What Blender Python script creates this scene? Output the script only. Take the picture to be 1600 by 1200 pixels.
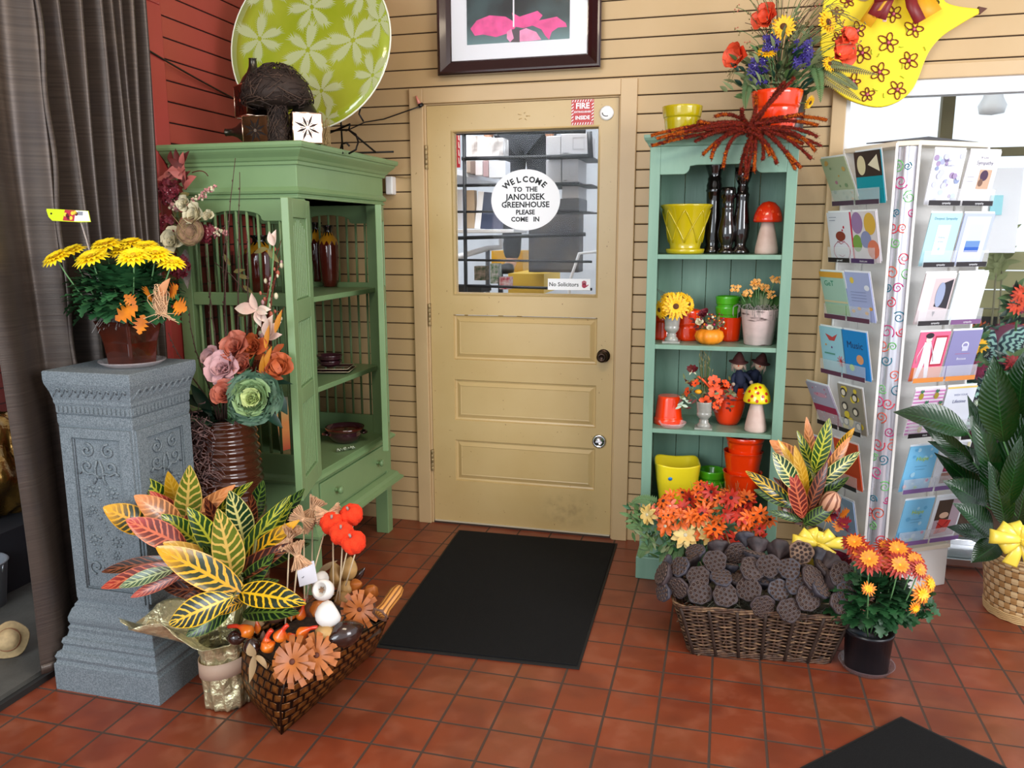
import bpy, bmesh, math, random
from math import sin, cos, pi, radians, sqrt, atan2
from mathutils import Vector, Matrix, Euler
random.seed(7)
S = bpy.context.scene
COL = S.collection
for _o in list(bpy.data.objects): bpy.data.objects.remove(_o)

# ---------------------------------------------------------------- camera
YAW, PIT, ROL, FPX = 0.2572, 0.1822, -0.0023, 1262.2
CAM = Vector((0, -3.6939, 1.4385))
_fw = Vector((-sin(YAW)*cos(PIT), cos(YAW)*cos(PIT), -sin(PIT)))
_rt = Vector((cos(YAW), sin(YAW), 0)); _up = _rt.cross(_fw)
cd = bpy.data.cameras.new('camera'); cam = bpy.data.objects.new('camera', cd); COL.objects.link(cam)
cd.sensor_fit = 'HORIZONTAL'; cd.sensor_width = 36; cd.lens = FPX/1600*36; cd.clip_start = .05; cd.clip_end = 200
_r2 = _rt*cos(ROL)+_up*sin(ROL); _u2 = _up*cos(ROL)-_rt*sin(ROL)
cam.matrix_world = Matrix.Translation(CAM) @ Matrix((_r2, _u2, -_fw)).transposed().to_4x4()
S.camera = cam
def at(u, v, ax, val):
    """point of the photograph's pixel (u, v) on the plane ax = val"""
    c, s = cos(ROL), sin(ROL); du, dv = u-800, v-600
    d = _fw + _rt*((c*du+s*dv)/FPX) - _up*((-s*du+c*dv)/FPX)
    a = 'xyz'.index(ax); t = (val-CAM[a])/d[a]
    return CAM + d*t

# ---------------------------------------------------------------- light
W = bpy.data.worlds.new('sky'); S.world = W; W.use_nodes = True
bg = W.node_tree.nodes['Background']; bg.inputs[0].default_value = (.86, .93, 1, 1); bg.inputs[1].default_value = 1.2
def area(name, loc, target, sx, sy, power, col):
    l = bpy.data.lights.new(name, 'AREA'); l.shape = 'RECTANGLE'; l.size = sx; l.size_y = sy; l.energy = power; l.color = col
    o = bpy.data.objects.new(name, l); COL.objects.link(o); o.location = loc
    o.rotation_euler = (Vector(target)-Vector(loc)).to_track_quat('-Z', 'Y').to_euler(); return o
area('shop_window_light', (-1.9, -6.2, 2.0), (-.6, 0, 1.0), 2.2, 2.0, 112, (.87, .94, 1))
area('side_window_light', (3.3, -3.6, 2.1), (.6, 0, 1.5), 2.2, 1.6, 140, (.98, .97, 1))
area('ceiling_lamp_light', (-.5, -2.4, 2.95), (-.5, -1.6, 0), 1.2, .5, 26, (1, .83, .62))
area('storeroom_fill_light', (-1.1, .32, 2.75), (-.9, 1.1, 1.2), 1.6, .4, 38, (.93, .97, 1))  # added fill lamp that brightens the things behind the door glass
S.view_settings.view_transform = 'Standard'; S.view_settings.look = 'None'
S.view_settings.exposure = 0.0; S.view_settings.gamma = 1; S.view_settings.use_curve_mapping = False

# ---------------------------------------------------------------- materials
def lin(h):
    if isinstance(h, str):
        h = h.lstrip('#'); c = [int(h[i:i+2], 16)/255 for i in (0, 2, 4)]
    else: c = list(h)
    return tuple(x/12.92 if x <= .04045 else ((x+.055)/1.055)**2.4 for x in c)+(1,)
MATS = {}
def mat(name, col, rough=.5, metal=0, noise=0, nscale=8, bump=0, bscale=60, spec=.5, trans=0, emit=0, coat=0, col2=None, sheen=0, alpha=1, stretch=None):
    if name in MATS: return MATS[name]
    m = bpy.data.materials.new(name); m.use_nodes = True; nt = m.node_tree; N = nt.nodes; L = nt.links
    b = N['Principled BSDF']; c = lin(col)
    b.inputs['Base Color'].default_value = c; b.inputs['Roughness'].default_value = rough; b.inputs['Metallic'].default_value = metal
    b.inputs['Specular IOR Level'].default_value = spec
    if trans: b.inputs['Transmission Weight'].default_value = trans
    if coat: b.inputs['Coat Weight'].default_value = coat; b.inputs['Coat Roughness'].default_value = .06
    if sheen: b.inputs['Sheen Weight'].default_value = sheen
    if alpha < 1: b.inputs['Alpha'].default_value = alpha
    if emit: b.inputs['Emission Color'].default_value = c; b.inputs['Emission Strength'].default_value = emit
    tc = N.new('ShaderNodeTexCoord'); src = tc.outputs['Object']
    if stretch:
        mp = N.new('ShaderNodeMapping'); mp.inputs['Scale'].default_value = stretch; L.new(src, mp.inputs[0]); src = mp.outputs[0]
    if noise or col2:
        n = N.new('ShaderNodeTexNoise'); n.inputs['Scale'].default_value = nscale; n.inputs['Detail'].default_value = 5
        L.new(src, n.inputs['Vector'])
        r = N.new('ShaderNodeValToRGB'); e = r.color_ramp.elements
        a = lin(col2) if col2 else tuple(x*(1-noise) for x in c[:3])+(1,)
        bb = c if col2 else tuple(min(1, x*(1+noise)) for x in c[:3])+(1,)
        e[0].position = .33; e[0].color = a; e[1].position = .67; e[1].color = bb
        L.new(n.outputs[0], r.inputs[0]); L.new(r.outputs[0], b.inputs['Base Color'])
    if bump:
        n2 = N.new('ShaderNodeTexNoise'); n2.inputs['Scale'].default_value = bscale; n2.inputs['Detail'].default_value = 4
        L.new(src, n2.inputs['Vector'])
        bp = N.new('ShaderNodeBump'); bp.inputs['Strength'].default_value = bump; bp.inputs['Distance'].default_value = .01
        L.new(n2.outputs[0], bp.inputs['Height']); L.new(bp.outputs[0], b.inputs['Normal'])
    MATS[name] = m; return m
class NT:
    """small node-graph writer for patterned materials"""
    def __init__(s, name, rough=.5):
        s.m = bpy.data.materials.new(name); s.m.use_nodes = True; s.t = s.m.node_tree; s.b = s.t.nodes['Principled BSDF']
        s.b.inputs['Roughness'].default_value = rough; MATS[name] = s.m
        s.tc = s.t.nodes.new('ShaderNodeTexCoord')
    def link(s, a, b):
        s.t.links.new(a, b) if not isinstance(a, (int, float, tuple)) else setattr(b, 'default_value', a)
    def M(s, op, a, b=0, c=None):
        n = s.t.nodes.new('ShaderNodeMath'); n.operation = op; s.link(a, n.inputs[0]); s.link(b, n.inputs[1])
        if c is not None: s.link(c, n.inputs[2])
        return n.outputs[0]
    def mix(s, f, a, b):
        n = s.t.nodes.new('ShaderNodeMix'); n.data_type = 'RGBA'; s.link(f, n.inputs[0]); s.link(a, n.inputs[6]); s.link(b, n.inputs[7]); return n.outputs[2]
    def xyz(s, v):
        n = s.t.nodes.new('ShaderNodeSeparateXYZ'); s.link(v, n.inputs[0]); return n.outputs
    def noise(s, sc, vec=None, det=4):
        n = s.t.nodes.new('ShaderNodeTexNoise'); n.inputs['Scale'].default_value = sc; n.inputs['Detail'].default_value = det
        s.t.links.new(vec or s.tc.outputs['Object'], n.inputs['Vector']); return n.outputs[0]
    def step(s, v, lo, hi):
        n = s.t.nodes.new('ShaderNodeMapRange'); s.link(v, n.inputs[0]); n.inputs[1].default_value = lo; n.inputs[2].default_value = hi; return n.outputs[0]
    def bump(s, h, st=.5, d=.01):
        n = s.t.nodes.new('ShaderNodeBump'); n.inputs['Strength'].default_value = st; n.inputs['Distance'].default_value = d
        s.link(h, n.inputs['Height']); s.t.links.new(n.outputs[0], s.b.inputs['Normal'])
    def col(s, c): s.link(c, s.b.inputs['Base Color'])

# ---------------------------------------------------------------- mesh builder
class MB:
    def __init__(s): s.v = []; s.f = []; s.fm = []; s.fs = []; s.uv = []; s.mats = []; s.M = Matrix.Identity(4)
    def mi(s, m):
        if m not in s.mats: s.mats.append(m)
        return s.mats.index(m)
    def add(s, vs, fs, m, smooth=False, uvs=None):
        o = len(s.v); s.v += [s.M @ Vector(p) for p in vs]; k = s.mi(m)
        for f in fs:
            s.f.append([o+i for i in f]); s.fm.append(k); s.fs.append(smooth)
            s.uv.append([uvs[i] if uvs else (0, 0) for i in f])
        return s
    def box(s, x0, x1, y0, y1, z0, z1, m):
        v = [(x, y, z) for x in (x0, x1) for y in (y0, y1) for z in (z0, z1)]
        return s.add(v, [(0, 1, 3, 2), (4, 6, 7, 5), (0, 4, 5, 1), (2, 3, 7, 6), (0, 2, 6, 4), (1, 5, 7, 3)], m)
    def obox(s, c, sx, sy, sz, m, R=None):
        R = R or Matrix.Identity(3); c = Vector(c)
        v = [c + R @ Vector((x*sx/2, y*sy/2, z*sz/2)) for x in (-1, 1) for y in (-1, 1) for z in (-1, 1)]
        return s.add(v, [(0, 1, 3, 2), (4, 6, 7, 5), (0, 4, 5, 1), (2, 3, 7, 6), (0, 2, 6, 4), (1, 5, 7, 3)], m)
    def grid(s, fn, nu, nv, m, smooth=True, closeu=False):
        vs = []; uv = []
        for i in range(nu+1):
            for j in range(nv+1):
                vs.append(fn(i/nu, j/nv)); uv.append((i/nu, j/nv))
        fs = [(i*(nv+1)+j, (i+1)*(nv+1)+j, (i+1)*(nv+1)+j+1, i*(nv+1)+j+1) for i in range(nu) for j in range(nv)]
        return s.add(vs, fs, m, smooth, uv)
    def lathe(s, prof, m, c=(0, 0, 0), n=28, R=None, mod=None, smooth=True):
        c = Vector(c); R = R or Matrix.Identity(3); vs = []; uv = []
        for i in range(n):
            a = 2*pi*i/n
            for j, (r, z) in enumerate(prof):
                k = mod(a, r, z) if mod else 1
                vs.append(c + R @ Vector((r*k*cos(a), r*k*sin(a), z))); uv.append((i/n, j/max(1, len(prof)-1)))
        q = len(prof)
        fs = [(i*q+j, ((i+1) % n)*q+j, ((i+1) % n)*q+j+1, i*q+j+1) for i in range(n) for j in range(q-1)]
        if prof[0][0] > 1e-4: fs.append([i*q for i in range(n)][::-1])
        if prof[-1][0] > 1e-4: fs.append([i*q+q-1 for i in range(n)])
        return s.add(vs, fs, m, smooth, uv)
    def tube(s, pts, rad, m, n=6, cap=True):
        pts = [Vector(p) for p in pts]; rr = rad if isinstance(rad, (list, tuple)) else [rad]*len(pts); vs = []
        ref = Vector((0, 0, 1)); T0 = (pts[1]-pts[0]).normalized()
        if abs(T0.dot(ref)) > .9: ref = Vector((1, 0, 0))
        for i, p in enumerate(pts):
            T = (pts[min(i+1, len(pts)-1)]-pts[max(i-1, 0)]).normalized(); A = T.cross(ref)
            if A.length < 1e-5: A = T.orthogonal()
            A.normalize(); B = T.cross(A).normalized(); ref = -T.cross(A) if False else ref
            for k in range(n):
                a = 2*pi*k/n; vs.append(p + (A*cos(a)+B*sin(a))*rr[i])
        fs = [(i*n+k, i*n+(k+1) % n, (i+1)*n+(k+1) % n, (i+1)*n+k) for i in range(len(pts)-1) for k in range(n)]
        if cap: fs += [list(range(n))[::-1], [(len(pts)-1)*n+k for k in range(n)]]
        return s.add(vs, fs, m, True)
    def poly(s, pts, th, m, M=None, back=True, uv=False):
        """flat outline in its own x-y plane given thickness th, placed by matrix M"""
        M = M or Matrix.Identity(4); n = len(pts)
        fr = [M @ Vector((x, y, 0)) for x, y in pts]; bk = [M @ Vector((x, y, -th)) for x, y in pts]
        fs = [list(range(n))]
        if th > 0: fs += [list(range(2*n-1, n-1, -1))] + [(i, n+i, n+(i+1) % n, (i+1) % n) for i in range(n)]
        return s.add(fr+(bk if th > 0 else []), fs, m, False, [(p[0], p[1]) for p in pts]*2)
    def sphere(s, c, r, m, sx=1, sy=1, sz=1, n=12, R=None):
        return s.lathe([(max(1e-5, r*sin(pi*j/(n//2+2))) * sx, -r*cos(pi*j/(n//2+2))*sz) for j in range(n//2+3)], m, c, n, R)
    def text(s, txt, size, M, m, align='CENTER', bold=0):
        cu = bpy.data.curves.new('t', 'FONT'); cu.body = txt; cu.size = size; cu.align_x = align; cu.align_y = 'CENTER'; cu.resolution_u = 2; cu.offset = bold
        o = bpy.data.objects.new('t', cu); COL.objects.link(o)
        dg = bpy.context.evaluated_depsgraph_get(); me = o.evaluated_get(dg).to_mesh()
        s.add([M @ v.co for v in me.vertices], [list(p.vertices) for p in me.polygons], m)
        o.evaluated_get(dg).to_mesh_clear(); bpy.data.objects.remove(o); bpy.data.curves.remove(cu); return s
    # plants
    def blade(s, base, d, nrm, L, w, m, seg=6, curl=0.0, fold=.15, prof=None, lobes=0, wave=0):
        """leaf or petal starting at base along d, facing nrm; curl bends it away from nrm"""
        base = Vector(base); d = Vector(d).normalized(); nrm = Vector(nrm); nrm = (nrm-d*nrm.dot(d))
        nrm = nrm.normalized() if nrm.length > 1e-4 else d.orthogonal().normalized()
        side = d.cross(nrm); p = base.copy(); vs = []; uv = []; dd = d.copy(); nn = nrm.copy()
        prof = prof or (lambda t: sin(pi*min(1, t*.97+.03)**.85)); ph = random.random()*6
        for i in range(seg+1):
            t = i/seg; ww = w*.5*max(.02, prof(t))*(1+lobes*(1 if i % 2 else -1))
            f = nn*(ww*fold*2) + nn*(wave*w*sin(t*9+ph))
            vs += [p-side*ww+f, p.copy(), p+side*ww+f]; uv += [(t, 0), (t, .5), (t, 1)]
            a = -curl/seg; dd2 = dd*cos(a)+nn*sin(a); nn = nn*cos(a)-dd*sin(a); dd = dd2; p = p+dd*(L/seg)
        fs = []
        for i in range(seg): fs += [(i*3, i*3+1, i*3+4, i*3+3), (i*3+1, i*3+2, i*3+5, i*3+4)]
        return s.add(vs, fs, m, True, uv)
    def build(s, name, parent=None, label=None, cat=None, group=None, kind=None, bevel=0, solid=0, loc=None, bseg=2):
        me = bpy.data.meshes.new(name)
        off = Vector(loc) if loc else Vector((0, 0, 0))
        me.from_pydata([tuple(v-off) for v in s.v], [], s.f); 
        for m in s.mats: me.materials.append(m)
        me.polygons.foreach_set('material_index', s.fm); me.polygons.foreach_set('use_smooth', s.fs)
        ul = me.uv_layers.new(name='UVMap'); flat = [c for f in s.uv for p in f for c in p]
        if len(flat) == 2*len(me.loops): ul.data.foreach_set('uv', flat)
        me.update(); o = bpy.data.objects.new(name, me); COL.objects.link(o); o.location = off
        if parent: o.parent = parent
        if bevel:
            b = o.modifiers.new('bevel', 'BEVEL'); b.width = bevel; b.segments = bseg; b.limit_method = 'ANGLE'; b.angle_limit = radians(40)
        if solid:
            b = o.modifiers.new('solid', 'SOLIDIFY'); b.thickness = solid; b.offset = 0
        tag(o, label, cat, group, kind); return o
def tag(o, label=None, cat=None, group=None, kind=None):
    for k, v in (('label', label), ('category', cat), ('group', group), ('kind', kind)):
        if v: o[k] = v
    return o
def thing(name, loc, label, cat, group=None, rz=0):
    o = bpy.data.objects.new(name, None); COL.objects.link(o); o.location = loc; o.rotation_euler = (0, 0, rz); o.empty_display_size = .05
    return tag(o, label, cat, group)
def dup(root, loc, rz=0, label=None, group=None, sc=1, rot=None):
    r = root.copy(); COL.objects.link(r); r.location = loc; r.rotation_euler = rot or (0, 0, rz); r.scale = (sc,)*3
    if label: r['label'] = label
    if group: r['group'] = group
    for ch in list(root.children):
        c = ch.copy(); COL.objects.link(c); c.parent = r
        for g in ch.children:
            d = g.copy(); COL.objects.link(d); d.parent = c
    return r
def RotTo(z, x=None):
    """3x3 whose z axis is z"""
    z = Vector(z).normalized(); x = Vector(x) if x else (Vector((0, 0, 1)).cross(z) if abs(z.z) < .95 else Vector((1, 0, 0)))
    x = (x-z*x.dot(z)).normalized(); y = z.cross(x); return Matrix((x, y, z)).transposed()
def face(origin, right, up):
    r = Vector(right).normalized(); u = Vector(up).normalized(); n = r.cross(u)
    return Matrix.Translation(Vector(origin)) @ Matrix((r, u, n)).transposed().to_4x4()
def rnd(a, b): return random.uniform(a, b)
def jit(v, a): return Vector(v)+Vector((rnd(-a, a), rnd(-a, a), rnd(-a, a)))
def bez(a, b, c, n=8):
    a, b, c = Vector(a), Vector(b), Vector(c); return [a*(1-t)**2+b*2*t*(1-t)+c*t*t for t in [i/n for i in range(n+1)]]
def circ(r, n=24, sx=1, sy=1, a0=0): return [(r*sx*cos(a0+2*pi*i/n), r*sy*sin(a0+2*pi*i/n)) for i in range(n)]
# ---------------------------------------------------------------- surface materials
def siding_mat(name, c, c2):
    n = NT(name, .42); a = n.noise(2.2); b = n.noise(45, det=6)
    k = n.step(a, .3, .7); col = n.mix(k, lin(c), lin(c2))
    n.col(col); n.bump(b, .12, .004); return n.m
M_yel = siding_mat('yellow_painted_boards', '#c6a97e', '#bd9f70')
M_yel_trim = mat('yellow_painted_trim', '#c8ab80', .38, noise=.05, nscale=3, bump=.05, bscale=40)
M_gap = mat('board_gap', '#3a2814', .9)
M_red = siding_mat('red_painted_boards', '#a8473c', '#9f4136')
M_redtrim = mat('red_painted_trim', '#a63f3b', .4, noise=.06, nscale=4)
M_redgap = mat('red_board_gap', '#1e0e0c', .9)
def door_mat():
    n = NT('door_paint', .34); o = n.xyz(n.tc.outputs['Object'])
    a = n.noise(3); col = n.mix(n.step(a, .3, .7), lin('#cbb07c'), lin('#c2a56f'))
    # grime patch low on the door and chips
    dx = n.M('SUBTRACT', o[0], -.70); dz = n.M('SUBTRACT', o[2], .12)
    r = n.M('SQRT', n.M('ADD', n.M('MULTIPLY', dx, dx), n.M('MULTIPLY', n.M('MULTIPLY', dz, dz), 3)))
    g = n.M('MULTIPLY', n.step(r, .17, .03), n.step(n.noise(22), .42, .75))
    col = n.mix(n.M('MULTIPLY', g, .7), col, lin('#8d7650'))
    chip = n.step(n.noise(90, det=2), .735, .76)
    n.col(n.mix(chip, col, lin('#8b6a3c'))); n.bump(n.noise(30), .06, .004); return n.m
M_door = door_mat()
def tile_mat():
    n = NT('terracotta_tile', .36); t = n.t
    mp = t.nodes.new('ShaderNodeMapping'); mp.inputs['Location'].default_value = (.3011+.1573*40, 1.1673+.15*40, 0)
    t.links.new(n.tc.outputs['Object'], mp.inputs[0])
    br = t.nodes.new('ShaderNodeTexBrick'); br.offset = 0; br.squash = 1
    for k, v in (('Scale', 1), ('Mortar Size', .0042), ('Mortar Smooth', .25), ('Bias', 0), ('Brick Width', .1573), ('Row Height', .15)): br.inputs[k].default_value = v
    br.inputs['Color1'].default_value = lin('#7d3820'); br.inputs['Color2'].default_value = lin('#8a4026'); br.inputs['Mortar'].default_value = lin('#483429')
    t.links.new(mp.outputs[0], br.inputs['Vector'])
    a = n.noise(2.0); b = n.noise(11, det=6)
    c = n.mix(n.M('MULTIPLY', n.step(a, .45, .62), .5), br.outputs['Color'], lin('#70442a'))
    c = n.mix(n.M('MULTIPLY', n.step(b, .48, .75), .6), c, lin('#985a42'))
    sm = n.noise(5.0, det=2)
    c = n.mix(n.M('MULTIPLY', n.step(sm, .48, .62), .5), c, lin('#64291a'))
    c = n.mix(br.outputs['Fac'], c, lin('#483429')); n.col(c)
    h = n.M('SUBTRACT', n.M('MULTIPLY', n.noise(9), .4), br.outputs['Fac']); n.bump(h, .5, .003)
    r = n.M('ADD', n.M('MULTIPLY', b, .25), .26); n.link(n.M('ADD', r, n.M('MULTIPLY', br.outputs['Fac'], .4)), n.b.inputs['Roughness']); return n.m
M_tile = tile_mat()
def brick_mat():
    n = NT('old_red_brick', .7); t = n.t; o = n.xyz(n.tc.outputs['Object'])
    cb = t.nodes.new('ShaderNodeCombineXYZ'); t.links.new(o[1], cb.inputs[0]); t.links.new(o[2], cb.inputs[1])
    br = t.nodes.new('ShaderNodeTexBrick')
    for k, v in (('Scale', 1), ('Mortar Size', .004), ('Mortar Smooth', .2), ('Brick Width', .21), ('Row Height', .073)): br.inputs[k].default_value = v
    br.inputs['Color1'].default_value = lin('#6e2a22'); br.inputs['Color2'].default_value = lin('#7c332a'); br.inputs['Mortar'].default_value = lin('#47221c')
    t.links.new(cb.outputs[0], br.inputs['Vector']); n.col(br.outputs['Color'])
    n.bump(n.M('SUBTRACT', n.M('MULTIPLY', n.noise(60), .4), br.outputs['Fac']), .6, .006); return n.m
M_brick = brick_mat()
M_white = mat('white_enamel', '#f1f0ee', .35); M_black = mat('black_plastic', '#121214', .4); M_conc = mat('dark_concrete', '#4b4a45', .8, noise=.2, nscale=9, bump=.2)
M_alu = mat('aluminium', '#c9ccd0', .3, 1); M_chrome = mat('chrome', '#dfe2e6', .12, 1)
M_glass = mat('window_glass', '#ffffff', .0, trans=1); M_glass.node_tree.nodes['Principled BSDF'].inputs['IOR'].default_value = 1.12
M_clear = mat('clear_plastic', '#f5e9ea', .08, alpha=.28, coat=.6)

# ---------------------------------------------------------------- the setting
SP = .0785; SZ = 1.954
def siding(mb, a, b, z0, z1, n, m, gap, sp=SP, zr=SZ):
    """boards between plan points a and b, n = outward normal"""
    a, b, n = Vector(a+(0,)), Vector(b+(0,)), Vector(n+(0,))
    k0 = math.floor((z0-zr)/sp); z = zr+k0*sp
    while z < z1-1e-6:
        lo, hi = max(z0, z), min(z1, z+sp)
        if hi-lo > .004:
            A = lo+.005 if lo == z else lo; B = hi-.001
            prof = [(0, lo), (-.006, lo), (-.006, A), (.0, A), (.001, A+.003), (.0, B), (-.004, hi)]
            for i in range(1, len(prof)-1):
                (d0, y0), (d1, y1) = prof[i], prof[i+1]
                mb.add([a+n*d0+Vector((0, 0, y0)), b+n*d0+Vector((0, 0, y0)), b+n*d1+Vector((0, 0, y1)), a+n*d1+Vector((0, 0, y1))], [(0, 1, 2, 3)], gap if i == 1 else m)
        z += sp
TOP = 3.0
fl = MB(); fl.box(-2.12, 2.6, -5.2, .16, -.08, 0, M_tile); fl.build('floor', kind='structure')
w = MB()
for (xa, xb, za, zb) in ((-2.12, -1.455, 0, TOP), (-1.455, -.41, 2.095, TOP), (-.41, .395, 0, TOP), (.395, 2.6, 2.085, TOP)):
    siding(w, (xa, 0), (xb, 0), za, zb, (0, -1), M_yel, M_gap)
    w.box(xa, xb, .0065, .12, za, zb, M_yel)
w.build('wall_back', kind='structure')
w = MB(); siding(w, (-2.12, -.90), (-2.12, 0), 1.365, TOP, (1, 0), M_red, M_redgap, SP, 2.027)
w.box(-2.24, -2.1265, -.9, .12, 0, TOP, M_red); w.box(-2.12, -2.105, -.9, 0, 0, 1.36, M_brick); w.box(-2.12, -2.10, -.9, 0, 1.355, 1.372, M_redtrim)
w.build('wall_left', kind='structure')
t = MB(); t.box(-2.25, -2.095, -.985, -.895, 0, 2.29, M_redtrim); t.box(-2.25, -2.095, -3.6, -.895, 2.29, 2.42, M_redtrim)
t.box(-2.24, -2.11, -3.6, -.985, 2.42, TOP, M_redtrim); t.build('trim_1', kind='structure', bevel=.006)
t = MB()
t.box(-1.459, -1.392, -.018, .03, 0, 2.105, M_yel_trim); t.box(-.477, -.405, -.018, .03, 0, 2.105, M_yel_trim); t.box(-1.392, -.477, -.018, .03, 2.038, 2.105, M_yel_trim)
t.box(-1.392, -1.383, -.004, .06, 0, 2.038, M_yel_trim); t.box(-.484, -.477, -.004, .06, 0, 2.038, M_yel_trim); t.box(-1.392, -.477, .0, .06, 2.031, 2.038, M_yel_trim)
t.build('trim_2', kind='structure', bevel=.003)
t = MB(); t.box(-1.455, -.41, .0, .12, -.002, .008, mat('door_sill', '#3c2b22', .6)); t.build('trim_3', kind='structure')
cl = MB(); cl.box(-2.25, 2.6, -5.2, .12, TOP, TOP+.06, mat('ceiling_paint', '#d8d3c8', .8)); cl.build('ceiling', kind='structure')
# --- door
dz0, dz1, dx0, dx1 = .014, 2.029, -1.381, -.486
gx0, gx1, gz0, gz1 = -1.25, -.577, 1.168, 1.905
d = MB(); Y0, Y1 = .004, .045
bars = [(dx0, gx0-.015, dz0, dz1), (gx1+.012, dx1, dz0, dz1), (gx0-.015, gx1+.012, gz1+.012, dz1), (gx0-.015, gx1+.012, 1.062, gz0-.014)]
pan = [(.843, 1.060), (.540, .744), (.230, .440)]
bars += [(gx0-.015, gx1+.012, .744, .843), (gx0-.015, gx1+.012, .440, .540), (gx0-.015, gx1+.012, dz0, .230), ]
for b in bars: d.box(b[0], b[1], Y0, Y1, b[2], b[3]+(.0005 if b[3] < 2 else 0), M_door)
for (a, b) in pan:
    x0, x1 = gx0-.015, gx1+.012
    def ring(i, y): return [(x0+i, y, a+i), (x1-i, y, a+i), (x1-i, y, b-i), (x0+i, y, b-i)]
    rs = [ring(0, Y0), ring(.004, Y0+.011), ring(.012, Y0+.013), ring(.030, Y0+.004), ring(.034, Y0+.0055)]
    for p, q in zip(rs, rs[1:]): d.add(p+q, [(i, (i+1) % 4, 4+(i+1) % 4, 4+i) for i in range(4)], M_door)
    d.add(rs[-1], [(0, 1, 2, 3)], M_door)
for i, (r0, r1) in enumerate([((gx0-.015, gx1+.012, gz0-.014, gz1+.012), (gx0, gx1, gz0, gz1))]):
    def rg(r, y): return [(r[0], y, r[2]), (r[1], y, r[2]), (r[1], y, r[3]), (r[0], y, r[3])]
    mid = (r1[0]-.006, r1[1]+.005, r1[2]-.006, r1[3]+.005)
    for p, q in ((rg(r0, Y0), rg(mid, Y0-.004)), (rg(mid, Y0-.004), rg(r1, Y0+.016)), (rg(r1, Y0+.016), rg(r1, Y1))):
        d.add(p+q, [(i, (i+1) % 4, 4+(i+1) % 4, 4+i) for i in range(4)], M_door)
# small emblem left under the paint above the glass
for a in range(5): d.tube([(-.915+.012*cos(a*1.3), Y0-.001, 1.967+.012*sin(a*1.3)), (-.915+.03*cos(a*1.3), Y0-.001, 1.967+.018*sin(a*1.3))], .002, M_door, 5)
D = d.build('door_1', kind='structure')
g = MB(); g.box(gx0, gx1, .022, .026, gz0, gz1, M_glass); g.build('glass_pane', D)
for z in (1.80, 1.06, .33):
    h = MB(); M_h = mat('worn_hinge', '#a08a62', .45, .3, noise=.4, nscale=80); h.box(-1.386, -1.377, -.004, .01, z-.055, z+.055, M_h)
    for k in range(5): h.lathe([(.0058, 0), (.0066, .001), (.0066, .0195), (.0058, .0205)], M_h, (-1.383, -.008, z-.055+k*.0218), 10)
    h.build('hinge', D)
k = MB(); R = RotTo((0, -1, 0)); M_kn = mat('dark_bronze', '#3a2b23', .28, .8)
k.lathe([(.031, 0), (.031, .003), (.026, .006), (.012, .009), (.011, .028), (.017, .033), (.0245, .045), (.025, .055), (.019, .064), (.013, .066), (.012, .0645), (.0001, .0645)], M_kn, (-.533, Y0, .887), 24, R)
k.build('door_knob', D)
k = MB(); k.lathe([(.034, 0), (.034, .004), (.029, .009), (.024, .009), (.022, .005), (.0001, .005)], M_chrome, (-.546, Y0, .477), 28, R); k.box(-.561, -.531, -.011, .002, .470, .480, M_chrome); k.box(-.566, -.548, -.014, .0, .468, .474, M_black); k.build('deadbolt', D)
k = MB(); k.lathe([(.0295, 0), (.030, .006), (.027, .010), (.0245, .0105), (.0001, .012)], M_white, (-.538, Y0, 1.966), 32, R)
k.lathe([(.0305, 0), (.0305, .007), (.0288, .0075), (.0285, 0)], M_alu, (-.538, Y0, 1.966), 32, R)
k.tube([(-.556, -.009, 1.967)]+[(-.538+.018*cos(a), -.0095, 1.966+.014*sin(a)) for a in [pi*1.08+i*.17 for i in range(11)]], .0016, M_black, 6); k.build('door_chime', D)
k = MB(); k.box(-1.378, -.488, -.002, .01, .010, .017, mat('draft_strip', '#c9bda4', .6)); k.build('draft_strip', D)
# stickers and signs
def decal(name, label, cat): return None
f = MB(); Mx = face((-.9115, .0205, 1.598), (1, 0, 0), (0, 0, 1)); M_sign = mat('sign_white', '#f3f4f8', .4)
f.poly(circ(1, 48, .164, .138), .002, M_sign, Mx); T = mat('sign_black', '#15161a', .6)
import mathutils
def arc_text(mb, txt, R0, span, M, size, m):
    n = len(txt)
    for i, ch in enumerate(txt):
        a = span*(.5-i/(n-1)); p = M @ Matrix.Translation((R0[0]*sin(-a), R0[1]*cos(a)-R0[1]+.0, .0006)) @ Matrix.Rotation(a, 4, 'Z')
        mb.text(ch, size, p, m, bold=.0014)
arc_text(f, 'WELCOME', (.125, .085), 1.55, Mx @ Matrix.Translation((0, .092, 0)), .036, T)
for s_, z_, b_ in (('TO  THE', .047, .030), ('JANOUSEK', .013, .038), ('GREENHOUSE', -.022, .036), ('PLEASE', -.056, .029), ('COME   IN', -.088, .029)):
    f.text(s_, b_, Mx @ Matrix.Translation((0, z_, .0006)), T, bold=.0010)
f.build('welcome_sign', label='white oval welcome sign with black lettering on the door glass', cat='sign')
f = MB(); Mx = face((-.703, .0205, 1.213), (1, 0, 0), (0, 0, 1)); f.poly([(-.100, -.026), (.100, -.026), (.100, .026), (-.100, .026)], .001, M_sign, Mx)
f.text('No Solicitors', .0262, Mx @ Matrix.Translation((-.024, -.001, .0006)), T, bold=.0004); hr = mat('hand_red', '#b02344', .5)
f.poly(circ(.011, 16), 0, hr, Mx @ Matrix.Translation((.072, -.005, .0007)))
for i in range(4): f.poly([(-.0022, 0), (.0022, 0), (.0022, .014+(.003 if i in (1, 2) else 0)), (-.0022, .014+(.003 if i in (1, 2) else 0))], 0, hr, Mx @ Matrix.Translation((.0635+i*.0052, .001, .0007)))
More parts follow.
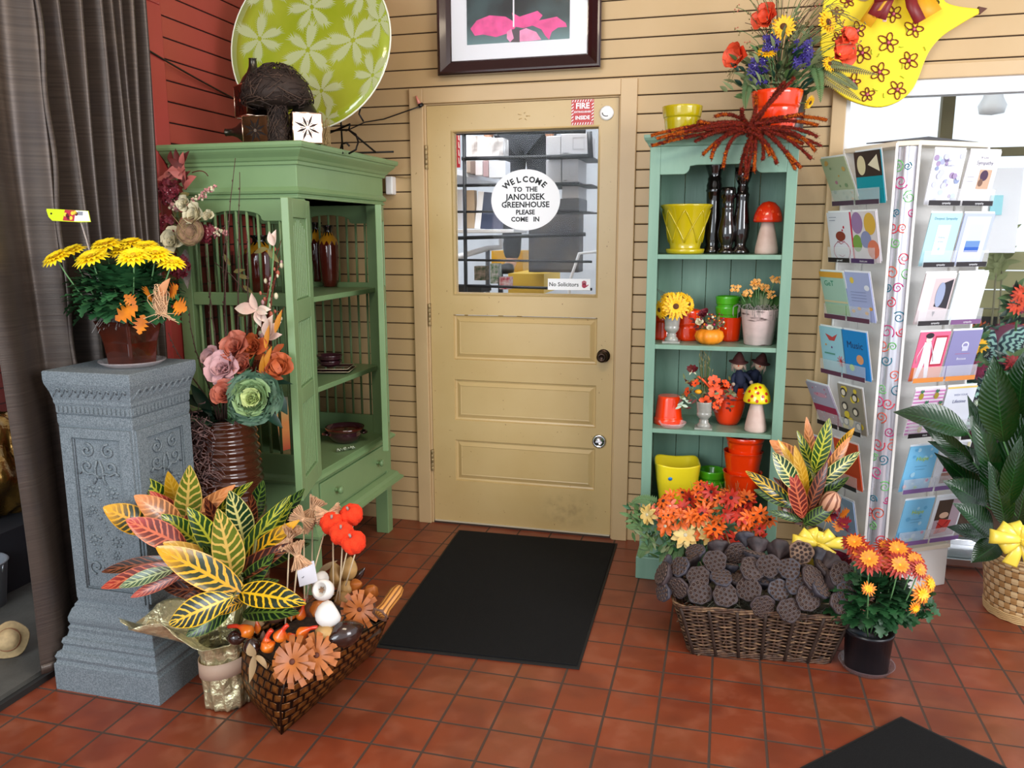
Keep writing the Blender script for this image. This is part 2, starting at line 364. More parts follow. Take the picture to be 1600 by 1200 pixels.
f.poly([(0, 0), (.004, -.003), (.014, .006), (.011, .009)], 0, hr, Mx @ Matrix.Translation((.079, -.008, .0007)))
f.build('no_solicitors_sign', label='small No Solicitors sticker with a red hand, low on the door glass', cat='sign')
f = MB(); Mx = face((-.646, Y0-.001, 1.974), (1, 0, 0), (0, 0, 1)); fr = mat('fire_red', '#c23a3c', .45); f.poly([(-.050, -.054), (.050, -.054), (.050, .054), (-.050, .054)], .001, fr, Mx)
for i in range(9):
    x = -.048+i*.0115
    for y in (-.0535, .0435): f.poly([(x, y), (x+.004, y), (x+.008, y+.010), (x+.004, y+.010)] if x < .041 else [(x, y), (x+.002, y), (x+.002, y+.010), (x+.001, y+.010)], 0, M_sign, Mx @ Matrix.Translation((0, 0, .0005)))
for i in range(6):
    y = -.040+i*.0135
    for x in (-.0495, .0405): f.poly([(x, y), (x+.009, y+.007), (x+.009, y+.012), (x, y+.005)], 0, M_sign, Mx @ Matrix.Translation((0, 0, .0005)))
f.text('FIRE', .034, Mx @ Matrix.Translation((0, .026, .0006)), M_sign, bold=.0012); f.text('EXTINGUISHER', .0112, Mx @ Matrix.Translation((0, .001, .0006)), M_sign, bold=.0003); f.text('INSIDE', .022, Mx @ Matrix.Translation((0, -.024, .0006)), M_sign, bold=.0008)
f.build('fire_extinguisher_sign', label='red and white fire extinguisher inside sticker at the top of the door', cat='sign')
# --- window wall to the right
t = MB(); t.box(.39, .445, -.018, .05, 0, 2.045, M_yel_trim); t.box(.39, 2.6, -.022, .05, 2.045, 2.10, M_yel_trim); t.build('trim_4', kind='structure', bevel=.003)
t = MB(); M_frame = mat('white_window_frame', '#eef0f3', .4)
t.box(.445, .463, .0, .06, .02, 2.045, M_frame); t.box(.445, 2.6, .0, .06, 1.985, 2.045, M_frame); t.box(2.54, 2.6, 0, .06, .02, 2.0, M_frame)
t.box(.463, 2.54, .0, .05, .02, .05, M_alu); W1 = t.build('window_1', kind='structure', bevel=.002)
t = MB(); t.box(.463, 2.54, .02, .026, .05, 1.985, M_glass); t.build('glass_pane', W1)
t = MB(); t.box(.445, 2.6, .06, .26, -.03, .025, M_alu); t.box(.445, 2.6, .26, .30, -.03, .05, M_alu); t.build('trim_5', kind='structure', bevel=.003)
# second room beyond the window: brown floor, far olive boards, posts, bright sky above
t = MB(); t.box(-3.2, 5, .16, 5, -.3, -.05, mat('brown_floor', '#4a3326', .6, noise=.2)); t.build('floor_beyond_window', kind='structure')
t = MB(); M_ol = mat('olive_boards', '#8d8a5e', .6, noise=.1, nscale=3)
for i, (a, b) in enumerate(((.98, 1.09), (1.10, 1.21), (1.22, 1.33))): t.box(.2, 4.4, 2.0-.01*i, 2.05, a, b, M_ol)
t.box(.2, 4.4, 1.96, 2.06, .93, .975, mat('olive_ledge', '#77734a', .6)); t.box(.2, 4.4, 1.98, 2.06, .0, .93, mat('dark_board', '#24221c', .8)); t.build('wall_beyond_window', kind='structure')
t = MB(); M_post = mat('olive_post', '#6b6544', .6); t.box(1.22, 1.29, 1.9, 1.96, .9, 2.6, M_post); t.box(.2, 4.4, 1.9, 1.95, 1.90, 1.95, M_post); t.build('trim_6', kind='structure')
# --- room beyond the door
t = MB(); t.box(-2.6, .1, 2.6, 2.66, -.05, 2.9, mat('outer_white_wall', '#dfe6ef', .7, noise=.05)); t.build('wall_storeroom', kind='structure')
# --- room beyond the curtain
t = MB(); t.box(-4.2, -2.12, -3.6, .1, -.06, .035, M_conc); t.box(-2.13, -2.10, -3.6, -.99, 0, .02, mat('dark_curb', '#23211f', .7)); t.build('floor_side_room', kind='structure')
t = MB(); t.box(-3.36, -3.3, -3.6, .1, .0, 1.12, M_brick); t.box(-3.36, -3.30, -3.6, .1, 1.12, 2.6, mat('warm_wall', '#b98a50', .6)); t.build('wall_side_room', kind='structure')
# ================================================================ LEFT SIDE
V = Vector
M_mat = mat('door_mat_pile', '#1c1c1d', .95, noise=.25, nscale=400, bump=.5, bscale=500, spec=.15)
M_rub = mat('mat_rubber', '#141415', .7)
def floor_mat(name, pts, label):
    c = sum((V(p+(0,)) for p in pts), V())/4
    r = thing(name, c, label, 'mat')
    m = MB(); q = [(p[0]-c.x, p[1]-c.y) for p in pts]; m.poly(q, .004, M_rub, Matrix.Translation((0, 0, .0055))); m.build('rubber_backing', r)
    m = MB(); q = [(x*.975, y*.975) for x, y in q]; m.poly(q, .004, M_mat, Matrix.Translation((0, 0, .0105))); m.build('pile_surface', r, bevel=.002)
floor_mat('door_mat', [(-1.145, -1.257), (-.419, -1.223), (-.440, -.071), (-1.222, -.087)], 'large black rectangular door mat lying in front of the yellow door')
floor_mat('floor_mat', [(.571, -1.249), (-.14, -1.99), (.42, -2.46), (1.20, -1.76)], 'dark grey mat set diagonally, its corner pointing up at the lower right')

# ---------------------------------------------------------------- armoire
M_gr = mat('green_paint', '#7a9869', .36, noise=.05, nscale=5, bump=.04, bscale=30)
M_grd = mat('green_paint_groove', '#3f5c3c', .6)
AX, AY = -1.825, -.54     # centre of the footprint
A = thing('armoire', (AX, AY, 0), 'tall green armoire with slatted sides, its doors open beside the red wall', 'cabinet')
X0, X1, YN, YF = -2.085-AX, -1.545-AX, -.93-AY, -.15-AY
m = MB()
for (x0, x1) in ((X0, X0+.06), (X1-.064, X1)):
    for (y0, y1) in ((YN, YN+.055), (YF-.055, YF)): m.box(x0, x1, y0, y1, .27, 1.575, M_gr)
m.box(X0+.001, X1-.001, YN+.001, YF-.001, .46, .503, M_gr); m.box(X0, X1, YN, YF, 1.575, 1.71, M_gr)
m.box(X0+.06, X1-.064, YN, YN+.022, .30, .46, M_gr); m.box(X0, X0+.02, YN, YF, .30, .56, M_gr)
m.box(X0+.06, X1-.064, YF-.022, YF, .30, .46, M_gr)
m.box(X1-.03, X1-.004, YN+.055, YF-.055, .455, .50, M_gr); m.box(X1-.03, X1-.006, YN+.055, YF-.055, .30, .318, M_gr); m.box(X0, X1-.03, YN, YF, .285, .30, M_gr)
m.build('carcass', A, bevel=.003)
# side and back panels: top rail with an arch, mid rail, bottom rail, rods
def arch_rail(mb, x0, x1, zt, zs, za, th, Mx):
    w_ = x1-x0; c = (x0+x1)/2; pts = [(x0, zt), (x0, zs)]
    a = w_*.27
    pts += [(c-a-.012, zs)]
    for i in range(13):
        u = pi*(1-i/12); pts.append((c+a*cos(u), zs+.006+(za-zs-.006)*sin(u)**.7))
    pts += [(c+a+.012, zs), (x1, zs), (x1, zt)]
    mb.poly(pts[::-1] if False else pts, th, M_gr, Mx)
def slat_side(y, name_r, flip=1):
    m = MB(); x0, x1 = X0+.06, X1-.064
    arch_rail(m, x0, x1, 1.575, 1.493, 1.532, .018, face((0, y, 0), (1, 0, 0), (0, 0, 1))); m.build('arched_rail', A, bevel=.002)
    m = MB(); m.box(x0, x1, y, y+.018, 1.172, 1.222, M_gr); m.build('middle_rail', A, bevel=.002)
    m = MB(); m.box(x0, x1, y, y+.018, .50, .585, M_gr); m.build('bottom_rail', A, bevel=.002)
    for i in range(9):
        x = x0+(x1-x0)*(i+.5)/9; r = MB(); r.tube([(x, y+.009, .575), (x, y+.009, 1.178)], .0058, M_gr, 8); r.tube([(x, y+.009, 1.215), (x, y+.009, 1.55)], .0058, M_gr, 8); r.build('slat_rod', A)
slat_side(YN+.004, 0); slat_side(YF-.03, 1)
m = MB(); y0, y1 = YN+.055, YF-.055; Mx = face((X0+.014, 0, 0), (0, -1, 0), (0, 0, 1))
arch_rail(m, -y1, -y0, 1.575, 1.493, 1.532, .014, Mx); m.build('arched_rail', A)
m = MB(); m.box(X0, X0+.014, y0, y1, .5, .585, M_gr); m.build('bottom_rail', A)
for i in range(13):
    y = y0+(y1-y0)*(i+.5)/13; r = MB(); r.tube([(X0+.008, y, .575), (X0+.008, y, 1.55)], .0055, M_gr, 8); r.build('slat_rod', A)
for z in (.835, 1.20):
    m = MB(); m.box(X0+.015, X1-.03, YN+.03, YF-.03, z-.022, z, M_gr); m.build('shelf', A, bevel=.003)
# crown and mouldings
def frame_mould(mb, prof, m):
    """prof = (overhang, z) list swept around the footprint"""
    rs = [[(X0-o*.2, YN-o, z), (X1+o, YN-o, z), (X1+o, YF+o, z), (X0-o*.2, YF+o, z)] for o, z in prof]
    for p, q in zip(rs, rs[1:]): mb.add(p+q, [(i, (i+1) % 4, 4+(i+1) % 4, 4+i) for i in range(4)], m)
    mb.add(rs[-1], [(0, 1, 2, 3)], m); mb.add(rs[0], [(3, 2, 1, 0)], m)
m = MB(); frame_mould(m, [(.0, 1.695), (.008, 1.697), (.010, 1.708), (.016, 1.712), (.022, 1.722), (.038, 1.738), (.044, 1.745), (.046, 1.752), (.053, 1.754), (.056, 1.762), (.056, 1.772), (.052, 1.775)], M_gr); m.build('crown', A, bevel=.001)
m = MB(); frame_mould(m, [(.0, 1.590), (.009, 1.594), (.012, 1.602), (.006, 1.611), (0, 1.618)], M_gr); frame_mould(m, [(0, 1.575), (.004, 1.577), (.004, 1.583), (0, 1.585)], M_gr); m.build('frieze_moulding', A)
m = MB(); frame_mould(m, [(.0, .468), (.014, .472), (.02, .482), (.012, .492), (0, .5)], M_gr); m.build('waist_moulding', A)
m = MB(); frame_mould(m, [(.0, .248), (.028, .250), (.045, .262), (.045, .272), (.03, .282), (.022, .298), (.008, .306), (0, .31)], M_gr); m.build('base_moulding', A)
for x in (X0, X1-.064):
    for y in (YN, YF-.055): m = MB(); m.box(x, x+.064, y, y+.055, 0, .255, M_gr); m.build('leg', A, bevel=.003)
m = MB(); m.box(X1-.02, X1+.004, YN+.06, YF-.06, .322, .455, M_gr); DR = m.build('drawer', A, bevel=.003)
for y in (YN+.19, YF-.17):
    k = MB(); k.lathe([(.010, 0), (.008, .004), (.007, .010), (.013, .016), (.017, .022), (.015, .029), (.006, .032), (.0001, .032)], M_gr, (X1+.004, y, .392), 16, RotTo((1, 0, 0))); k.build('knob', DR)
def leaf(hx, hy, ang, nm):
    """door leaf hinged at (hx, hy), running along ang, face to its right"""
    L, zb, zt, th = .335, .507, 1.565, .026
    d_ = V((cos(ang), sin(ang), 0)); n_ = V((d_.y, -d_.x, 0)) * nm     # visible face normal
    R = Matrix((d_, V((0, 0, 1)), d_.cross(V((0, 0, 1))))).transposed().to_4x4(); 
    Mx = Matrix.Translation((hx, hy, 0)) @ Matrix((d_, V((0, 0, 1)), d_.cross(V((0, 0, 1))))).transposed().to_4x4()
    m = MB(); m.M = Mx     # local: x along leaf, y up, z normal
    for b in ((0, .062, zb, zt), (L-.062, L, zb, zt), (.062, L-.062, zb, zb+.07), (.062, L-.062, 1.14, 1.215), (.062, L-.062, 1.50, zt)): m.box(b[0], b[1], b[2], b[3], -th/2, th/2, M_gr)
    m.M = Mx
    m.box(.07, L-.062, .845, .905, -th/2, th/2, M_gr)
    for (a, b) in ((zb+.07, .845), (.905, 1.14), (1.215, 1.50)):
        m.box(.062, L-.062, a, b, -.004, .004, M_gr)
        for i in range(8):
            x = .072+i*(L-.144)/7; m.box(x-.008, x+.008, a+.004, b-(.035*abs(i-3.5)/3.5 if b == 1.5 else .004), -.0075, .0075, M_gr)
    D_ = m.build('cabinet_door', A, bevel=.0025)
    return D_, Mx
D1, Mx1 = leaf(X1+.016, YN+.03, atan2(-.32, .095), 1)
k = MB(); k.M = Mx1
for y in (1.38, 1.325): k.tube([(.20, y, .012), (.205, y, .022)], .004, M_grd, 6)
k.build('catch', D1)
D2, Mx2 = leaf(X1+.010, YF-.055, atan2(-.31, .125), 1)
for D_, Mx in ((D1, Mx1), (D2, Mx2)):
    for z in (.62, 1.45): h = MB(); h.M = Mx; h.tube([(-.002, z-.03, 0), (-.002, z+.03, 0)], .005, mat('brass_dull', '#8a7440', .4, .8), 8); h.build('hinge', D_)

# things inside the armoire
M_choc = mat('chocolate_glaze', '#4a1c14', .1, coat=.8); M_dk = mat('dark_glaze', '#14100f', .08, coat=.8)
def drip_vase(name, loc, h, r, label):
    root = thing(name, loc, label, 'vase', 'brown vases with yellow drip glaze')
    n = NT(name+'_glaze', .08); o = n.xyz(n.tc.outputs['Object']); z = n.M('DIVIDE', o[2], h)
    ang = n.M('ARCTAN2', o[1], o[0]); e = n.M('MULTIPLY', n.M('SINE', n.M('MULTIPLY', ang, 11)), .03)
    e2 = n.M('ADD', e, n.M('MULTIPLY', n.noise(30), .05)); zz = n.M('ADD', z, e2)
    c = n.mix(n.step(zz, .735, .745), lin('#571d16'), lin('#c88a22')); c = n.mix(n.step(zz, .87, .89), c, lin('#141010')); n.col(c); n.b.inputs['Coat Weight'].default_value = .6
    m = MB(); pr = [(.6, 0), (.72, .01), (.86, .12), (1, .45), (1, .66), (.88, .77), (.55, .84), (.42, .88), (.42, .94), (.62, .99), (.6, 1), (.5, .99), (.34, .93), (.34, .85)]
    m.lathe([(a*r, b*h) for a, b in pr], n.m, n=32); m.build('body', root)
p = at(516, 448, 'z', 1.2); 
drip_vase('drip_vase', at(516, 448, 'z', 1.201)*1, .285, .047, 'right one of two tall brown vases with yellow drip glaze in the armoire')
q = at(497, 446, 'z', 1.201); drip_vase('drip_vase', q, .30, .052, 'left of two tall brown yellow-drip vases, half behind the armoire door')
drip_vase('drip_vase', (-1.86, -.70, 1.201), .24, .065, 'brown and yellow glazed jar seen through the slats of the armoire side')
def bowl(mb, r, h, m, c=(0, 0, 0), ribs=0):
    pr = [(r*.45, 0), (r*.5, .004), (r*.8, h*.25), (r*.97, h*.62), (r*.94, h*.72), (r, h*.8), (r*1.06, h), (r*1.0, h), (r*.88, h*.7), (r*.7, h*.25), (.0001, h*.15)]
    mb.lathe(pr, m, c, 32)
M_plum = mat('plum_glaze', '#3a1c24', .12, coat=.7)
for i, (s_, z_) in enumerate(((.165, .8365), (.15, .8475))):
    m = MB(); M_ = Matrix.Translation((0, 0, 0)); hs = s_/2
    m.add([(-hs*.8, -hs*.8, 0), (hs*.8, -hs*.8, 0), (hs*.8, hs*.8, 0), (-hs*.8, hs*.8, 0), (-hs, -hs, .010), (hs, -hs, .010), (hs, hs, .010), (-hs, hs, .010), (-hs*.8, -hs*.8, .004), (hs*.8, -hs*.8, .004), (hs*.8, hs*.8, .004), (-hs*.8, hs*.8, .004)],
          [(3, 2, 1, 0), (0, 1, 5, 4), (1, 2, 6, 5), (2, 3, 7, 6), (3, 0, 4, 7), (4, 5, 9, 8), (5, 6, 10, 9), (6, 7, 11, 10), (7, 4, 8, 11), (8, 9, 10, 11)], M_plum)
    rim = mat('cream_rim', '#d8c8a8', .4); c4 = [(-hs, -hs, .010), (hs, -hs, .010), (hs, hs, .010), (-hs, hs, .010), (-hs, -hs, .010)]
    m.tube(c4, .0013, rim, 5)
    o = m.build('square_plate', label=('lower' if i == 0 else 'upper')+' dark red square plate with pale rim inside the armoire', cat='plate', group='square plates in the armoire'); o.location = (-1.69, -.42, z_); o.rotation_euler = (0, 0, .25)
m = MB(); bowl(m, .052, .028, M_plum); bowl(m, .056, .03, M_plum, (0, 0, .022)); o = m.build('glazed_bowl', label='brown glazed bowls nested on the square plates in the armoire', cat='bowl'); o.location = (-1.70, -.44, .862)
r = thing('casserole_dish', (-1.66, -.40, .5035), 'round dark brown casserole dish with two handles at the bottom of the armoire', 'dish')
m = MB(); bowl(m, .082, .075, M_plum); m.lathe([(.079, .058), (.084, .06), (.09, .075), (.083, .075), (.074, .05), (.06, .02), (.0001, .012)], M_choc, n=32); m.build('bowl', r)
for s_ in (-1, 1):
    m = MB(); m.tube([V((s_*(.078+.02*sin(a)), .025*cos(a), .045)) for a in [pi*i/8 for i in range(9)]], .006, M_plum, 8); m.build('handle', r)
r.rotation_euler = (0, 0, .5)
def sunset():
    n = NT('sunset_print', .5); o = n.xyz(n.tc.outputs['UV']); y = n.M('ADD', o[1], n.M('MULTIPLY', n.noise(4), .12))
    c = n.mix(n.step(y, .05, .35), lin('#b4472c'), lin('#e08a48')); c = n.mix(n.step(y, .45, .6), c, lin('#d9a463')); n.col(n.mix(n.step(y, .66, .74), c, lin('#8f8a70'))); return n.m
m = MB(); m.poly([(0, 0), (.22, 0), (.22, .30), (0, .30)], .004, mat('board_edge', '#cdbb95', .6), face((0, 0, 0), (.35, .94, 0), (-.12, .05, 1)))
m.add([face((0, 0, 0), (.35, .94, 0), (-.12, .05, 1)) @ V((x*.22, y*.30, .0006)) for x, y in ((0, 0), (1, 0), (1, 1), (0, 1))], [(0, 1, 2, 3)], sunset(), uvs=[(0, 0), (1, 0), (1, 1), (0, 1)])
o = m.build('sunset_picture', label='orange and tan sunset picture leaning inside the armoire behind the casserole', cat='picture'); o.location = (-1.86, -.62, .5045)
m = MB(); M_orn = mat('tarnished_metal', '#9aa58c', .35, .7)
for i in range(9): m.tube([(i*.009-.04, .004*sin(i*2), .006), (i*.009-.034, .012*cos(i*1.7), .014), (i*.009-.028, -.004, .004)], .0035, M_orn, 6)
m.tube([(-.045, 0, .004), (.048, 0, .004)], .0035, M_orn, 6); o = m.build('metal_ornament', label='small scrolled silvery ornament lying on the armoire floor', cat='ornament'); o.location = at(540, 704, 'z', .505); o.rotation_euler = (0, 0, .9)
# teal cup behind the slats
m = MB(); m.lathe([(.03, 0), (.04, .01), (.045, .07), (.04, .07), (.0001, .02)], mat('teal_glaze', '#2e6e72', .2), n=24); o = m.build('teal_cup', label='teal cup seen dimly through the slats on the top armoire shelf', cat='cup'); o.location = (-1.80, -.66+.1, 1.201)

# ---------------------------------------------------------------- on top of the armoire
# etched platter on a scroll stand
def platter_mat():
    n = NT('etched_lime_shell', .12); u = n.xyz(n.tc.outputs['UV']); n.col(n.mix(n.step(n.noise(3), .35, .65), lin('#8a9c1c'), lin('#a0ac34'))); n.b.inputs['Coat Weight'].default_value = 1; n.b.inputs['Coat Roughness'].default_value = .03; return n.m
M_pl = platter_mat(); M_fe = mat('frosted_feather', '#cdd8a4', .2, coat=.9, alpha=.62); M_rim = mat('platter_rim', '#e8ecd8', .3)
pc = at(485, 70, 'y', -.57); pr_ = .345
P = thing('etched_platter', (pc.x, pc.y, 1.80), 'large round lime green platter etched with white feathery flowers, on top of the armoire', 'platter')
cz = pc.z-1.80; up = V((0, .16, 1)).normalized(); rt = V((1, .04, 0)); Mp = face((0, 0, cz), rt, up)
m = MB(); m.M = Mp; R0 = pr_
m.lathe([(.0001, -.03), (R0*.5, -.024), (R0*.85, -.008), (R0, .006), (R0, .012), (R0*.84, -.001), (R0*.5, -.017), (.0001, -.022)][::-1], M_pl, n=64)
m.build('plate', P)
m = MB(); m.M = Mp; m.tube([(R0*cos(a), R0*sin(a), .010) for a in [2*pi*i/64 for i in range(65)]], .0035, M_rim, 6, False); m.build('rim', P)
def zsurf(r): 
    t = r/R0; return -.022+.034*t*t*(.6+.4*t)+.0022
def feather_flower(cx, cy, rad, a0, n=6):
    m = MB(); m.M = Mp
    def P3(x, y): 
        rr = sqrt(x*x+y*y)
        if rr > R0*.985: x, y, rr = x*R0*.985/rr, y*R0*.985/rr, R0*.985
        return V((x, y, zsurf(rr)))
    for k in range(n):
        a = a0+2*pi*k/n+rnd(-.12, .12); L = rad*rnd(.85, 1.1); d = V((cos(a), sin(a))); s_ = V((-sin(a), cos(a)))
        bend = rnd(-.5, .5)
        def sp(t): return V((cx, cy))+d*(L*t)+s_*(L*.35*bend*t*t)
        pts = []
        N = 9
        for i in range(N):
            t = .12+.6*i/N; wv = L*.15*sin(pi*min(1, t*1.05))
            c0 = sp(t); 
            for sd in (-1, 1):
                e = c0+s_*(sd*wv)+d*(wv*.6); b0 = sp(t-.05); b1 = sp(t+.05)
                m.add([P3(*b0), P3(*b1), P3(*(e+d*.004)), P3(*(e-d*.006))], [(0, 1, 2, 3)], M_fe)
                for q in range(3):
                    f0 = c0+(e-c0)*.75+d*(.004*(q-1)); f1 = c0+(e-c0)*(1.5+.25*rnd(0, 1))+d*(.012*(q-1)+wv*.35); w2 = s_*.0011
                    m.add([P3(*(f0-w2)), P3(*(f0+w2+d*.003)), P3(*f1)], [(0, 1, 2)], M_fe)
        for q in range(4):
            f0 = sp(.68); f1 = sp(1)+s_*(.012*(q-1.5)); m.add([P3(*(f0-s_*.005)), P3(*(f0+s_*.005)), P3(*f1)], [(0, 1, 2)], M_fe)
    m.build('etched_flower', P)
for (u, v, rr, a0) in ((478, 75, .125, .3), (548, 60, .125, .9), (505, 143, .105, .2), (405, 60, .115, .5), (585, 120, .10, 1), (480, 5, .11, .1), (560, -20, .1, .3), (410, -20, .1, .7), (590, 30, .09, .3), (520, 190, .06, .4)):
    p = at(u, v, 'y', -.57); feather_flower(p.x-pc.x, p.z-pc.z, rr, a0)
M_iron = mat('black_iron', '#17130f', .45, .5)
E_ = thing('scroll_stand', (pc.x+.1, -.62, 1.776), 'black wrought iron scroll stand holding the green platter', 'stand')
o0 = E_.location
m = MB()
def L_(u, v, y): return at(u, v, 'y', y)-o0
m.tube([L_(*q) for q in ((516, 205, -.60), (530, 203, -.61), (545, 203, -.62), (556, 210, -.64), (560, 222, -.65), (556, 234, -.66), (545, 240, -.66))], .004, M_iron, 8)
m.tube([L_(*q) for q in ((546, 228, -.67), (541, 223, -.67), (534, 225, -.67), (532, 233, -.66), (536, 240, -.66))], .004, M_iron, 8)
m.tube([L_(545, 203, -.62), L_(547, 194, -.62), L_(500, 214, -.58), L_(440, 214, -.58)], .004, M_iron, 8)
m.build('front_scroll', E_)
m = MB(); m.tube([L_(440, 214, -.58), V((-.16, .16, .004))], .004, M_iron, 8); m.tube([L_(545, 203, -.62), V((.12, .16, .004))], .004, M_iron, 8); m.tube([V((-.02, .14, .003)), V((-.02, .12, .35))], .004, M_iron, 8)
m.tube([V((-.2, .16, .004)), V((.2, .16, .004))], .004, M_iron, 8); m.build('back_brace', E_)
# star-punched lanterns
M_cop = mat('antique_copper', '#5c3a24', .26, 1, noise=.4, nscale=20); M_bri = mat('bright_copper', '#e8cbb4', .18, 1); M_dktin = mat('dark_tin', '#4a453c', .3, .9)
M_dkc = mat('dark_punched_tin', '#1d100a', .4, .6); M_rb = mat('red_brown_tin', '#5a1f16', .4, .4)
def lantern(loc, R, label, s=.105, side=None):
    root = thing('tin_lantern', loc, label, 'lantern', 'star punched tin lanterns'); m = MB(); h = s/2
    Rm = R.to_4x4(); m.M = Rm; m.box(-h, h, -h, h, 0, s, side or M_cop); m.build('box', root, bevel=.002)
    m = MB(); m.M = Rm
    pb = M_bri if side is None else M_cop
    for k in range(4):
        F = Matrix.Rotation(k*pi/2, 4, 'Z') @ face((0, -h-.0012, h), (1, 0, 0), (0, 0, 1))
        m.poly([(-h*.96, -h*.96), (h*.96, -h*.96), (h*.96, h*.96), (-h*.96, h*.96)], 0, pb, F @ Matrix.Translation((0, 0, -.0006)))
        for j in range(8):
            a = j*pi/4+pi/8; L = h*.86*(1.25 if j % 2 else 1.0)
            c, s_ = cos(a), sin(a); lim = h*.92; L = min(L, lim/max(abs(c), abs(s_)))
            pts = [(0, 0), (L*.5*c-s_*h*.09, L*.5*s_+c*h*.09), (L*c, L*s_), (L*.5*c+s_*h*.09, L*.5*s_-c*h*.09)]
            m.poly(pts, 0, M_dkc, F)
            a += pi/8; m.poly([(.006*cos(a), .006*sin(a)), (h*.5*cos(a)-sin(a)*.002, h*.5*sin(a)+cos(a)*.002), (h*.5*cos(a)+sin(a)*.002, h*.5*sin(a)-cos(a)*.002)], 0, M_dktin, F)
        m.poly(circ(.006, 12), 0, M_bri, F @ Matrix.Translation((0, 0, .0006)))
    m.build('star_panel', root)
    m = MB(); m.M = Rm
    c8 = [(-h, -h), (h, -h), (h, h), (-h, h), (-h, -h)]
    for z in (0, s): m.tube([(x, y, z) for x, y in c8], .0025, M_bri, 6)
    for x, y in c8[:4]: m.tube([(x, y, 0), (x, y, s)], .0022, M_bri, 6)
    m.build('rim', root)
    m = MB(); m.M = Rm; m.lathe([(h*.98, s), (h*.92, s+.006), (h*.7, s+.03), (h*.42, s+.05), (h*.28, s+.07), (h*.24, s+.098), (h*.28, s+.10), (h*.2, s+.10), (h*.2, s+.07)], M_dktin, n=28); m.build('funnel_top', root)
    return root
I3 = Matrix.Identity(3)
lantern(at(478, 226, 'y', -.86)+V((0, 0, .002)), Matrix.Rotation(radians(38), 3, 'Z'), 'copper star-patterned lantern standing upright at the right end of the armoire top')
zt_ = 1.776+.0545
lantern(V((at(424, 200, 'y', -.86).x-.003, -.83, zt_)), RotTo((-1, -.05, 0), (0, -.05, 1)), 'copper star-patterned lantern lying on its side with its funnel pointing left', side=M_dktin)
lantern(V((at(395, 177, 'y', -.82).x, -.80, 1.887)), Matrix.Rotation(radians(-35), 3, 'Z'), 'red-brown star-patterned lantern stacked on the lantern lying on its side', .115, side=M_rb)
# grapevine mushroom
M_vine = mat('dark_grapevine', '#2e2019', .75); M_vine2 = mat('dark_grapevine_light', '#4e3a2e', .75)
root = thing('grapevine_mushroom', (at(438, 226, 'y', -.90).x, -.905, 1.777), 'dark brown grapevine mushroom on the front edge of the armoire top', 'ornament')
m = MB(); m.lathe([(.035, 0), (.032, .04), (.026, .10), (.028, .15)], M_vine, n=12)
for i in range(260):
    a = rnd(0, 6.28); z0 = rnd(.0, .14); da = rnd(-1.5, 1.5); z1 = min(.155, max(0.004, z0+rnd(-.08, .08)))
    f_ = lambda t, z: (.040-.010*sin(pi*min(1, z/.15)))*rnd(.95, 1.12)
    m.tube([((f_(0, z0))*cos(a+da*t), f_(0, z0)*sin(a+da*t), z0+(z1-z0)*t) for t in (0, .33, .66, 1)], rnd(.0009, .0018), random.choice((M_vine, M_vine, M_vine2)), 4, False)
m.build('stem', root)
m = MB(); zc = .130; m.lathe([(.03, zc), (.105, zc+.005), (.122, zc+.035), (.108, zc+.08), (.065, zc+.12), (.0001, zc+.132)], M_vine, n=20)
def cap_p(a, t): 
    return V(((.122*sin(t))*cos(a), (.122*sin(t))*sin(a), zc+.015+.126*cos(t) if t < 1.5 else zc+.02+.05*cos(t)))
for i in range(520):
    a = rnd(0, 6.28); t = rnd(.1, 2.0); da = rnd(-.7, .7); dt = rnd(-.5, .5); k = rnd(.97, 1.08)
    m.tube([cap_p(a+da*q, max(.05, t+dt*q))*k - V((0, 0, zc*(k-1))) for q in (0, .33, .66, 1)], rnd(.0009, .0019), random.choice((M_vine, M_vine, M_vine2)), 4, False)
for i in range(70): 
    a = rnd(0, 6.28); t = rnd(.1, 1.6); m.tube([cap_p(a, t), jit(cap_p(a+.15, t), .006)+V((cos(a), sin(a), .3))*.007, jit(cap_p(a+.35, t), .01)+V((cos(a), sin(a), .5))*.014], .0009, M_vine, 4, False)
m.build('cap', root)
m = MB(); m.sphere((0, 0, .0), .012, M_white, sz=1.45, n=14); o = m.build('white_egg', label='small white egg shape tucked beside the grapevine mushroom', cat='egg'); o.location = at(466, 173, 'y', -.86)
# dry twigs bundle behind right lantern
m = MB(); M_str = mat('dry_straw', '#a08a5e', .8)
for i in range(60):
    b = V((rnd(-.02, .02), rnd(-.03, .03), .0)); t_ = V((rnd(-.03, .03), rnd(-.02, .02), rnd(.05, .1))); m.tube([b, (b+t_)/2+jit((0, 0, 0), .006), t_], .001, M_str, 4, False)
o = m.build('straw_bundle', label='pale dry straw bunch behind the right end lantern on the armoire', cat='straw', kind='stuff'); o.location = (at(505, 226, 'y', -.80).x, -.79, 1.778)

# ---------------------------------------------------------------- pedestal
def stone_mat():
    n = NT('speckled_stone', .75); a = n.noise(260, det=2); c = n.mix(n.step(a, .35, .7), lin('#5a656b'), lin('#838d93'))
    c = n.mix(n.M('MULTIPLY', n.step(n.noise(600, det=1), .62, .7), .5), c, lin('#aab2b6')); n.col(c); n.bump(n.noise(300), .35, .002); return n.m
M_st = stone_mat()
PX, PY = -1.84, -1.5625
root = thing('stone_pedestal', (PX, PY, 0), 'tall grey stone-look pedestal with carved panels under the yellow chrysanthemum', 'pedestal')
def sqsweep(mb, prof, m):
    rs = [[(-r, -r, z), (r, -r, z), (r, r, z), (-r, r, z)] for r, z in prof]
    for p, q in zip(rs, rs[1:]): mb.add(p+q, [(i, (i+1) % 4, 4+(i+1) % 4, 4+i) for i in range(4)], m)
    mb.add(rs[-1], [(0, 1, 2, 3)], m); mb.add(rs[0], [(3, 2, 1, 0)], m)
